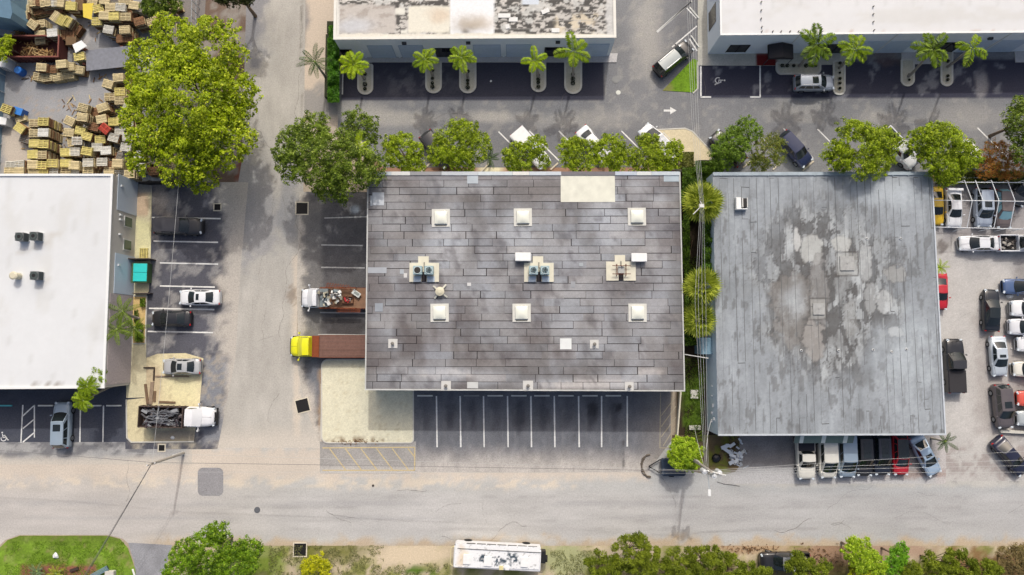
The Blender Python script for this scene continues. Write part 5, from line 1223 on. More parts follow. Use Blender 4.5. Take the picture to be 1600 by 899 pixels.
junk('metal_sheet', 'white flat panel lying on the scrap truck deck', JG, atp(557, 459, 1.3), lambda b: (b.box((0, 0, .08), (1.0, .55, .12), -.5, tuple(C(220, 222, 216))), b.box((.05, .02, .16), (.6, .3, .06), -.5, tuple(C(150, 156, 152)))), rz=-.1)
junk('scrap_box', 'open brown crate of red and white cans on the scrap truck deck', JG, atp(544, 469, 1.1), lambda b: (sb(b, random.Random(6), 12, .45, .25, .2, ((190, 60, 60), (214, 206, 200), (90, 60, 50))), b.box((0, -.38, .15), (1.3, .06, .3), 0, tuple(C(110, 70, 50))), b.box((0, .38, .15), (1.3, .06, .3), 0, tuple(C(110, 70, 50))), b.box((.62, 0, .15), (.06, .76, .3), 0, tuple(C(110, 70, 50)))))
junk('scrap_rail', 'rusty lattice rails leaning over the upper side of the scrap truck', JG, atp(529, 448, 1.7), lambda b: [b.beam((-1.4 + .3 * k, -.2, .02 * k), (-1.2 + .3 * k, .35, .1), .05, .05, tuple(C(128, 72, 48))) for k in range(9)] + [b.beam((-1.5, -.15 + .2 * j, .04), (1.4, -.25 + .2 * j, .1), .05, .05, tuple(C(128, 72, 48))) for j in range(3)], rz=-.1)
junk('scrap_rail', 'orange rusty grating along the lower side of the scrap truck', JG, atp(546, 486, 1.2), lambda b: [b.beam((-1.3 + .22 * k, -.15, 0), (-1.3 + .22 * k, .2, 0), .05, .05, tuple(C(150, 82, 52))) for k in range(12)] + [b.beam((-1.5, -.15 + .12 * j, .03), (1.3, -.15 + .12 * j, .03), .04, .05, tuple(C(150, 82, 52))) for j in range(4)])
# dump truck on the sandy slab
g = P(336, 652, 1.1); t = thing('dump_truck', 'white cab truck with dark open bed full of scrap on the sandy slab', 'truck', (g.x, g.y, 0), math.radians(-1))
cab(t, -3.1, 3.1, 2.25, 2.15, ('white', (240, 240, 242)), hood=.5)
b = MB(); L_ = 5.1; x1 = -3.2; x0 = x1 - L_
for s in (-1, 1): b.box(((x0 + x1) / 2, s * 1.14, 1.45), (L_, .08, 1.1)); 
b.box((x0, 0, 1.45), (.08, 2.36, 1.1)); b.box((x1, 0, 1.6), (.08, 2.36, 1.4)); b.box(((x0 + x1) / 2, 0, .9), (L_, 2.3, .1)); bd = b.build('bed', M('bed_brown', (78, 62, 56), .8, var=.3), t)
b = MB()
for k in range(8): 
    for s in (-1, 1): b.box((x0 + .1 + L_ * k / 7.6, s * 1.2, 1.4), (.08, .06, 1.1))
b.build('bed_stake', BLK, bd); rear_wheels(t, (-6.6,), 2.2)
b = MB(); b.box((-5, .4, .65), (6, .12, .28)); b.box((-5, -.4, .65), (6, .12, .28)); b.build('chassis', BLK, t)
junk('scrap_pile', 'dark heap of metal and plastic scrap filling the dump truck bed', JG, atp(258, 652, 1.3), lambda b: (sb(b, random.Random(9), 120, 2.25, .95, .5, ((60, 58, 62), (90, 88, 92), (150, 152, 156), (40, 38, 42), (70, 60, 66), (110, 104, 104)), .9), [b.tube((random.uniform(-2, 2), random.uniform(-.9, .9), .5), (random.uniform(-2, 2), random.uniform(-.9, .9), .75), .03, .03, 5, tuple(C(130, 132, 138))) for _ in range(26)]))
# white bus at the bottom
g = P(777, 870.5, 2.0); t = thing('shuttle_bus', 'long white bus with stained roof parked in the dirt below the main road', 'bus', (g.x, g.y, 0), math.pi - .05)
BL_, BW_, BH_ = 9.6, 2.45, 2.9
b = MB(); rows = []
for s, k in ((-1, .94), (-.985, .99), (-.95, 1), (.93, 1), (.975, .985), (1.0, .9)):
    hw = BW_ / 2 * k; zt = BH_ - (.12 if abs(s) > .98 else 0); half = [(hw * .95, .35), (hw, .6), (hw, 2.3), (hw * .97, 2.62), (hw * .86, zt - .06), (hw * .5, zt), (0, zt + .03)]
    rows.append([(s * BL_ / 2, y, z) for y, z in half] + [(s * BL_ / 2, -y, z) for y, z in half[-2::-1]])
def f_bus(): pass
b.grid([p for r in rows for p in r], len(rows), len(rows[0])); b.face(rows[0]); b.face(rows[-1]); b.build('body', MPAINT('white', (240, 240, 242)), t, smooth=False)
def f_busroof(px, py):
    c = base(px, (238, 238, 238)); c = mixc(c, C(60, 76, 88), (mE(px, py, 768, 876, 20, 8, .3, .9, f=.16) + mE(px, py, 800, 874, 12, 9, .3, .9, f=.16)).clip(0, 1) * sm(.42, .55, fbm(px, py, .3, 701))); c = mixc(c, C(226, 196, 150), mE(px, py, 722, 870, 9, 14, .5, .7) * .6)
    return mixc(c, C(120, 116, 110), sm(.68, .74, fbm(px, py, .35, 702)) * .5)
s_ = sheet('roof_skin', [(712, 849), (844, 855), (842, 890), (709, 886)], BH_ + .045, f_busroof, .1, MV('bus_grain', rough=.5, var=.08), None, zpx=BH_)
s_.parent = t; mw = Matrix.Translation((g.x, g.y, 0)) @ Matrix.Rotation(math.pi - .05, 4, 'Z'); s_.matrix_parent_inverse = mw.inverted()
b = MB()
for s in (-1, 1):
    for k in range(7): b.box((-3.9 + 1.15 * k, s * BW_ / 2, 1.9), (1.0, .03, .7))
b.build('side_window', MGLASS(), t); b = MB(); b.box((BL_ / 2 - .02, 0, 1.75), (.05, 2.1, 1.0)); b.build('windshield', MGLASS(), t)
for (x, y) in ((-3.0, .1), (1.0, .2), (3.3, .1)):
    b = MB(); b.box((x, y, BH_ + .12), (.85, 1.1, .16)); b.build('roof_unit', M('hood_white'), t, bevel=.05)
for (x, y, s, m) in ((-.5, .85, .45, M('hatch_cream', (226, 214, 160), .6)), (-1.15, .85, .42, M('hood_white'))): b = MB(); b.box((x, y, BH_ + .09), (s, s, .1)); b.build('roof_hatch', m, t, bevel=.03)
b = MB(); b.path([(-BL_ / 2, -1.0, BH_ + .1), (BL_ / 2 - .4, -1.0, BH_ + .1)], .03); b.path([(-BL_ / 2, -1.22, 2.5), (BL_ / 2, -1.25, 2.5)], .03); b.build('side_rail', BLK, t)
b = MB(); b.box((-BL_ / 2 - .35, -.1, 1.2), (.5, 1.3, .9)); b.build('spare_carrier', BLK, t); b = MB(); b.tube((-BL_ / 2 - .62, .1, 1.3), (-BL_ / 2 - .82, .1, 1.3), .38, .38, 16); b.build('spare_wheel', TYRE, t)
b = MB(); b.path([(BL_ / 2, 1.1, 2.5), (BL_ / 2 + .35, .9, 2.4), (BL_ / 2 + .35, -.9, 2.4), (BL_ / 2, -1.1, 2.5)], .03); b.build('mirror_bar', M('hatch_cream'), t)
for x in (-3.2, 3.4):
    for s in (-1, 1): b = MB(); b.tube((x, s * (BW_ / 2 - .3), .48), (x, s * (BW_ / 2 + .01), .48), .48, .48, 18); b.build('wheel', TYRE, t)
# small dark trailer under the bush
t = thing('utility_trailer', 'dark blue covered trailer half under the bright bush beside the alley', 'trailer', P(1045, 728) + UP * 0, 0)
b = MB(); b.box((.3, 0, .8), (2.7, 1.9, .9)); b.build('cover', M('tarp_navy', (48, 64, 84), .6, var=.3), t, bevel=.12)
b = MB(); b.beam((-1.0, .8, .4), (-2.4, 0, .4), .1, .1); b.beam((-1.0, -.8, .4), (-2.4, 0, .4), .1, .1); b.build('drawbar', BLK, t)
for s in (-1, 1): b = MB(); b.tube((.2, s * .95, .3), (.2, s * 1.15, .3), .32, .32, 14); b.build('wheel', TYRE, t)
b = MB(); r = random.Random(4)
for i in range(24):
    a = math.pi / 2 + math.pi * i / 23; b.blob((-1.5 + 1.0 * math.cos(a) * .9, 1.25 * math.sin(a), .08), r.uniform(.1, .2), 6, 4, .3, None, .6)
o = b.build('debris_ring', M('debris', (104, 94, 84), .9, var=.4)); o.location = P(1035, 728); tag(o, 'half ring of rubble around the front of the dark covered trailer', 'rubble', kind='stuff')
# ------------------------------------------------------------------ trees and plants
LEAF = MLEAF(); BARK = M('bark', (128, 110, 92), .9, var=.3, scale=4, bump=.6)
LK = 1.08
def leaf_quads(pos, nrm, size, rs, asp=.55, fold=0.0, axis=None):
    n = len(pos); nrm = nrm / np.maximum(np.linalg.norm(nrm, axis=1, keepdims=True), 1e-6)
    r = rs.normal(size=(n, 3)) if axis is None else axis
    a = r - nrm * np.sum(r * nrm, 1, keepdims=True); a /= np.maximum(np.linalg.norm(a, axis=1, keepdims=True), 1e-6); b = np.cross(nrm, a)
    s = size[:, None]
    V = np.stack([pos - a * s * .5, pos - b * s * asp * .5 + a * s * .08, pos + a * s * .55, pos + b * s * asp * .5 + a * s * .08], 1).reshape(-1, 3)
    Fq = np.arange(4 * n).reshape(n, 4); return V, Fq
def crown_mesh(rs, lobes, n, size, cols, fluff=.2, clumpr=.16, upb=.5, flat=.55, sparse=0.0, gaps=True):
    """lobes: list of (x,y,z,rx,rz). leaves sit on small clumps spread over the lobes"""
    tot = sum(l[3] ** 2 for l in lobes); P_ = []; N_ = []; S_ = []; Cc = []
    cols = [np.array(c) for c in cols]
    for (lx, ly, lz, rx, rz) in lobes:
        nl = int(n * rx ** 2 / tot); rc0 = max(.24, clumpr * .8 * rx); nc = max(10, int(2.3 * (rx / rc0) ** 2))
        d = rs.normal(size=(nc, 3)); d[:, 2] = np.abs(d[:, 2]) * 1.5 - .15; d /= np.linalg.norm(d, axis=1, keepdims=True)
        rad = rs.uniform(.55, 1.0, nc) ** .6; az = np.arctan2(d[:, 1], d[:, 0])
        ph = rs.uniform(0, 6.28, 4); out = 1 + fluff * (np.sin(az * 3 + ph[0]) * .4 + np.sin(az * 5 + ph[1]) * .35 + np.sin(az * 9 + ph[2]) * .3)
        cc = np.stack([lx + d[:, 0] * rx * rad * out, ly + d[:, 1] * rx * rad * out, lz + d[:, 2] * rz * rad * rs.uniform(.75, 1.1, nc)], 1)
        rc = rc0 * rs.uniform(.6, 1.25, nc); kc = rs.uniform(0, 1, nc)
        idx = rs.integers(0, nc, nl); g = rs.normal(size=(nl, 3)); g /= np.linalg.norm(g, axis=1, keepdims=True); g[:, 2] = np.where(g[:, 2] < -.35, -g[:, 2], g[:, 2])
        rr = rs.uniform(.55, 1.05, nl) * rc[idx]; p = cc[idx] + g * rr[:, None] * np.array([1, 1, .8])
        nn = g * .7 + rs.normal(size=(nl, 3)) * .45 + np.array([0, 0, upb])
        P_.append(p); N_.append(nn); S_.append(size * rs.uniform(.6, 1.35, nl))
        t = np.clip(kc[idx] * .75 + rs.uniform(0, .45, nl), 0, 1)[:, None]
        c = cols[0] * (1 - t) + cols[1] * t
        if len(cols) > 2: m = (rs.random(nl) < .12)[:, None]; c = np.where(m, cols[2], c)
        Cc.append(c * rs.uniform(.85, 1.15, nl)[:, None])
    pos = np.concatenate(P_); V, Fq = leaf_quads(pos, np.concatenate(N_), np.concatenate(S_), rs)
    return V, Fq, np.repeat(np.clip(np.concatenate(Cc), .003, .8), 4, 0)
LIME = (C(58, 84, 0), C(188, 208, 6), C(222, 230, 60)); GREEN = (C(38, 66, 0), C(170, 194, 16), C(208, 222, 60)); DARKG = (C(30, 54, 8), C(128, 154, 36), C(170, 186, 76)); OLIVE = (C(70, 84, 24), C(136, 150, 50), C(160, 150, 70))
BRITE = (C(104, 140, 14), C(184, 212, 40), C(206, 224, 80)); AUTUM = (C(140, 84, 26), C(206, 140, 60), C(120, 150, 50))
def tree(lab, lobes_px, zc, cols, n, size=.26, name='tree', cat='tree', group=None, seed=1, trunk_r=None, base_px=None, fluff=.2, rzk=.7, sub=0.0, clumpr=.16, upb=.8, limbs=6):
    rs = np.random.default_rng(seed); rr = random.Random(seed)
    x0, y0 = lobes_px[0][:2]; g = P(x0, y0, zc); base_ = Vector((g.x, g.y, 0)); t = thing(name, lab, cat, base_, 0, group); lobes = []; n = int(n * 2.7); size *= .74
    for l in lobes_px:
        x, y, r = l[:3]; r *= LK; dz = l[3] if len(l) > 3 else 0; q = P(x, y, zc + dz); rm = (P(x + r, y, zc + dz) - q).length
        # one lobe is broken into several uneven ones
        lobes.append((q.x - base_.x, q.y - base_.y, zc + dz, rm * .98, rm * rzk))
        k = 5 + int(rm)
        for i in range(k):
            a = i * 6.283 / k + rr.uniform(-.3, .3); f = rr.uniform(.55, .85)
            lobes.append((q.x - base_.x + math.cos(a) * rm * f, q.y - base_.y + math.sin(a) * rm * f, zc + dz + rr.uniform(-.25, .2) * rm, rm * rr.uniform(.32, .46), rm * rr.uniform(.28, .4)))
    V, Fq, cv = crown_mesh(rs, lobes, n, size, cols, fluff, clumpr, upb)
    link('crown', npmesh('crown', V, Fq, LEAF, cv), t)
    tr = trunk_r or .028 * zc + .02; b = MB(); h = zc * .55; b.tube((0, 0, -.05), (.05, .03, h), tr * 1.25, tr * .8, 9); b.build('trunk', BARK, t, smooth=True)
    for i in range(min(limbs, len(lobes) - 1)):
        l = lobes[(i * 3 + 1) % len(lobes)]; b = MB(); m = Vector((l[0] * .5, l[1] * .5, h + (l[2] - h) * .55)); b.tube((.05, .03, h * .8), m, tr * .6, tr * .38, 7); b.tube(m, (l[0], l[1], l[2] - .1), tr * .38, tr * .12, 6)
        b.build('limb', BARK, t, smooth=True)
    return t
tree('huge lime green spreading tree beside the pallet yard', [(300, 165, 78), (240, 110, 42, -1), (330, 85, 50, 0), (365, 150, 40, -.6), (345, 215, 52, -.8), (290, 250, 42, -1.2), (235, 190, 44, -.9), (270, 60, 34, -1.2), (222, 250, 22, -1.8), (320, 280, 22, -2.2)], 8.4, LIME, 26000, .34, seed=3, fluff=.16, limbs=10, clumpr=.15)
tree('dark green feathery oak left of the brown roof corner', [(505, 250, 46), (462, 230, 32, -.5), (560, 198, 26, -1.2), (545, 260, 42, -.3), (490, 205, 28, -.6), (520, 295, 26, -1), (580, 215, 14, -2), (455, 262, 22, -1), (585, 265, 22, -1)], 7.4, DARKG, 17000, .25, seed=4, fluff=.3, limbs=9, clumpr=.2)
rowg = 'round green trees in the strip behind the two big roofs'
tree('round green tree between the dark oak and the wide tree of the strip', [(628, 237, 28), (612, 225, 14, -.5), (645, 258, 18, -.5)], 4.6, GREEN, 5000, .21, seed=5, group=rowg)
tree('widest bright green tree of the strip, over the black car', [(712, 228, 34), (690, 240, 22, -.4), (742, 232, 24, -.3), (722, 255, 20, -.8), (728, 208, 20, -.3)], 5.0, GREEN, 8000, .21, seed=6, group=rowg)
tree('smallish green tree over the white pickup', [(812, 246, 24), (838, 230, 17, .3), (800, 256, 12, -.5), (850, 255, 10, -1)], 4.4, GREEN, 4200, .2, seed=7, group=rowg)
tree('green tree with yellower left side above the blank roof patch', [(903, 243, 26), (890, 232, 16, -.3)], 4.4, GREEN, 4200, .2, seed=8, group=rowg)
tree('green tree right beside its yellower neighbour above the blank roof patch', [(952, 238, 26), (962, 252, 18, -.3)], 4.4, GREEN, 4200, .2, seed=9, group=rowg)
tree('green tree covering the nose of the white ladder-rack van', [(1008, 245, 27), (1016, 222, 13, .2)], 4.3, DARKG[:1] + GREEN[1:], 4000, .2, seed=10, group=rowg)
tree('green tree left of the sand island, over the van tail', [(1042, 245, 22), (1055, 232, 12, .2), (1035, 258, 14, -.5)], 4.2, GREEN, 3000, .2, seed=12, group=rowg)
tree('green tree right of the sand island, over the black SUV', [(1142, 226, 26), (1165, 205, 20, .1), (1130, 245, 20, -.5)], 4.8, (C(60, 88, 14), C(128, 160, 34), C(150, 184, 60)), 6000, .19, seed=13, group=rowg, fluff=.3)
tree('thin olive green tree crossed by a parking line, left of the navy SUV', [(1195, 240, 26), (1210, 222, 14, -.2), (1185, 255, 14, -.3)], 4.0, OLIVE, 2600, .19, seed=14, group=rowg, fluff=.35)
tree('large round green tree above the right part of the grey strip roof', [(1342, 235, 42), (1310, 245, 24, -.5), (1380, 225, 24, -.3), (1370, 255, 20, -.6), (1335, 205, 16, -.3)], 5.4, GREEN, 11000, .22, seed=15, group=rowg)
tree('large round green tree above the right corner of the grey strip roof', [(1470, 235, 42), (1440, 225, 26, -.3), (1500, 245, 26, -.4), (1475, 265, 26, -.5), (1462, 208, 18, -.3)], 5.4, GREEN, 12000, .22, seed=16, group=rowg)
tree('orange brown shrub at the right end of the strip', [(1555, 245, 26), (1575, 262, 22), (1538, 264, 16)], 2.4, AUTUM, 5000, .16, name='shrub', cat='shrub', seed=17, limbs=3)
tree('dark olive tree at the right edge above the orange brown shrub', [(1600, 190, 30), (1612, 225, 36, -.5), (1590, 165, 14)], 5.5, DARKG, 7000, .22, seed=18)
tree('dense mid green tree at the bottom left of the junction', [(325, 866, 38), (368, 882, 34, -.5), (342, 832, 18, -.6), (290, 885, 30, -.6), (392, 858, 18, -1)], 6.0, (C(40, 74, 4), C(132, 172, 24), C(166, 194, 54)), 13000, .22, seed=19)
tree('round bright bush beside the dark trailer at the alley mouth', [(1069, 710, 24), (1062, 700, 14, .2), (1078, 722, 14, -.2)], 2.6, BRITE, 6000, .2, name='bush', cat='bush', seed=20, limbs=3, fluff=.1)
tree('small yellow green bush at the bottom edge below the storm drain', [(494, 890, 22), (482, 884, 10), (506, 884, 10)], 1.4, (C(140, 150, 0), C(214, 212, 20), C(230, 226, 60)), 3000, .17, name='bush', cat='bush', seed=21, limbs=3)
tree('small bright tree by the blue shed, left of the open dumpster', [(8, 72, 12), (4, 85, 10), (14, 64, 8)], 2.6, LIME, 1800, .2, seed=22, limbs=3)
tree('dark tree at the top edge over the pallet stacks', [(250, 0, 22), (236, 12, 14, -.4), (266, 8, 14, -.4)], 6.0, DARKG, 4200, .22, seed=23)
tree('dark brown green tree at the top edge above the huge lime tree', [(368, -14, 26), (350, -8, 16), (388, -6, 14)], 6.0, (C(44, 44, 20), C(80, 90, 30)), 4500, .22, seed=24)
pineg = 'olive pines along the bottom edge'
PINE = (C(60, 82, 14), C(164, 178, 50), C(190, 194, 70))
def pine(lab, x, y, r, seed, cols=PINE, zc=3.2):
    """clusters of tufted branch ends"""
    rs = np.random.default_rng(seed); rr = random.Random(seed); q = P(x, y, zc); t = thing('pine_tree', lab, 'tree', (q.x, q.y, 0), 0, pineg); rm = (P(x + r, y, zc) - q).length
    nt = int(22 + 9 * rm); lob = []
    for i in range(nt):
        a = rr.uniform(0, 6.28); d = rm * math.sqrt(rr.random()); z = zc + (1 - (d / rm) ** 2) * rm * .5 + rr.uniform(-.4, .2)
        lob.append((d * math.cos(a), d * math.sin(a), z, rr.uniform(.32, .52), rr.uniform(.4, .6)))
    P_ = []; A_ = []; Cc = []
    for (lx, ly, lz, r0, r1) in lob:
        n = 190; g = rs.normal(size=(n, 3)); g[:, 2] = np.abs(g[:, 2]) * 1.2; g /= np.linalg.norm(g, axis=1, keepdims=True); P_.append(np.array([lx, ly, lz]) + g * np.array([r0, r0, r1]) * rs.uniform(.6, 1.0, n)[:, None]); A_.append(g)
        k = rr.uniform(0, 1); tt = np.clip(k * .5 + rs.uniform(0, .5, n) * .7 + g[:, 2] * .2, 0, 1)[:, None]; Cc.append(cols[0] * (1 - tt) + cols[1] * tt)
    pos = np.concatenate(P_); ax = np.concatenate(A_); V, Fq = leaf_quads(pos, rs.normal(size=pos.shape) + np.array([0, 0, .6]), rs.uniform(.2, .34, len(pos)), rs, .28, axis=ax)
    link('crown', npmesh('crown', V, Fq, LEAF, np.repeat(np.clip(np.concatenate(Cc), .003, .8), 4, 0)), t)
    b = MB(); b.tube((0, 0, 0), (0, 0, zc), .09, .05, 7); b.build('trunk', BARK, t, smooth=True); 
    b = MB(); b.tube((0, 0, 0), (0, 0, .01), .02, .02, 3)
    for l in lob[::2]: b.tube((0, 0, zc * .5 + rr.uniform(0, 1)), (l[0], l[1], l[2]), .05, .02, 5)
    b.build('branch', BARK, t)
for i, (x, y, r, w_) in enumerate(((942, 884, 26, 'leftmost, next to the bus'), (985, 862, 30, 'second from the left, nearest the road'), (1020, 888, 30, 'third from the left'), (1062, 880, 26, 'fourth from the left'), (1100, 878, 28, 'fifth from the left'),
                           (1140, 892, 26, 'sixth from the left, by the black pickup'), (1182, 898, 20, 'over the tail of the black pickup'), (1245, 882, 17, 'small one over the bonnet of the black pickup'), (1280, 896, 22, 'right of the black pickup'),
                           (1420, 896, 18, 'just right of the bright leafy saplings'), (1465, 882, 30, 'first of the right-hand group'), (1500, 890, 28, 'second of the right-hand group'), (1540, 898, 24, 'last green one before the brown thicket'))):
    pine('tufted pine at the bottom edge, ' + w_, x, y, r, 40 + i)
tree('bright leafy sapling, first right of the black pickup at the bottom', [(1338, 862, 20), (1345, 878, 16), (1332, 850, 10)], 3.4, BRITE, 2600, .24, seed=60, fluff=.35, limbs=4)
tree('bright leafy sapling at the bottom, second right of the black pickup', [(1368, 882, 16), (1372, 895, 14), (1362, 868, 8)], 3.0, BRITE, 2000, .24, seed=61, fluff=.35, limbs=4)
tree('yellow green sapling at the bottom edge between the bright saplings', [(1345, 898, 20)], 2.6, (C(120, 130, 0), C(190, 196, 30)), 2400, .24, seed=62, limbs=4)
tree('bright green sapling at the bottom, left of the right pine group', [(1402, 870, 14), (1408, 858, 10), (1396, 885, 14)], 3.2, (C(70, 120, 10), C(140, 196, 40)), 2200, .24, seed=63, fluff=.35, limbs=4)
tree('brown dry thicket at the lower right corner', [(1585, 880, 24), (1565, 890, 16), (1600, 868, 18)], 2.6, (C(96, 80, 50), C(150, 134, 84)), 4500, .18, name='thicket', cat='bush', seed=64, limbs=4)
# hedges and undergrowth
def hedge(lab, boxes_px, hh, cols, n, size, seed, name='hedge', cat='hedge', kind=None):
    rs = np.random.default_rng(seed); x0, y0 = boxes_px[0][:2]; o = P(x0, y0, 0); Ps = []; Cs = []; A = [abs((q[2] - q[0]) * (q[3] - q[1])) for q in boxes_px]
    for q, a in zip(boxes_px, A):
        k = int(n * a / sum(A)); px = rs.uniform(q[0], q[2], k); py = rs.uniform(q[1], q[3], k); z = hh * (.55 + .45 * rs.random(k) ** .5) * (.8 + .4 * vnoise(px * .12, py * .12, seed))
        pts = np.array([P(a_, b_, c_)[:] for a_, b_, c_ in zip(px, py, z)]) - np.array(o[:]); Ps.append(pts); t = np.clip(vnoise(px * .2, py * .2, seed + 3) * .6 + rs.uniform(0, .5, k), 0, 1)[:, None]; Cs.append(cols[0] * (1 - t) + cols[1] * t)
    pos = np.concatenate(Ps); V, Fq = leaf_quads(pos, rs.normal(size=pos.shape) * .6 + np.array([0, 0, .8]), rs.uniform(.6, 1.3, len(pos)) * size, rs)
    ob = link(name, npmesh(name, V, Fq, LEAF, np.repeat(np.concatenate(Cs), 4, 0)), None, o)
    if kind and hh < 1: return tag(ob, lab, cat, kind=kind)
    b = MB()
    for q in boxes_px:
        a = P(q[0] + 2, q[1] + 2, 0) - o; c = P(q[2] - 2, q[3] - 2, 0) - o; b.box(((a.x + c.x) / 2, (a.y + c.y) / 2, hh * .28), (abs(c.x - a.x), abs(a.y - c.y), hh * .55))
    b.build('inner_twigs', M('hedge_core', (46, 50, 26), .9, var=.4), ob)
    return tag(ob, lab, cat, kind=kind)
hedge('tall clipped green hedge along the left side of the stained-roof building', [(512, 60, 530, 160), (514, 40, 528, 62)], 2.6, (C(40, 84, 18), C(104, 160, 34)), 8000, .2, 71)
hedge('bright green hedge strip along the left wall of the grey building', [(1098, 350, 1113, 440), (1100, 285, 1112, 350)], 3.4, (C(40, 74, 18), C(110, 150, 30)), 6000, .2, 72)
hedge('dense green undergrowth between the sand island and the alley', [(1066, 262, 1112, 296), (1085, 252, 1130, 272), (1064, 296, 1080, 320)], 1.9, (C(40, 70, 16), C(116, 150, 34)), 6500, .19, 73, name='undergrowth', cat='bushes', kind='stuff')
hedge('weedy green ground growth along the alley floor', [(1070, 560, 1100, 690), (1068, 400, 1100, 530)], .35, (C(50, 60, 20), C(110, 140, 30)), 5200, .16, 74, name='alley_weeds', cat='weeds', kind='stuff')
hedge('low green scrub behind the tube frame at the upper right', [(1462, 268, 1600, 288)], 1.2, (C(44, 58, 16), C(110, 120, 40)), 6000, .18, 75, name='scrub', cat='scrub', kind='stuff')
hedge('dark green fern-like growth between the alley fan palms', [(1068, 320, 1100, 345), (1070, 420, 1100, 540), (1066, 345, 1078, 420)], 1.3, (C(34, 60, 14), C(120, 156, 40)), 7000, .2, 78, name='undergrowth', cat='bushes', kind='stuff')
hedge('variegated low shrub beside the sand island above the brown roof corner', [(1062, 238, 1084, 264)], 1.3, (C(60, 60, 30), C(150, 156, 70)), 1600, .18, 76, name='shrub', cat='shrub')
hedge('low green shrubs in the sandy bed by the palm clump', [(219, 466, 227, 480), (212, 505, 224, 535), (210, 484, 216, 505)], .6, (C(50, 80, 16), C(124, 150, 30)), 1500, .14, 77, name='bed_shrubs', cat='shrubs')
def tufts(lab, regs, n, cols, seed, size=.14):
    rs = np.random.default_rng(seed); Ps = []; Cs = []; A = [abs((q[2] - q[0]) * (q[3] - q[1])) for q in regs]
    for q, a in zip(regs, A):
        k = int(n * a / sum(A)); px = rs.uniform(q[0], q[2], k); py = rs.uniform(q[1], q[3], k); keep = fbm(px, py, .08, seed) > .47; px = px[keep]; py = py[keep]
        pts = np.array([P(a_, b_, 0)[:] for a_, b_ in zip(px, py)]); pts[:, 2] = .07; Ps.append(pts); t = rs.uniform(0, 1, len(px))[:, None]; Cs.append(cols[0] * (1 - t) + cols[1] * t)
    pos = np.concatenate(Ps); V, Fq = leaf_quads(pos, rs.normal(size=pos.shape) * .8 + np.array([0, 0, .6]), rs.uniform(.6, 1.3, len(pos)) * size, rs, .4)
    return tag(link('grass', npmesh('grass', V, Fq, LEAF, np.repeat(np.concatenate(Cs), 4, 0))), lab, 'grass', kind='stuff')
tufts('dry and green weeds on the verge below the main road', [(420, 852, 600, 899), (860, 860, 940, 899), (600, 880, 700, 899)], 12000, (C(96, 96, 44), C(176, 178, 120)), 81)
tufts('short bright grass of the lawn at the lower left', [(8, 846, 195, 899)], 12000, (C(84, 118, 24), C(150, 186, 50)), 82, .12)
tufts('short grass on the small triangle by the ribbed-roof SUV', [(1055, 118, 1088, 143)], 900, (C(84, 118, 24), C(140, 176, 40)), 83, .12)

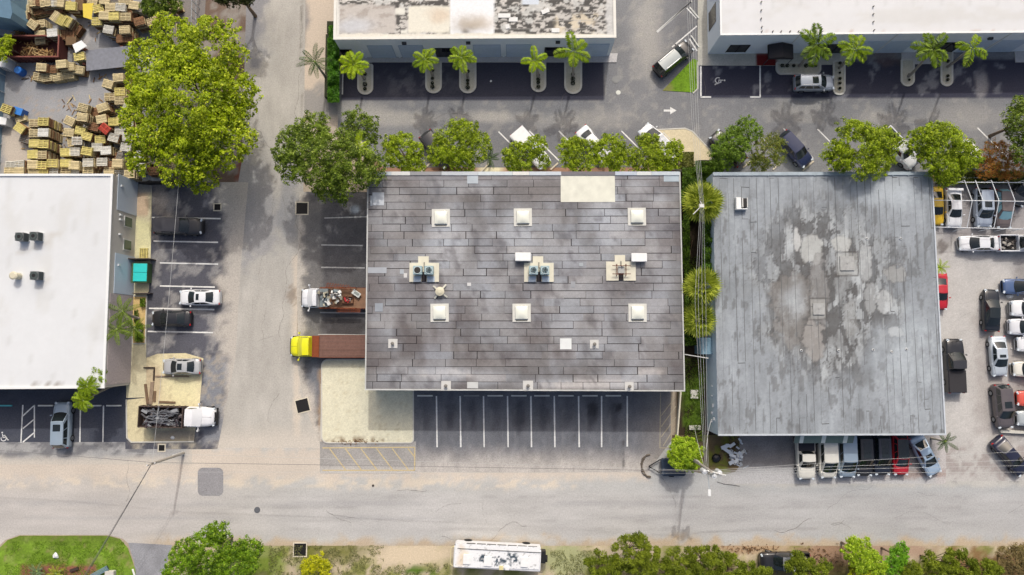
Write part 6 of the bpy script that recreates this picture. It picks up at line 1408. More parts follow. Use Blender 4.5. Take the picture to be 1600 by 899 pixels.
# palms
PG = (C(44, 74, 10), C(142, 170, 30)); PB = (C(110, 150, 10), C(196, 216, 30)); PD = (C(30, 60, 20), C(84, 116, 40))
PTR = M('palm_trunk', (158, 150, 138), .9, var=.25, scale=5)
def palm(lab, x, y, h, nf, fl, cols, seed, name='palm_tree', group=None, plume=1.0, droop=.5, base_px=None, wob=.25, tr=.13, tilt0=.5, sparse=26):
    rs = np.random.default_rng(seed); rr = random.Random(seed); c = P(x, y, h); 
    bs = P(*base_px) if base_px else Vector((c.x, c.y, 0)); t = thing(name, lab, 'palm', (bs.x, bs.y, 0), 0, group); top = c - bs; fl *= 1.1
    b = MB(); n = 7; prev = Vector((0, 0, -.05))
    for i in range(1, n + 1):
        f = i / n; p = Vector((top.x * f ** 1.3, top.y * f ** 1.3, h * f)); b.tube(prev, p, tr * (1.35 - .5 * (f - 1 / n)), tr * (1.35 - .5 * f), 8, cap=i in (1, n)); prev = p
    b.build('trunk', PTR, t, smooth=True)
    a0 = rr.uniform(0, 6.28)
    for k in range(nf):
        az = a0 + k * 6.283 / nf + rr.uniform(-wob, wob); L_ = fl * rr.uniform(.85, 1.1); el = tilt0 + rr.uniform(-.2, .25); pts = []; p = top.copy(); m = 12
        for i in range(m + 1):
            pts.append(p.copy()); e = el - (droop * 2.4) * (i / m) ** 1.2; p = p + Vector((math.cos(az) * math.cos(e), math.sin(az) * math.cos(e), math.sin(e))) * L_ / m
        b = MB()
        for i in range(m): b.tube(pts[i], pts[i + 1], .035 * (1 - i / m) + .008, .035 * (1 - (i + 1) / m) + .008, 4, cap=False)
        pos = []; ax = []; nr = []; sz = []; side = Vector((-math.sin(az), math.cos(az), 0))
        nl = int(sparse * (1.6 if plume > 1 else 1)); 
        for i in range(nl):
            f = .10 + .9 * i / nl; j = min(m - 1, int(f * m)); q = pts[j].lerp(pts[j + 1], f * m - j); fw = (pts[j + 1] - pts[j]).normalized(); w_ = ((.42 if plume <= 1 else .62) * fl / 2.4) * math.sin(math.pi * (.12 + .83 * f)) ** .6 * plume ** .3
            for s in (-1, 1):
                up = rr.uniform(-.45, .15) if plume <= 1 else rr.uniform(-.7, .6); d = (side * s + fw * .55 + Vector((0, 0, up))).normalized()
                pos.append(q + d * w_ * .5); ax.append(d); nr.append(Vector((0, 0, 1)) + side * s * .4 + Vector((rr.uniform(-.3, .3), rr.uniform(-.3, .3), 0))); sz.append(w_)
        sz = np.array(sz); V, Fq = leaf_quads(np.array([v[:] for v in pos]), np.array([v[:] for v in nr]), sz, rs, .17 if plume <= 1 else .2, axis=np.array([v[:] for v in ax]))
        tt = np.clip(rs.uniform(0, 1, len(sz)) * .7 + rr.uniform(0, .3), 0, 1)[:, None]; cv = np.repeat(cols[0] * (1 - tt) + cols[1] * tt, 4, 0)
        n0 = len(b.v); allV = np.concatenate([np.array(b.v), V]); f_all = np.concatenate([np.array(b.f), Fq + n0]); cva = np.concatenate([np.tile(cols[1] * .8, (n0, 1)), cv])
        link('frond', npmesh('frond', allV, f_all, LEAF, cva), t)
    b = MB(); b.blob(tuple(top), .16, 6, 4, .1, None, 1.2); b.build('crown_shaft', M('crownshaft', (130, 150, 70), .6), t, smooth=True)
    return t
pgN = 'plumed palms on the kerbed islands'
palm('dark green palm left of the clipped hedge by the side road', 492, 97, 5.6, 9, 1.9, PD, 101, droop=.45)
palm('yellow green plumed palm, leftmost on the kerbed islands', 553, 102, 5.4, 7, 1.75, PB, 102, group=pgN, plume=2, base_px=(570, 124))
palm('plumed palm on the second kerbed island from the left, before the roll-up doors', 664, 94, 5.4, 7, 1.5, ((PG[0] + PB[0]) / 2, (PG[1] + PB[1]) / 2), 103, group=pgN, plume=2, base_px=(676, 118))
palm('plumed palm on the third kerbed island from the left', 721, 92, 5.6, 7, 1.6, ((PG[0] + PB[0]) / 2, (PG[1] + PB[1]) / 2), 104, group=pgN, plume=2, base_px=(731, 121))
palm('small lime palm on the fourth kerbed island from the left', 836, 96, 5.2, 5, 1.5, PB, 105, group=pgN, plume=2, base_px=(841, 122))
palm('tall plumed palm with long fronds at the right end of the stained-roof building', 896, 82, 6.4, 5, 2.1, ((PG[0] + PB[0]) / 2, (PG[1] + PB[1]) / 2), 106, group=pgN, plume=2, base_px=(895, 120))
palm('dark plumed palm leaning over the wide planter above the silver SUV', 1275, 72, 6.6, 6, 2.2, PG, 107, group=pgN, plume=2, base_px=(1248, 104))
palm('plumed palm right of the silver SUV on a narrow island', 1334, 79, 5.8, 7, 1.8, ((PG[0] + PB[0]) / 2, (PG[1] + PB[1]) / 2), 108, group=pgN, plume=2, base_px=(1311, 107))
palm('plumed palm with pale spear leaf before the far dark shop window', 1455, 79, 6.4, 6, 2.1, PG, 109, group=pgN, plume=2, base_px=(1419, 120))
palm('sparse plumed palm, rightmost on the islands, with yellow frond', 1516, 76, 6.6, 4, 1.9, ((PG[0] + PB[0]) / 2, (PG[1] + PB[1]) / 2), 110, group=pgN, plume=2, base_px=(1480, 105))
palm('small dark palm in the sandy strip between two green trees', 765, 247, 2.4, 9, 1.3, PD, 111, droop=.3, tr=.1)
palm('yellow green palm rising out of the dark oak', 560, 232, 7.4, 10, 1.8, PB, 112, droop=.35)
palm('upper palm of the clump beside the stone-clad wall', 192, 487, 4.6, 7, 1.9, PG, 113, base_px=(218, 498)); palm('lower left palm of the clump beside the stone-clad wall', 183, 515, 4.6, 7, 1.9, PG, 114, base_px=(214, 512)); palm('lower right palm of the clump beside the stone-clad wall', 211, 514, 3.4, 8, 1.7, PG, 115, base_px=(222, 518))
pc_ = ((PG[0] + PB[0]) / 2, (PG[1] + PB[1]) / 2)
palm('topmost of the three small palms at the corner of the black lot', 153, 587, 4.8, 9, 1.2, pc_, 116, plume=1.5, base_px=(190, 590)); palm('middle of the three small palms at the corner of the black lot', 137, 604, 5.4, 9, 1.2, pc_, 117, plume=1.5, base_px=(185, 597)); palm('lowest of the three small palms at the corner of the black lot', 131, 626, 5.0, 9, 1.2, pc_, 118, plume=1.5, base_px=(184, 600))
palm('dark green palm at the lower right corner of the grey roof', 1477, 690, 2.6, 7, 1.35, PD, 119, droop=.3, tr=.1); palm('small bright palm by the wall above the red car', 1469, 418, 2.0, 8, 1.0, PB, 120, droop=.35, tr=.08)
palm('low blue green palm in the mulch bed of the lawn, left one', 58, 893, .8, 9, 1.0, (C(80, 110, 70), C(150, 176, 120)), 121, tr=.08); palm('low yellow green palm in the mulch bed of the lawn, right one', 88, 896, .8, 9, 1.1, (C(120, 140, 20), C(190, 200, 60)), 122, tr=.08)
def fanpalm(lab, x, y, h, r, seed, n=64, cols=(C(84, 108, 14), C(206, 214, 80))):
    rs = np.random.default_rng(seed); rr = random.Random(seed); c = P(x, y, h); t = thing('fan_palm', lab, 'palm', (c.x, c.y, 0), 0, 'fan palms in the alley')
    b = MB(); b.tube((0, 0, 0), (0, 0, h), .2, .17, 8); b.build('trunk', PTR, t)
    for k in range(n):
        z = 1 - 1.1 * (k + .5) / n; az = k * 2.39996 + rr.uniform(-.2, .2); e = math.asin(max(-1, min(1, z))); d = Vector((math.cos(az) * math.cos(e), math.sin(az) * math.cos(e), math.sin(e))); hub = Vector((0, 0, h)) + d * r * rr.uniform(.42, .6)
        side = d.cross(Vector((0, 0, 1))).normalized() if abs(d.z) < .95 else Vector((1, 0, 0)); up = side.cross(d).normalized()
        b = MB(); b.tube((0, 0, h), hub, .018, .012, 4, cap=False); m = 12; pos = []; ax = []; nr = []
        for i in range(m):
            a = (i / (m - 1) - .5) * 2.5; dd = (d * math.cos(a) + side * math.sin(a) + Vector((0, 0, -.12))).normalized(); L_ = r * .55 * (1 - .25 * abs(a) / 1.25); pos.append(hub + dd * L_ * .6); ax.append(dd); nr.append(up + Vector((rr.uniform(-.4, .4), rr.uniform(-.4, .4), 0)))
        V, Fq = leaf_quads(np.array([v[:] for v in pos]), np.array([v[:] for v in nr]), np.full(m, r * .62), rs, .13, axis=np.array([v[:] for v in ax]))
        tt = np.clip(rs.uniform(0, .6, m) + rr.uniform(0, .4), 0, 1)[:, None]; n0 = len(b.v)
        link('fan_leaf', npmesh('fan_leaf', np.concatenate([np.array(b.v), V]), np.concatenate([np.array(b.f), Fq + n0]), LEAF, np.concatenate([np.tile(cols[1], (n0, 1)), np.repeat(cols[0] * (1 - tt) + cols[1] * tt, 4, 0)])), t)
fanpalm('largest fan palm in the alley, under the cable junction', 1097, 318, 5.4, 2.2, 131, 34); fanpalm('middle fan palm of the alley, round and dense', 1096, 447, 5.2, 2.0, 132, 32); fanpalm('lowest fan palm of the alley, leaning over the brown roof edge', 1092, 500, 4.6, 1.9, 133, 24)
# island shrubs
si = 0
ISN = iter(('leftmost island of the stained-roof building', 'second island from the left', 'third island from the left', 'fourth island from the left', 'fifth island from the left', 'wide planter above the silver SUV', 'narrow island right of the silver SUV', 'island below the dark far shop window', 'rightmost narrow island'))
for (xs, ys) in (([571] * 3, (117, 133, 140)), ([676] * 4, (111, 124, 131, 137)), ([731] * 4, (113, 127, 132, 138)), ([841] * 4, (119, 125, 130, 137)), ([895] * 3, (117, 125, 131)),
                 ([1221, 1229, 1239, 1258, 1266, 1273], [104] * 6), ([1311] * 5, (100, 115, 124, 131, 139)), ([1419] * 2, (118, 126)), ([1479] * 3, (97, 120, 126))):
    isn = next(ISN); od = ['first', 'second', 'third', 'fourth', 'fifth', 'sixth']
    for kk, (x, y) in enumerate(zip(xs, ys)):
        if si % 1 == 0:
            g = P(x, y); rs = np.random.default_rng(500 + si); r_ = random.uniform(.2, .34) if y == 104 or x < 900 else random.uniform(.14, .24)
            n = 110; q = rs.normal(size=(n, 3)); q /= np.linalg.norm(q, axis=1, keepdims=True); q[:, 2] = np.abs(q[:, 2]); V, Fq = leaf_quads(q * r_ * .8 + np.array([0, 0, .15]), q + np.array([0, 0, .4]), np.full(n, .13), rs)
            ob = link('island_shrub', npmesh('island_shrub', V, Fq, LEAF, np.repeat(np.tile(C(40, 46, 26), (n, 1)) * rs.uniform(.6, 1.5, (n, 1)), 4, 0)), None, (g.x, g.y, .1)); tag(ob, 'dark round shrub, ' + od[kk] + ' in the row on the ' + isn, 'shrub', 'dark shrubs on the kerbed islands')
        si += 1
# ------------------------------------------------------------------ pallet yard
PC = {'y': ((228, 212, 132), 'yellow'), 't': ((222, 204, 160), 'tan'), 'g': ((214, 210, 198), 'grey'), 'b': ((150, 112, 82), 'brown'), 'w': ((230, 228, 220), 'whitish'), 'r': ((202, 84, 70), 'red'), 'k': ((146, 140, 132), 'dark grey')}
def pallet_mb(b, c=None, nd=7, gap=.45, seed=0, M4=None, lo=False):
    r = random.Random(seed); n0 = len(b.v)
    for k in range(nd):
        w_ = 1.0 / nd * (1 - gap * .5); kk = r.uniform(.68, 1.15); col = tuple(np.array(c) * kk)
        b.box((r.uniform(-.01, .01), -.5 + 1.0 * (k + .5) / nd, .13), (1.2, w_, .02), r.uniform(-.008, .008), col)
    for y in (-.56, 0, .56): b.box((y, 0, .07), (.09 if not lo else .09, .98, .095), 0, tuple(np.array(c) * .8))
    for k in (-.42, 0, .42): b.box((0, k, .011), (1.2, .1, .02), 0, tuple(np.array(c) * .75))
    if M4 is not None:
        for i in range(n0, len(b.v)): v = M4 @ Vector(b.v[i]); b.v[i] = (v.x, v.y, v.z)
WOOD = MV('pallet_wood', rough=.9, var=.35, scale=5, bump=.3, fine=30)
PDATA = {}
def pal_data(col, var):
    k = (col, var)
    if k not in PDATA:
        b = MB(); pallet_mb(b, C(*PC[col][0]), (6, 5, 7, 5)[var], (.75, .95, .45, 1.1)[var], seed=var * 7 + ord(col)); PDATA[k] = b.data('pallet', WOOD)
    return PDATA[k]
ST = []   # px, py, rot, colour, height
def S(x, y, r=0, c='t', h=2.1): ST.append((x, y, r, c, h))
for q in ((184, 121, 5, 't'), (168, 131, -15, 't'), (171, 151, 3, 't', 1.6), (187, 143, 2, 'y'), (187, 157, 2, 't'), (129, 168, -14, 't', 2.3), (128, 183, -6, 't', 2.4), (159, 168, 20, 't', 1.9), (158, 186, 12, 't'), (108, 189, -25, 't', 1.6), (107, 207, -5, 't', 1.5), (177, 190, 2, 'y'), (190, 188, 3, 'y'), (198, 171, -25, 'g', 2.3),
          (163, 201, -40, 'r', 2.3), (125, 204, -10, 'y', 1.7), (135, 213, -15, 'y', 1.9), (120, 220, 0, 'g', 1.9), (177, 215, -14, 'g', 2.1), (156, 218, 4, 'y', 1.8), (200, 197, 4, 'g'), (199, 214, 2, 'g'), (187, 204, 0, 'g', 1.8), (151, 230, 0, 'g', 1.9), (165, 235, 4, 'w', 2.1), (135, 236, -10, 'y', 2.2), (116, 237, 0, 'g', 2.1), (102, 238, 2, 'y', 2.0), (102, 255, 0, 'y', 2.0),
          (115, 258, -3, 't', 2.1), (137, 254, 2, 'g', 2.0), (159, 253, 1, 'g', 2.0), (196, 230, -8, 'g', 2.4), (190, 244, -16, 'k', 1.8), (215, 226, 3, 't'), (216, 208, 0, 'g'), (216, 242, 1, 'w', 2.2), (183, 255, -2, 't', 2.3), (220, 261, 0, 'g', 2.2), (202, 272, 2, 't', 2.0), (240, 267, 3, 'b', 1.7), (252, 253, 12, 't', 1.8), (170, 258, -2, 'b', 1.6), (137, 267, 0, 't', 1.6), (170, 268, 1, 't', 1.6),
          (269, 260, -20, 't', 1.2), (238, 250, -10, 'k', 1.3), (102, 268, 0, 't', 1.6), (115, 270, 0, 'g', 1.5), (206, 250, 10, 'k', 1.4), (146, 243, 5, 'b', 1.2), (174, 245, 0, 'b', 1.2), (146, 198, -10, 'b', 1.6), (145, 176, 20, 'b', 1.3), (186, 272, 3, 'g', 1.4), (208, 183, 10, 't', 1.5), (204, 158, 0, 't', 1.6), (203, 140, 4, 'b', 1.5), (230, 232, 8, 'b', 1.3), (113, 222, 10, 't', 1.2), (140, 226, 0, 'k', 1.2)): S(*q)
for i, (y, c) in enumerate(((192, 't'), (208, 't'), (224, 'y'))): S(53, y, 1, c, 2.5)
for i, (y, c) in enumerate(((190, 'y'), (207, 'w'), (225, 'y'))): S(67, y, -1, c, 2.6)
for q in ((50.5, 241, 2, 'y', 2.4), (50.5, 257, 0, 't', 2.4), (64, 242, 2, 't', 2.5), (64, 258, -2, 'y', 2.5), (81, 255, 0, 'y', 2.3), (82, 268, 0, 'g', 1.9), (52, 268, 0, 't', 2.2), (66, 269, 0, 'y', 2.2),
          (30, 200, -35, 'y', 1.6), (9, 170, -20, 'y', 1.8), (38, 217, -15, 'k', .8), (16, 258, 0, 'g', .8), (29, 257, 4, 'g', .8), (14, 268, 0, 't', 1.0), (29, 268, 3, 't', 1.0), (31, 184, 20, 't', .6),
          (110, 9, -3, 'y', 2.2), (151, 33, 2, 'y', 2.1), (162, 24, -2, 't', 2.4), (177, 25, 3, 'y', 2.4), (196, 26, 1, 't', 2.3), (169, 46, -10, 'g', 2.0), (194, 46, 4, 't', 2.2), (189, 60, 5, 'b', 1.3), (202, 58, 90, 'b', 1.5), (217, 33, 15, 'b', 2.0), (237, 33, 20, 't', 1.8), (221, 13, -15, 'k', 2.3), (209, 8, -8, 't', 2.4),
          (188, 11, -5, 'g', 2.1), (172, 11, 2, 't', 2.0), (153, 13, 15, 'y', 1.7), (193, 1, 2, 't', 2.1), (163, 0, -3, 't', 2.1), (144, 3, -15, 't', 1.6), (178, 0, 0, 'k', 1.9), (235, 10, -10, 'w', 2.1), (272, 10, 25, 't', 1.2), (248, 36, 35, 'b', .8), (225, 28, -10, 'k', 1.2), (207, 20, 5, 'b', 1.4),
          (95, 31, 62, 'y', 2.2), (104, 33, 60, 'y', 2.1), (81, 51, 5, 'w', 1.9), (37, 14, 8, 't', 1.8), (34, 24, 5, 't', 1.9), (31, 37, -5, 't', 1.4), (50, 38, -35, 't', 1.9), (62, 37, 10, 't', 1.4), (62, 54, 5, 't', 1.4), (62, 62, 5, 't', 1.0), (100, 54, 90, 'b', 1.2), (109, 57, 88, 'b', 1.1), (86, 26, 55, 't', 1.7),
          (47, 4, 5, 't', 1.6), (59, 3, -8, 'b', 1.6), (70, 4, 10, 't', 1.7), (81, 4, 0, 'g', 1.6), (92, 4, -6, 't', 1.6), (36, 2, 5, 'g', 1.6), (26, 3, -5, 'w', 1.5), (60, 17, 12, 'b', .8), (75, 16, -9, 'b', .9), (88, 17, 30, 'b', .8), (119, 46, 60, 'b', .9), (112, 40, 70, 'b', 1.2),
          (123, 88, 10, 'y', 1.5), (64, 105, -4, 't', 1.6), (95, 100, 6, 't', 1.9), (107, 104, 5, 't', 1.4), (122, 109, -6, 't', 1.1), (59, 120, -10, 't', .8), (73, 121, 8, 't', .8), (90, 120, 10, 't', .9), (107, 117, 8, 't', .9), (80, 108, 0, 'b', 1.0), (224, 396, 90, 'y', .3)): S(*q)
LM = [('the open brown dumpster', 67, 80), ('the red pallet', 163, 201), ('the two-column pallet block', 60, 225), ('the steel ramp plate', 168, 92), ('the yellow plywood board', 137, 17), ('the blue barrel', 36, 113), ('the pale metal sheets', 250, 275), ('the lower left yard corner', 20, 262), ('the slanted yellow pair', 99, 31), ('the blue crate', 37, 178)]
ORD = ['nearest', 'second nearest', 'third nearest', 'fourth nearest', 'fifth nearest', 'sixth nearest', 'seventh nearest', 'eighth nearest', 'ninth nearest', 'tenth nearest', 'eleventh nearest', 'twelfth nearest', 'thirteenth nearest', 'fourteenth nearest', 'fifteenth nearest']
keys = {}
for i, s_ in enumerate(ST):
    if s_[3] == 'r': continue
    best = min((l for l in LM if not (l[0].startswith('the red') and s_[3] == 'r')), key=lambda l: (l[1] - s_[0]) ** 2 + (l[2] - s_[1]) ** 2)
    dx, dy = s_[0] - best[1], s_[1] - best[2]; dr = ('right of' if dx > 0 else 'left of') if abs(dx) > abs(dy) else ('below' if dy > 0 else 'above')
    keys.setdefault((s_[3], best[0], dr), []).append((dx * dx + dy * dy, i))
LAB = {}
for (c, l, dr), v in keys.items():
    v.sort()
    for k, (_, i) in enumerate(v): LAB[i] = '%s pallet atop its stack %s %s' % (PC[c][1], dr, l) + ('' if len(v) == 1 else ', %s' % ORD[min(k, 14)])
LOW = MB(); nP = 0
for i, (x, y, r, c, h) in enumerate(ST):
    n = max(1, int(round(h / .145))); rr = random.Random(i * 3 + 1); var = rr.choice((0, 0, 1, 2, 3)) if c not in 'w' else 2
    zt = n * .145; g = P(x, y, zt); last = None
    for k in range(n):
        z = (n - 1 - k) * .145; jx, jy, jr = (0, 0, 0) if k == 0 else (rr.uniform(-.05, .05), rr.uniform(-.05, .05), rr.uniform(-.05, .05))
        cc = c if k == 0 else rr.choice((c, 't', 'b', 't', 'b')) if c != 'r' else 'b'
        if cc == 'w' and k: cc = 't'
        if k == 0 or (k == 1 and nP < 296):
            o = bpy.data.objects.new('wooden_pallet', pal_data(cc, var if k == 0 else (i + 1) % 4)); COL.objects.link(o); o.location = (g.x + jx, g.y + jy, z); o.rotation_euler = (0, 0, math.radians(r) + jr); nP += 1
            if k == 0: tag(o, 'red painted pallet lying askew among the grey and tan stacks' if c == 'r' else 'single yellow pallet lying on the sidewalk above the teal dumpster' if x == 224 else LAB[i], 'pallet', 'wooden pallets in the storage yard')
            else: tag(o, 'pallet right under the ' + (LAB.get(i, 'red painted one') .replace(' pallet atop its stack', ' one')), 'pallet', 'pallets second from the top of their stacks')
        else:
            m4 = Matrix.Translation((g.x + jx, g.y + jy, z)) @ Matrix.Rotation(math.radians(r) + jr, 4, 'Z')
            r2 = random.Random(i * 50 + k); col = C(*PC[cc][0]); n0 = len(LOW.v)
            [LOW.box((0, yy, .125), (1.2, .2, .022), 0, tuple(col * r2.uniform(.7, 1.1))) for yy in (-.39, -.13, .13, .39)]
            for yy in (-.55, 0, .55): LOW.box((yy, 0, .07), (.1, .99, .09), 0, tuple(col * r2.uniform(.6, .9)))
            LOW.box((0, 0, .012), (1.19, .98, .02), 0, tuple(col * .75))
            for q in range(n0, len(LOW.v)): v = m4 @ Vector(LOW.v[q]); LOW.v[q] = (v.x, v.y, v.z)
o = LOW.build('stacked_pallets', WOOD); tag(o, 'lower pallets of the many wooden stacks filling the storage yard', 'pallets', kind='stuff')
b = MB(); r = random.Random(19)
for i in range(520):
    x, y = (r.uniform(95, 290), r.uniform(150, 285)) if i % 2 else (r.uniform(25, 280), r.choice((r.uniform(0, 70), r.uniform(96, 126), r.uniform(180, 275))))
    g = P(x, y); b.box((g.x, g.y, r.uniform(.04, .12)), (r.uniform(.15, .9), r.uniform(.05, .12), .03), r.uniform(0, 3.14), tuple(C(*r.choice(((190, 160, 110), (150, 116, 76), (214, 196, 150), (110, 84, 60), (90, 76, 64))))))
tag(b.build('broken_slats', WOOD), 'broken slats and wood chips littering the storage yard', 'wood debris', kind='stuff')
# other yard things
t = thing('open_dumpster', 'open reddish brown steel dumpster holding wood scraps', 'dumpster', P(67.5, 82))
b = MB(); L_, W_, Hh = 5.9, 2.5, 1.7
for s in (-1, 1): b.box((0, s * W_ / 2, Hh / 2), (L_, .1, Hh)); b.box((s * L_ / 2, 0, Hh / 2), (.1, W_ + .1, Hh - .01))
b.box((0, 0, .08), (L_, W_, .12)); b.build('bin', M('bin_brown', (96, 50, 46), .8, var=.3, scale=1.5), t)
b = MB()
for s in (-1, 1): b.box((0, s * (W_ / 2 + .03), Hh + .03), (L_ + .25, .16, .08)); b.box((s * (L_ / 2 + .03), 0, Hh + .032), (.16, W_ + .2, .08))
b.build('rim', M('bin_rim', (130, 74, 64), .8, var=.3), t)
b = MB()
for k in range(8):
    for s in (-1, 1): b.box((-2.6 + .74 * k, s * (W_ / 2 + .08), Hh / 2), (.12, .08, Hh - .1))
b.build('rib', M('bin_brown'), t)
def sticks(n, sx, sy, sz, pal, seed, L0=.4, L1=1.2, th=.05):
    b = MB(); r = random.Random(seed)
    for i in range(n):
        x = r.gauss(0, sx * .45); y = r.gauss(0, sy * .45); x = max(-sx, min(sx, x)); y = max(-sy, min(sy, y)); z = r.uniform(0, 1) * sz * max(.15, 1 - (abs(x) / sx + abs(y) / sy) / 2); b.box((x, y, z + .03), (r.uniform(L0, L1), th * r.uniform(.7, 2), th * .6), r.uniform(0, 3.14), tuple(C(*r.choice(pal))), ry=r.uniform(-.35, .35))
    return b
WP = ((176, 140, 92), (146, 110, 70), (200, 170, 120), (110, 80, 54))
for (x, y, z, sx, sy, n, l, sd) in ((52, 82, .3, 1.3, .9, 90, 'heap of broken wood in the left part of the open dumpster', 1), (73, 87, .3, 1.2, .7, 70, 'heap of splintered boards in the middle of the open dumpster', 2), (35, 57, 0, 1.0, .9, 80, 'splintered wood pile above the left end of the dumpster', 3)):
    o = sticks(n, sx, sy, .9, WP, sd).build('wood_debris', WOOD); o.location = P(x, y, z); tag(o, l, 'wood debris')
def flatq(name, lab, px, z, th, mat, cat, tilt=None):
    pts = [P(a, b_, z) for a, b_ in px]; c = sum(pts, Vector()) / len(pts); b = MB(); b.prism([((p - c).x, (p - c).y) for p in pts][::-1], -th, 0); o = b.build(name, mat, None, bevel=.01); o.location = (c.x, c.y, z)
    if tilt: o.rotation_euler = tilt
    return tag(o, lab, cat)
def f_(): pass
flatq('steel_plate', 'wide grey steel ramp plate with white scratches between the dumpster and the lime tree', [(134, 79), (206, 71), (210, 103), (135, 111)], 1.1, .08, M('steel_plate', (132, 134, 142), .5, .2, var=.35, scale=2.5), 'steel plate')
b = MB()
g = P(168, 92, 0)
for (x, y) in ((-2.3, .8), (2.2, 1.1), (-2.2, -1.0), (2.2, -.7)): b.box((g.x + x, g.y + y, .5), (.3, .3, 1.0))
o = b.build('ramp_leg', M('rust')); pl = [q for q in COL.objects if q.name == 'steel_plate'][0]; o.parent = pl; o.matrix_parent_inverse = Matrix.Translation(-pl.location)
flatq('plywood_board', 'large yellow plywood board on a stack near the top of the yard', [(129, 6), (146, 5), (143, 31), (130, 27)], 1.7, .05, M('plywood_yellow', (226, 200, 76), .8, var=.1), 'board')
b = MB(); g = P(137, 17, 0); b.box((0, 0, .82), (1.0, 1.5, 1.62)); o = b.build('crate_stack', M('crate_brown', (112, 88, 60), .9, var=.4, scale=4)); o.location = g; tag(o, 'brown crate under the yellow plywood board', 'crate')
flatq('foam_sheet', 'white sheet lying on pallets right of the open dumpster', [(113, 70), (127, 63), (136, 72), (118, 83)], 1.65, .06, M('hood_white'), 'sheet')
b = MB(); b.box((0, 0, .8), (1.2, 1.0, 1.58)); o = b.build('crate_stack', M('crate_brown')); o.location = P(124, 73, 0); tag(o, 'brown crate under the white sheet beside the dumpster', 'crate')
t = thing('barrel', 'blue plastic barrel left of the dumpster', 'barrel', P(36, 114)); b = MB(); b.tube((0, 0, 0), (0, 0, .9), .5, .46, 18); b.build('drum', M('barrel_blue', (36, 104, 190), .4, var=.1), t); b = MB(); b.tube((0, 0, .9), (0, 0, .93), .4, .4, 18); b.build('lid', M('barrel_lid', (60, 130, 210), .4), t)
t = thing('plastic_crate', 'blue plastic crate among the boxes left of the tall two-column block', 'crate', P(37, 178), -.3); b = MB(); b.box((0, 0, .5), (1.1, .8, 1.0)); b.build('box', M('barrel_blue'), t, bevel=.04); b = MB(); b.box((0, 0, 1.03), (1.15, .85, .06)); b.build('lid', M('barrel_lid'), t)
for (x, y, sx, sy, h, rz, l) in ((12, 104, 1.9, 1.2, 1.5, -.15, 'large white box unit left of the blue barrel'), (10, 193, 1.6, .9, 1.1, -.15, 'white ribbed box at the left edge below the yellow pallets')):
    t = thing('equipment_box', l, 'box', P(x, y), rz); b = MB(); b.box((0, 0, h / 2), (sx, sy, h)); b.build('cabinet', M('hood_white'), t, bevel=.03); b = MB()
    for k in range(5): b.box((-sx * .4 + sx * .2 * k, -sy / 2 - .01, h / 2), (.05, .03, h * .8))
    b.build('vent_slat', M('pipe_grey'), t)
t = thing('yard_fence', 'blue grey panel fence along the left edge of the yard', 'fence', P(6, 150)); b = MB(); y0 = P(6, 62).y - P(6, 150).y; y1 = P(6, 285).y - P(6, 150).y; b.box((0, (y0 + y1) / 2, 1.1), (.12, y0 - y1, 2.2)); b.build('panel', M('fence_blue', (120, 146, 166), .6, var=.2), t)
for k in range(9): b = MB(); b.box((.1, y1 + .3 + (y0 - y1 - .6) * k / 8, 1.15), (.1, .1, 2.3)); b.build('post', M('post_grey', (176, 186, 192), .5), t)
t = thing('screen_fence', 'low black screened fence between pallet yard and left parking row', 'fence', P(258, 288), .02); b = MB(); b.box((0, 0, .75), (5.2, .08, 1.5)); b.build('mesh_panel', M('fence_black', (26, 26, 28), .8), t)
for k in range(4): b = MB(); b.tube((-2.6 + 1.73 * k, .06, 0), (-2.6 + 1.73 * k, .06, 1.6), .04); b.build('post', BLK, t)
for (x, y, r, l) in ((232, 278, .4, 'crumpled pale metal sheet nearest the white-roofed building'), (262, 272, -.3, 'square pale metal sheet left of the screened fence end'), (246, 281, .1, 'middle pale metal sheet along the screened fence')):
    b = MB(); b.face([(-.7, -.4, .3), (.1, -.5, .5), (.1, .4, .35), (-.7, .5, .45)]); b.face([(.1, -.5, .5), (.8, -.4, .25), (.8, .5, .4), (.1, .4, .35)]); b.v = b.v + [(a, c, d - .03) for a, c, d in b.v]; b.f += [tuple(i + 8 for i in f)[::-1] for f in b.f[:2]]; b.c += [None, None]
    o = b.build('sheet_metal', M('sheet_pale', (206, 214, 222), .4, .1, var=.15), None); o.location = P(x, y); o.rotation_euler.z = r; tag(o, l, 'sheet metal')
t = thing('chain_fence', 'thin chain link fence with blue grey posts at the top of the yard', 'fence', P(312, 20)); b = MB()
for k in range(6): b.tube((0, -2.5 + k, 0), (0, -2.5 + k, 2.1), .04)
b.build('post', M('post_grey'), t); b = MB(); b.beam((0, -2.5, 2.05), (0, 3, 2.05), .04, .04); b.beam((0, -2.5, 1.0), (0, 3, 1.0), .03, .03); b.build('rail', M('post_grey'), t)
# ------------------------------------------------------------------ poles, cables, frames, small things
POLE = M('pole_grey', (176, 168, 156), .8, var=.2)
def cable(lab, pts, r=.022, sag=.5, col=None):
    b = MB(); pp = []
    for (a, c) in zip(pts[:-1], pts[1:]):
        A = P(*a); B_ = P(*c); n = 10
        for i in range(n + (c == pts[-1])): f = i / n; q = A.lerp(B_, f); q.z -= sag * 4 * f * (1 - f); pp.append(q)
    o = pp[0].copy(); b.path([p - o for p in pp], r, 5); ob = b.build('overhead_cable', col or M('cable_grey', (120, 118, 118), .6)); ob.location = o; return tag(ob, lab, 'cable')
t = thing('utility_pole', 'slim utility pole at the corner below the sandy slab', 'utility pole', P(287, 708)); 
b = MB(); b.tube((0, 0, 0), (0, 0, 7.3), .17, .12, 10); b.build('pole', POLE, t)
b = MB(); b.beam((-.5, -.2, 7.0), (.5, .15, 7.0), .1, .1); b.build('crossarm', M('arm_dark', (90, 84, 78), .8), t)
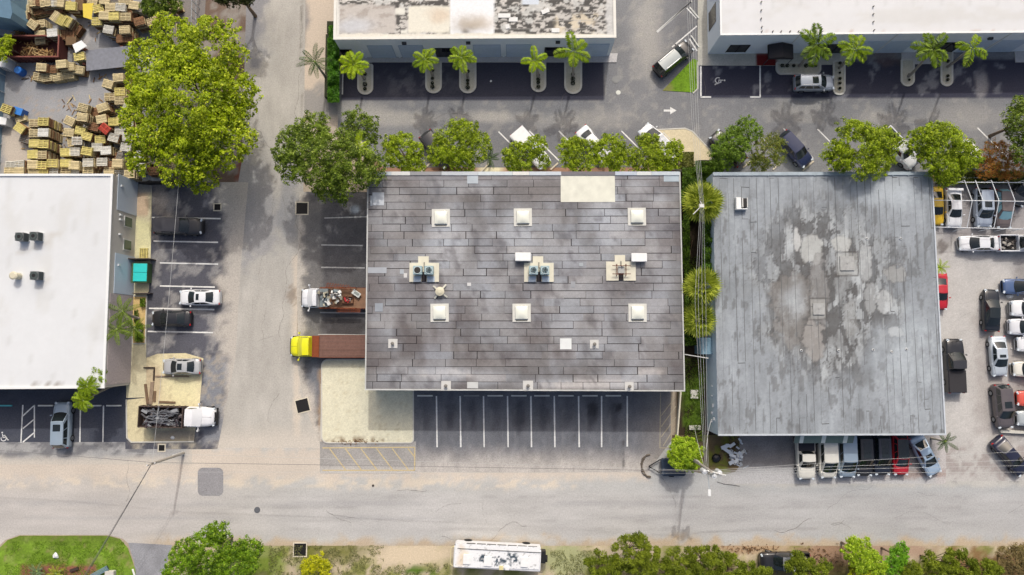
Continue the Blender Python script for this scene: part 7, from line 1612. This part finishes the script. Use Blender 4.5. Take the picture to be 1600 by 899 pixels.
for s in (-.4, .4): b = MB(); b.tube((s, s * .3, 7.05), (s, s * .3, 7.25), .06); b.build('insulator', M('hood_white'), t)
b = MB(); b.tube((.0, .16, .2), (.0, .16, 2.6), .06); b.build('conduit', M('gutter_white'), t)
t = thing('utility_pole', 'utility pole with transformers and a street light arm at the alley mouth', 'utility pole', P(1073, 712)); HZ = 9.8
b = MB(); b.tube((0, 0, 0), (0, 0, HZ), .2, .13, 10); b.build('pole', POLE, t)
b = MB(); b.beam((-.3, .05, HZ - .5), (1.6, -.45, HZ - .5), .12, .12); b.build('crossarm', M('gutter_white'), t)
for (x, y, z) in ((-.55, -.1, HZ - 1.4), (.45, -.55, HZ - 1.5), (1.0, -.2, HZ - 1.5)): b = MB(); b.tube((x, y, z), (x, y, z + .95), .26, .26, 14); b.tube((x, y, z + .95), (x, y, z + 1.02), .2, .1, 10); b.build('transformer', M('transformer_grey', (206, 208, 210), .4), t)
for k in range(4): b = MB(); b.tube((-.2 + .55 * k, 0 - .13 * k, HZ - .44), (-.2 + .55 * k, 0 - .13 * k, HZ - .2), .06); b.build('insulator', M('hood_white'), t)
b = MB(); b.path([(0, -.1, 8.2), (.0, -.9, 8.7), (.02, -2.0, 8.8)], .04); b.build('light_arm', M('post_grey'), t); b = MB(); b.box((.02, -2.3, 8.8), (.3, .7, .14)); b.build('street_light', M('hood_white'), t, bevel=.04)
b = MB(); b.tube((.18, .1, .3), (.18, .1, 4.6), .05); b.tube((-.1, .2, .3), (-.1, .2, 6), .03); b.build('conduit', M('gutter_white'), t)
TP = (1110, 737, 9.4); LP_ = (238, 723, 7.1)
cable('long cable crossing above the junction between the two utility poles', [LP_, TP], sag=.25)
cable('cable running from the left pole off the left edge of the picture', [(-60, 700, 7.0), LP_], sag=.2)
cable('cable from the left pole up over the left parking row into the lime tree', [(289, 150, 7.6), LP_], .018, .4, M('cable_pale', (190, 190, 188), .6))
cable('paired dark cable slanting over the lawn, upper strand', [LP_, (96, 962, 7.0)], .035, .2, M('cable_dark', (84, 84, 82), .6)); cable('paired dark cable slanting over the lawn, lower strand', [(236, 726, 6.8), (90, 966, 6.6)], .025, .2)
for i, (y0, y1) in enumerate(((735, 700), (737, 716), (739, 726), (741, 738))): cable('cable running right over the nose-out cars, %s from the top' % ORD[i].replace('nearest', '').strip().replace('', '') if i else 'cable running right over the nose-out cars, uppermost strand', [(1112, y0, 9.3 - .2 * i), (1700, y1, 9.2 - .2 * i)], .014, .3, M('cable_pale'))
for i, (y0, y1) in enumerate(((736, 712), (740, 742))): cable(('upper' if i == 0 else 'lower') + ' pale cable running left from the alley pole', [(200, y1 - 4, 8.6), (1108, y0, 9.0)], .012, .3, M('cable_pale'))
for i, dx in enumerate((-8, -3, 3, 9)):
    cable('cable running the length of the alley, %s of four' % ('leftmost', 'second from left', 'third from left', 'rightmost')[i], [(1078 + dx * .7, -40, 8.6), (1086 + dx * .6, 190, 8.4), (1097 + dx * .3, 322, 8.3), (1094 + dx, 470, 8.3), (1104 + dx * .3, 733, 8.8)], .015, .15, M('cable_pale'))
cable('loose service cable curling from the grey wall to the alley pole', [(1112, 655, 4.4), (1105, 690, 6.0), (1105, 728, 8.2)], .025, .3, M('cable_pale')); cable('service cable from the alley block up to the pole', [(1085, 668, 1.4), (1100, 728, 8.0)], .02, .2, M('cable_pale'))
b = MB(); b.box((0, 0, 0), (.5, .35, .25)); b.tube((-.9, -.9, 0), (.1, .1, .05), .05); b.tube((-.1, .5, 0), (.1, 0, .05), .04); o = b.build('cable_junction', M('gutter_white')); o.location = P(1096, 322, 8.3); tag(o, 'white cable junction box above the largest fan palm', 'junction box')
# wheel stops
WSM = M('wheel_stop', (226, 224, 216), .8, var=.2)
def wstop(x0, y0, x1, y1, lab, col=None, grp='concrete wheel stops'):
    a = P(x0, y0); c = P(x1, y1); d = c - a; b = MB(); b.box((0, 0, .07), (d.length, .17, .13), taper=.96); o = b.build('wheel_stop', col or WSM, None, bevel=.015); o.location = ((a.x + c.x) / 2, (a.y + c.y) / 2, .025); o.rotation_euler.z = math.atan2(d.y, d.x); tag(o, lab, 'wheel stop', grp)
for i, x in enumerate((664, 736.5, 773.5, 810.5, 846.5, 884, 921.5, 958)):
    wstop(x - 12, 618.5, x + 12.5, 618.5, 'white wheel stop in the south lot below the brown roof, %s from the left' % ('first', 'second', 'third', 'fourth', 'fifth', 'sixth', 'seventh', 'eighth')[i], M('wheel_stop_old', (150, 150, 150), .9) if i == 1 else None)
for i, x in enumerate((72, 147, 178.5)): wstop(x - 12, 634, x + 12, 634, 'white wheel stop in the black lot, %s' % ('left of the pale blue grey SUV', 'just right of the pale blue grey SUV', 'rightmost')[i])
wstop(-4, 634, 20, 634, 'teal painted wheel stop at the left edge of the black lot', M('teal_paint', (96, 190, 196), .7))
for i, (x0, y0, x1, y1, l) in enumerate(((657, 270, 673, 255, 'below the black car tail'), (751, 270, 764, 256, 'left of the small white pickup tree'), (799, 269, 806, 264, 'partly under the smallish tree'), (860, 266, 872, 255, 'at the nose of the white pickup'), (900, 268, 908, 262, 'under the yellower tree'), (1000, 268, 1010, 257, 'left of the van tail'), (1160, 263, 1172, 252, 'near the black SUV'), (1207, 266, 1220, 253, 'left of the navy SUV'), (1254, 267, 1271, 252, 'at the nose of the navy SUV'), (1312, 266, 1322, 256, 'under the large round tree'))):
    wstop(x0, y0, x1, y1, 'slanted wheel stop in the mulch strip, ' + l, M('wheel_stop_tan', (214, 202, 180), .8))
for i, (x0, y0, x1, y1, l) in enumerate(((1076, 56, 1089, 75, 'bonnet of the ribbed-roof SUV'), (1074, 12, 1089, 30, 'upper slanted bay beside the long white building'))): wstop(x0 + 3, y0, x1 + 3, y1, 'slanted white wheel stop by the ' + l)
# white tube frame over parked cars
t = thing('tube_frame', 'bare white tube frame of a carport standing over four parked cars', 'carport frame', P(1530, 330)); o0 = t.location
def fp(x, y, z): return P(x, y, z) - o0
TF = M('tube_white', (232, 234, 236), .5)
zr, ze = 3.4, 2.6
b = MB(); b.path([fp(1456, 313, zr), fp(1680, 316, zr)], .05); b.build('ridge', TF, t)
for (ya, yb) in ((283, 284), (355, 358)): b = MB(); b.path([fp(1456 if ya > 300 else 1490, ya if ya > 300 else 285, ze), fp(1680, yb + 2, ze)], .05); b.build('eave_rail', TF, t)
for x in (1456, 1488, 1519, 1536, 1561, 1586, 1612):
    b = MB(); 
    if x > 1480: b.path([fp(x - 12, 282, ze), fp(x, 314, zr)], .045)
    if x not in (1488, 1536): b.path([fp(x, 314, zr), fp(x - 8, 356, ze)], .045)
    b.build('rafter', TF, t)
    if x not in (1488, 1536, 1456):
        for (dx, y) in ((-12, 282), (-8, 356)): q = fp(x + dx, y, ze); b = MB(); b.tube((q.x, q.y, 0), (q.x, q.y, ze), .045); b.build('post', TF, t)
t = thing('guard_rail', 'long pale metal rail along the scrub at the top of the concrete yard', 'rail', P(1560, 281)); b = MB(); b.box((0, 0, .9), (17, .12, .2)); b.build('rail', M('post_grey'), t)
for k in range(6): b = MB(); b.box((-8 + 3.2 * k, .12, .5), (.12, .12, 1.0)); b.build('post', M('post_grey'), t)
# teal dumpster with alcove
t = thing('dumpster', 'dumpster with bright teal lid in the recess by the dock door', 'dumpster', P(226.5, 428)); b = MB(); b.box((0, 0, .65), (1.75, 2.2, 1.1), taper=1.05); b.build('bin', M('bin_green', (70, 96, 60), .8, var=.3), t)
b = MB(); b.box((.12, .55, 1.28), (1.55, 1.02, .08), ry=.04); b.box((.12, -.5, 1.28), (1.55, 1.02, .08), ry=.04); b.build('lid', M('lid_teal', (40, 206, 200), .6, var=.08), t, bevel=.02)
b = MB(); b.tube((-.7, -1.0, .1), (-.7, -1.1, .1), .1); b.tube((.7, -1.0, .1), (.7, -1.1, .1), .1); b.build('caster', BLK, t)
t = thing('enclosure_wall', 'low dark enclosure around the teal dumpster', 'wall', P(226, 430)); b = MB(); b.box((0, 1.75, .8), (2.6, .12, 1.6)); b.box((.1, -2.2, .4), (2.0, .12, .8)); b.build('panel', M('enclosure', (70, 60, 58), .8, var=.3), t)
# loose timber on the sandy slab
for i, (x0, y0, x1, y1, w_, l) in enumerate(((228, 600, 232, 632, .3, 'brown plank, leftmost of the trio left above the dump truck'), (239, 597, 236, 632, .42, 'wide grey brown plank in the middle of the trio'), (243, 611, 242, 628, .28, 'short dark plank, right of the trio'), (243, 588, 296, 588.5, .16, 'long thin dark pole lying below the silver beige sedan'), (249, 628, 275, 629, .22, 'short brown board just above the dump truck'))):
    a = P(x0, y0); c = P(x1, y1); d = c - a; b = MB(); b.box((0, 0, .05), (d.length, w_, .08)); o = b.build('plank', M('plank_%d' % (i % 2), ((120, 96, 74), (148, 128, 108))[i % 2], .9, var=.4, scale=4)); o.location = ((a.x + c.x) / 2, (a.y + c.y) / 2, .09); o.rotation_euler.z = math.atan2(d.y, d.x); tag(o, l, 'plank')
t = thing('timber_frame', 'dark L shaped timber edging on the sand left of the silver beige sedan', 'timber edging', P(234, 576) + UP * .08); b = MB(); b.box((0, .1, .07), (1.3, .14, .14)); b.box((.6, -.65, .072), (.14, 1.5, .14)); b.build('timber', M('plank_dark', (64, 50, 42), .9), t)
# broken white panels at the alley mouth
PNL = M('pale_panel', (214, 220, 226), .5, var=.1)
for (x, y, z, sx, sy, r, l) in ((1138, 697, .5, 1.9, .55, .35, 'long pale broken panel, topmost of the junk by the alley mouth'), (1140, 708, .4, 1.9, .5, -.62, 'slanted pale panel crossing under the topmost one'), (1157, 711, .35, .9, .5, -.9, 'short pale panel at the right of the junk by the alley mouth'), (1146, 722, .3, 1.2, .6, .5, 'crumpled white sheet, lowest of the junk by the alley mouth'), (1157, 690, .3, .9, .3, -.9, 'narrow grey panel at the upper right of the junk')):
    b = MB(); b.box((-sx * .2, .05, 0), (sx * .5, sy * .75, .08), rx=.15); b.box((sx * .22, -.05, .08), (sx * .42, sy * .6, .06), .25, rx=-.3); b.box((0, sy * .3, .1), (sx * .3, sy * .3, .05), -.5, rx=.4); o = b.build('broken_panel', PNL, None, bevel=.02); o.location = P(x, y, z); o.rotation_euler.z = r; tag(o, l, 'broken panel')
tag(sticks(46, 1.1, 1.3, .35, ((214, 220, 226), (176, 182, 188), (226, 226, 222), (96, 92, 90)), 15, .2, .8, .16).build('torn_panels', JG), 'torn pale scraps strewn among the broken panels', 'scrap', kind='stuff').location = P(1150, 712)
o = sticks(60, 1.2, 1.6, .3, ((70, 60, 50), (110, 90, 70), (50, 46, 44)), 14, .2, .7).build('brush_pile', WOOD); o.location = P(1140, 705); tag(o, 'dark brushwood under the pale broken panels', 'brushwood')
o = MB().blob((0, 0, .15), .55, 8, 5, .2, None, .5).build('trash_bag', M('bag_black', (26, 28, 34), .4), None, smooth=True); o.location = P(1118, 716); tag(o, 'black rubbish bag beside the alley utility pole', 'rubbish bag')
for (x, y, sx, sy, l) in ((1084, 616, .9, 1.0, 'tan paving slab in the alley grass'), (1085, 668, 1.3, .5, 'pale concrete block in the grass near the alley mouth')):
    b = MB(); b.box((0, 0, .15), (sx, sy, .3)); o = b.build('concrete_block', M('kerb_concrete'), None, bevel=.02); o.location = P(x, y); tag(o, l, 'concrete block')
t = thing('boundary_wall', 'low cream kerb wall between the south lot and the alley', 'wall', P(1058, 655)); b = MB(); a = P(1062, 612) - t.location; c = P(1056, 690) - t.location; b.beam(a + UP * .3, c + UP * .3, .16, .6); b.build('wall', M('wall_cream', (222, 214, 192), .8, var=.12), t)
b = MB(); a = P(1070, 554, 3.2); c = P(1107, 560, 3.2); o = b.beam(Vector(), c - a, .09, .09).build('wooden_beam', M('gutter_white')); o.location = a; tag(o, 'pale pole spanning the alley below the blue annex', 'pole')
for (x, l) in ((1073, 'left thin standing pipe in the dark alley'), (1077, 'right thin standing pipe in the dark alley')):
    b = MB(); b.tube((0, 0, .3), (.3, 1.8, .35), .05); o = b.build('pipe', M('pipe_brown', (120, 96, 70), .8)); o.location = P(x, 400); tag(o, l, 'pipe')
t = thing('concrete_beam', 'pale concrete beam lying at the right edge below the silver car', 'beam', P(1590, 675), -.05); b = MB(); b.box((0, 0, .2), (4.4, .35, .4)); b.build('beam', M('kerb_concrete'), t, bevel=.02)
for (x, y, s, rgb, l) in ((1577, 463, .4, (232, 232, 232), 'crumpled white bag under the blue sedan bumper'), (1580, 545, .1, (220, 220, 220), 'white scrap on the concrete beside the silver sedan'), (270, 684, .22, (240, 240, 238), 'white scrap on the slab below the dump truck'), (88, 868, .35, (240, 238, 232), 'white lump in the middle of the lawn'), (767, 127, .14, (236, 236, 236), 'white scrap on the black bay below the third palm')):
    o = MB().blob((0, 0, s * .3), s, 8, 5, .3, None, .5).build('litter', M('litter_%d' % rgb[2], rgb, .7), None, smooth=False); o.location = P(x, y, .03); tag(o, l, 'litter')
t = thing('bench', 'blue grey slatted bench end at the lower edge of the lawn', 'bench', P(158, 893), .5); b = MB()
for k in range(4): b.box((0, -.2 + .14 * k, .45), (2.2, .1, .05))
b.build('seat', M('bench_blue', (120, 146, 156), .6), t)
for s in (-.9, .9): b = MB(); b.box((s, 0, .22), (.1, .45, .44)); b.build('leg', M('lamp_dark'), t)
b = MB(); b.box((0, 0, .3), (1.0, .9, .6)); o = b.build('concrete_plinth', M('kerb_concrete'), None, bevel=.03); o.location = P(175, 897); tag(o, 'pale square concrete plinth beside the bench on the lawn', 'plinth')
b = MB(); b.box((0, 0, .25), (1.0, .3, .1), .3); b.box((0, 0, .12), (.2, .2, .24)); o = b.build('fallen_sign', M('plank_dark')); o.location = P(118, 889); tag(o, 'small dark wooden marker on the mulch of the lawn', 'marker')
b = MB(); b.tube((0, 0, .1), (.5, -1.4, .1), .1); o = b.build('white_post', M('hood_white')); o.location = P(208, 889); tag(o, 'white post lying at the lawn edge by the driveway', 'post')
o = MB().path([(0, 0, .04), (.8, -.25, .04), (1.7, -.35, .04), (2.6, -.5, .04)], .03).build('loose_hose', M('cable_dark')); o.location = P(1120, 753); tag(o, 'dark loose cable end lying on the road below the alley pole', 'cable')
for (x, y, n, sx, sy, l, sd) in ((555, 690, 60, 2.6, .35, 'dry leaf litter along the lower kerb of the sand pad', 21), (1095, 575, 60, .8, 1.2, 'twigs and rubble in the upper alley', 22), (1290, 872, 140, 3.6, 1.6, 'brown brushwood on the verge right of the black pickup', 23), (1170, 858, 90, 3.5, .5, 'brown dry brush beside the road edge left of the black pickup', 24), (700, 262, 60, 1.2, .5, 'dry litter under the wide tree', 25)):
    o = sticks(n, sx, sy, .12, ((120, 90, 60), (150, 116, 84), (90, 66, 48)), sd, .1, .35, .04).build('dry_litter', WOOD); o.location = P(x, y, .03); tag(o, l, 'litter', kind='stuff')
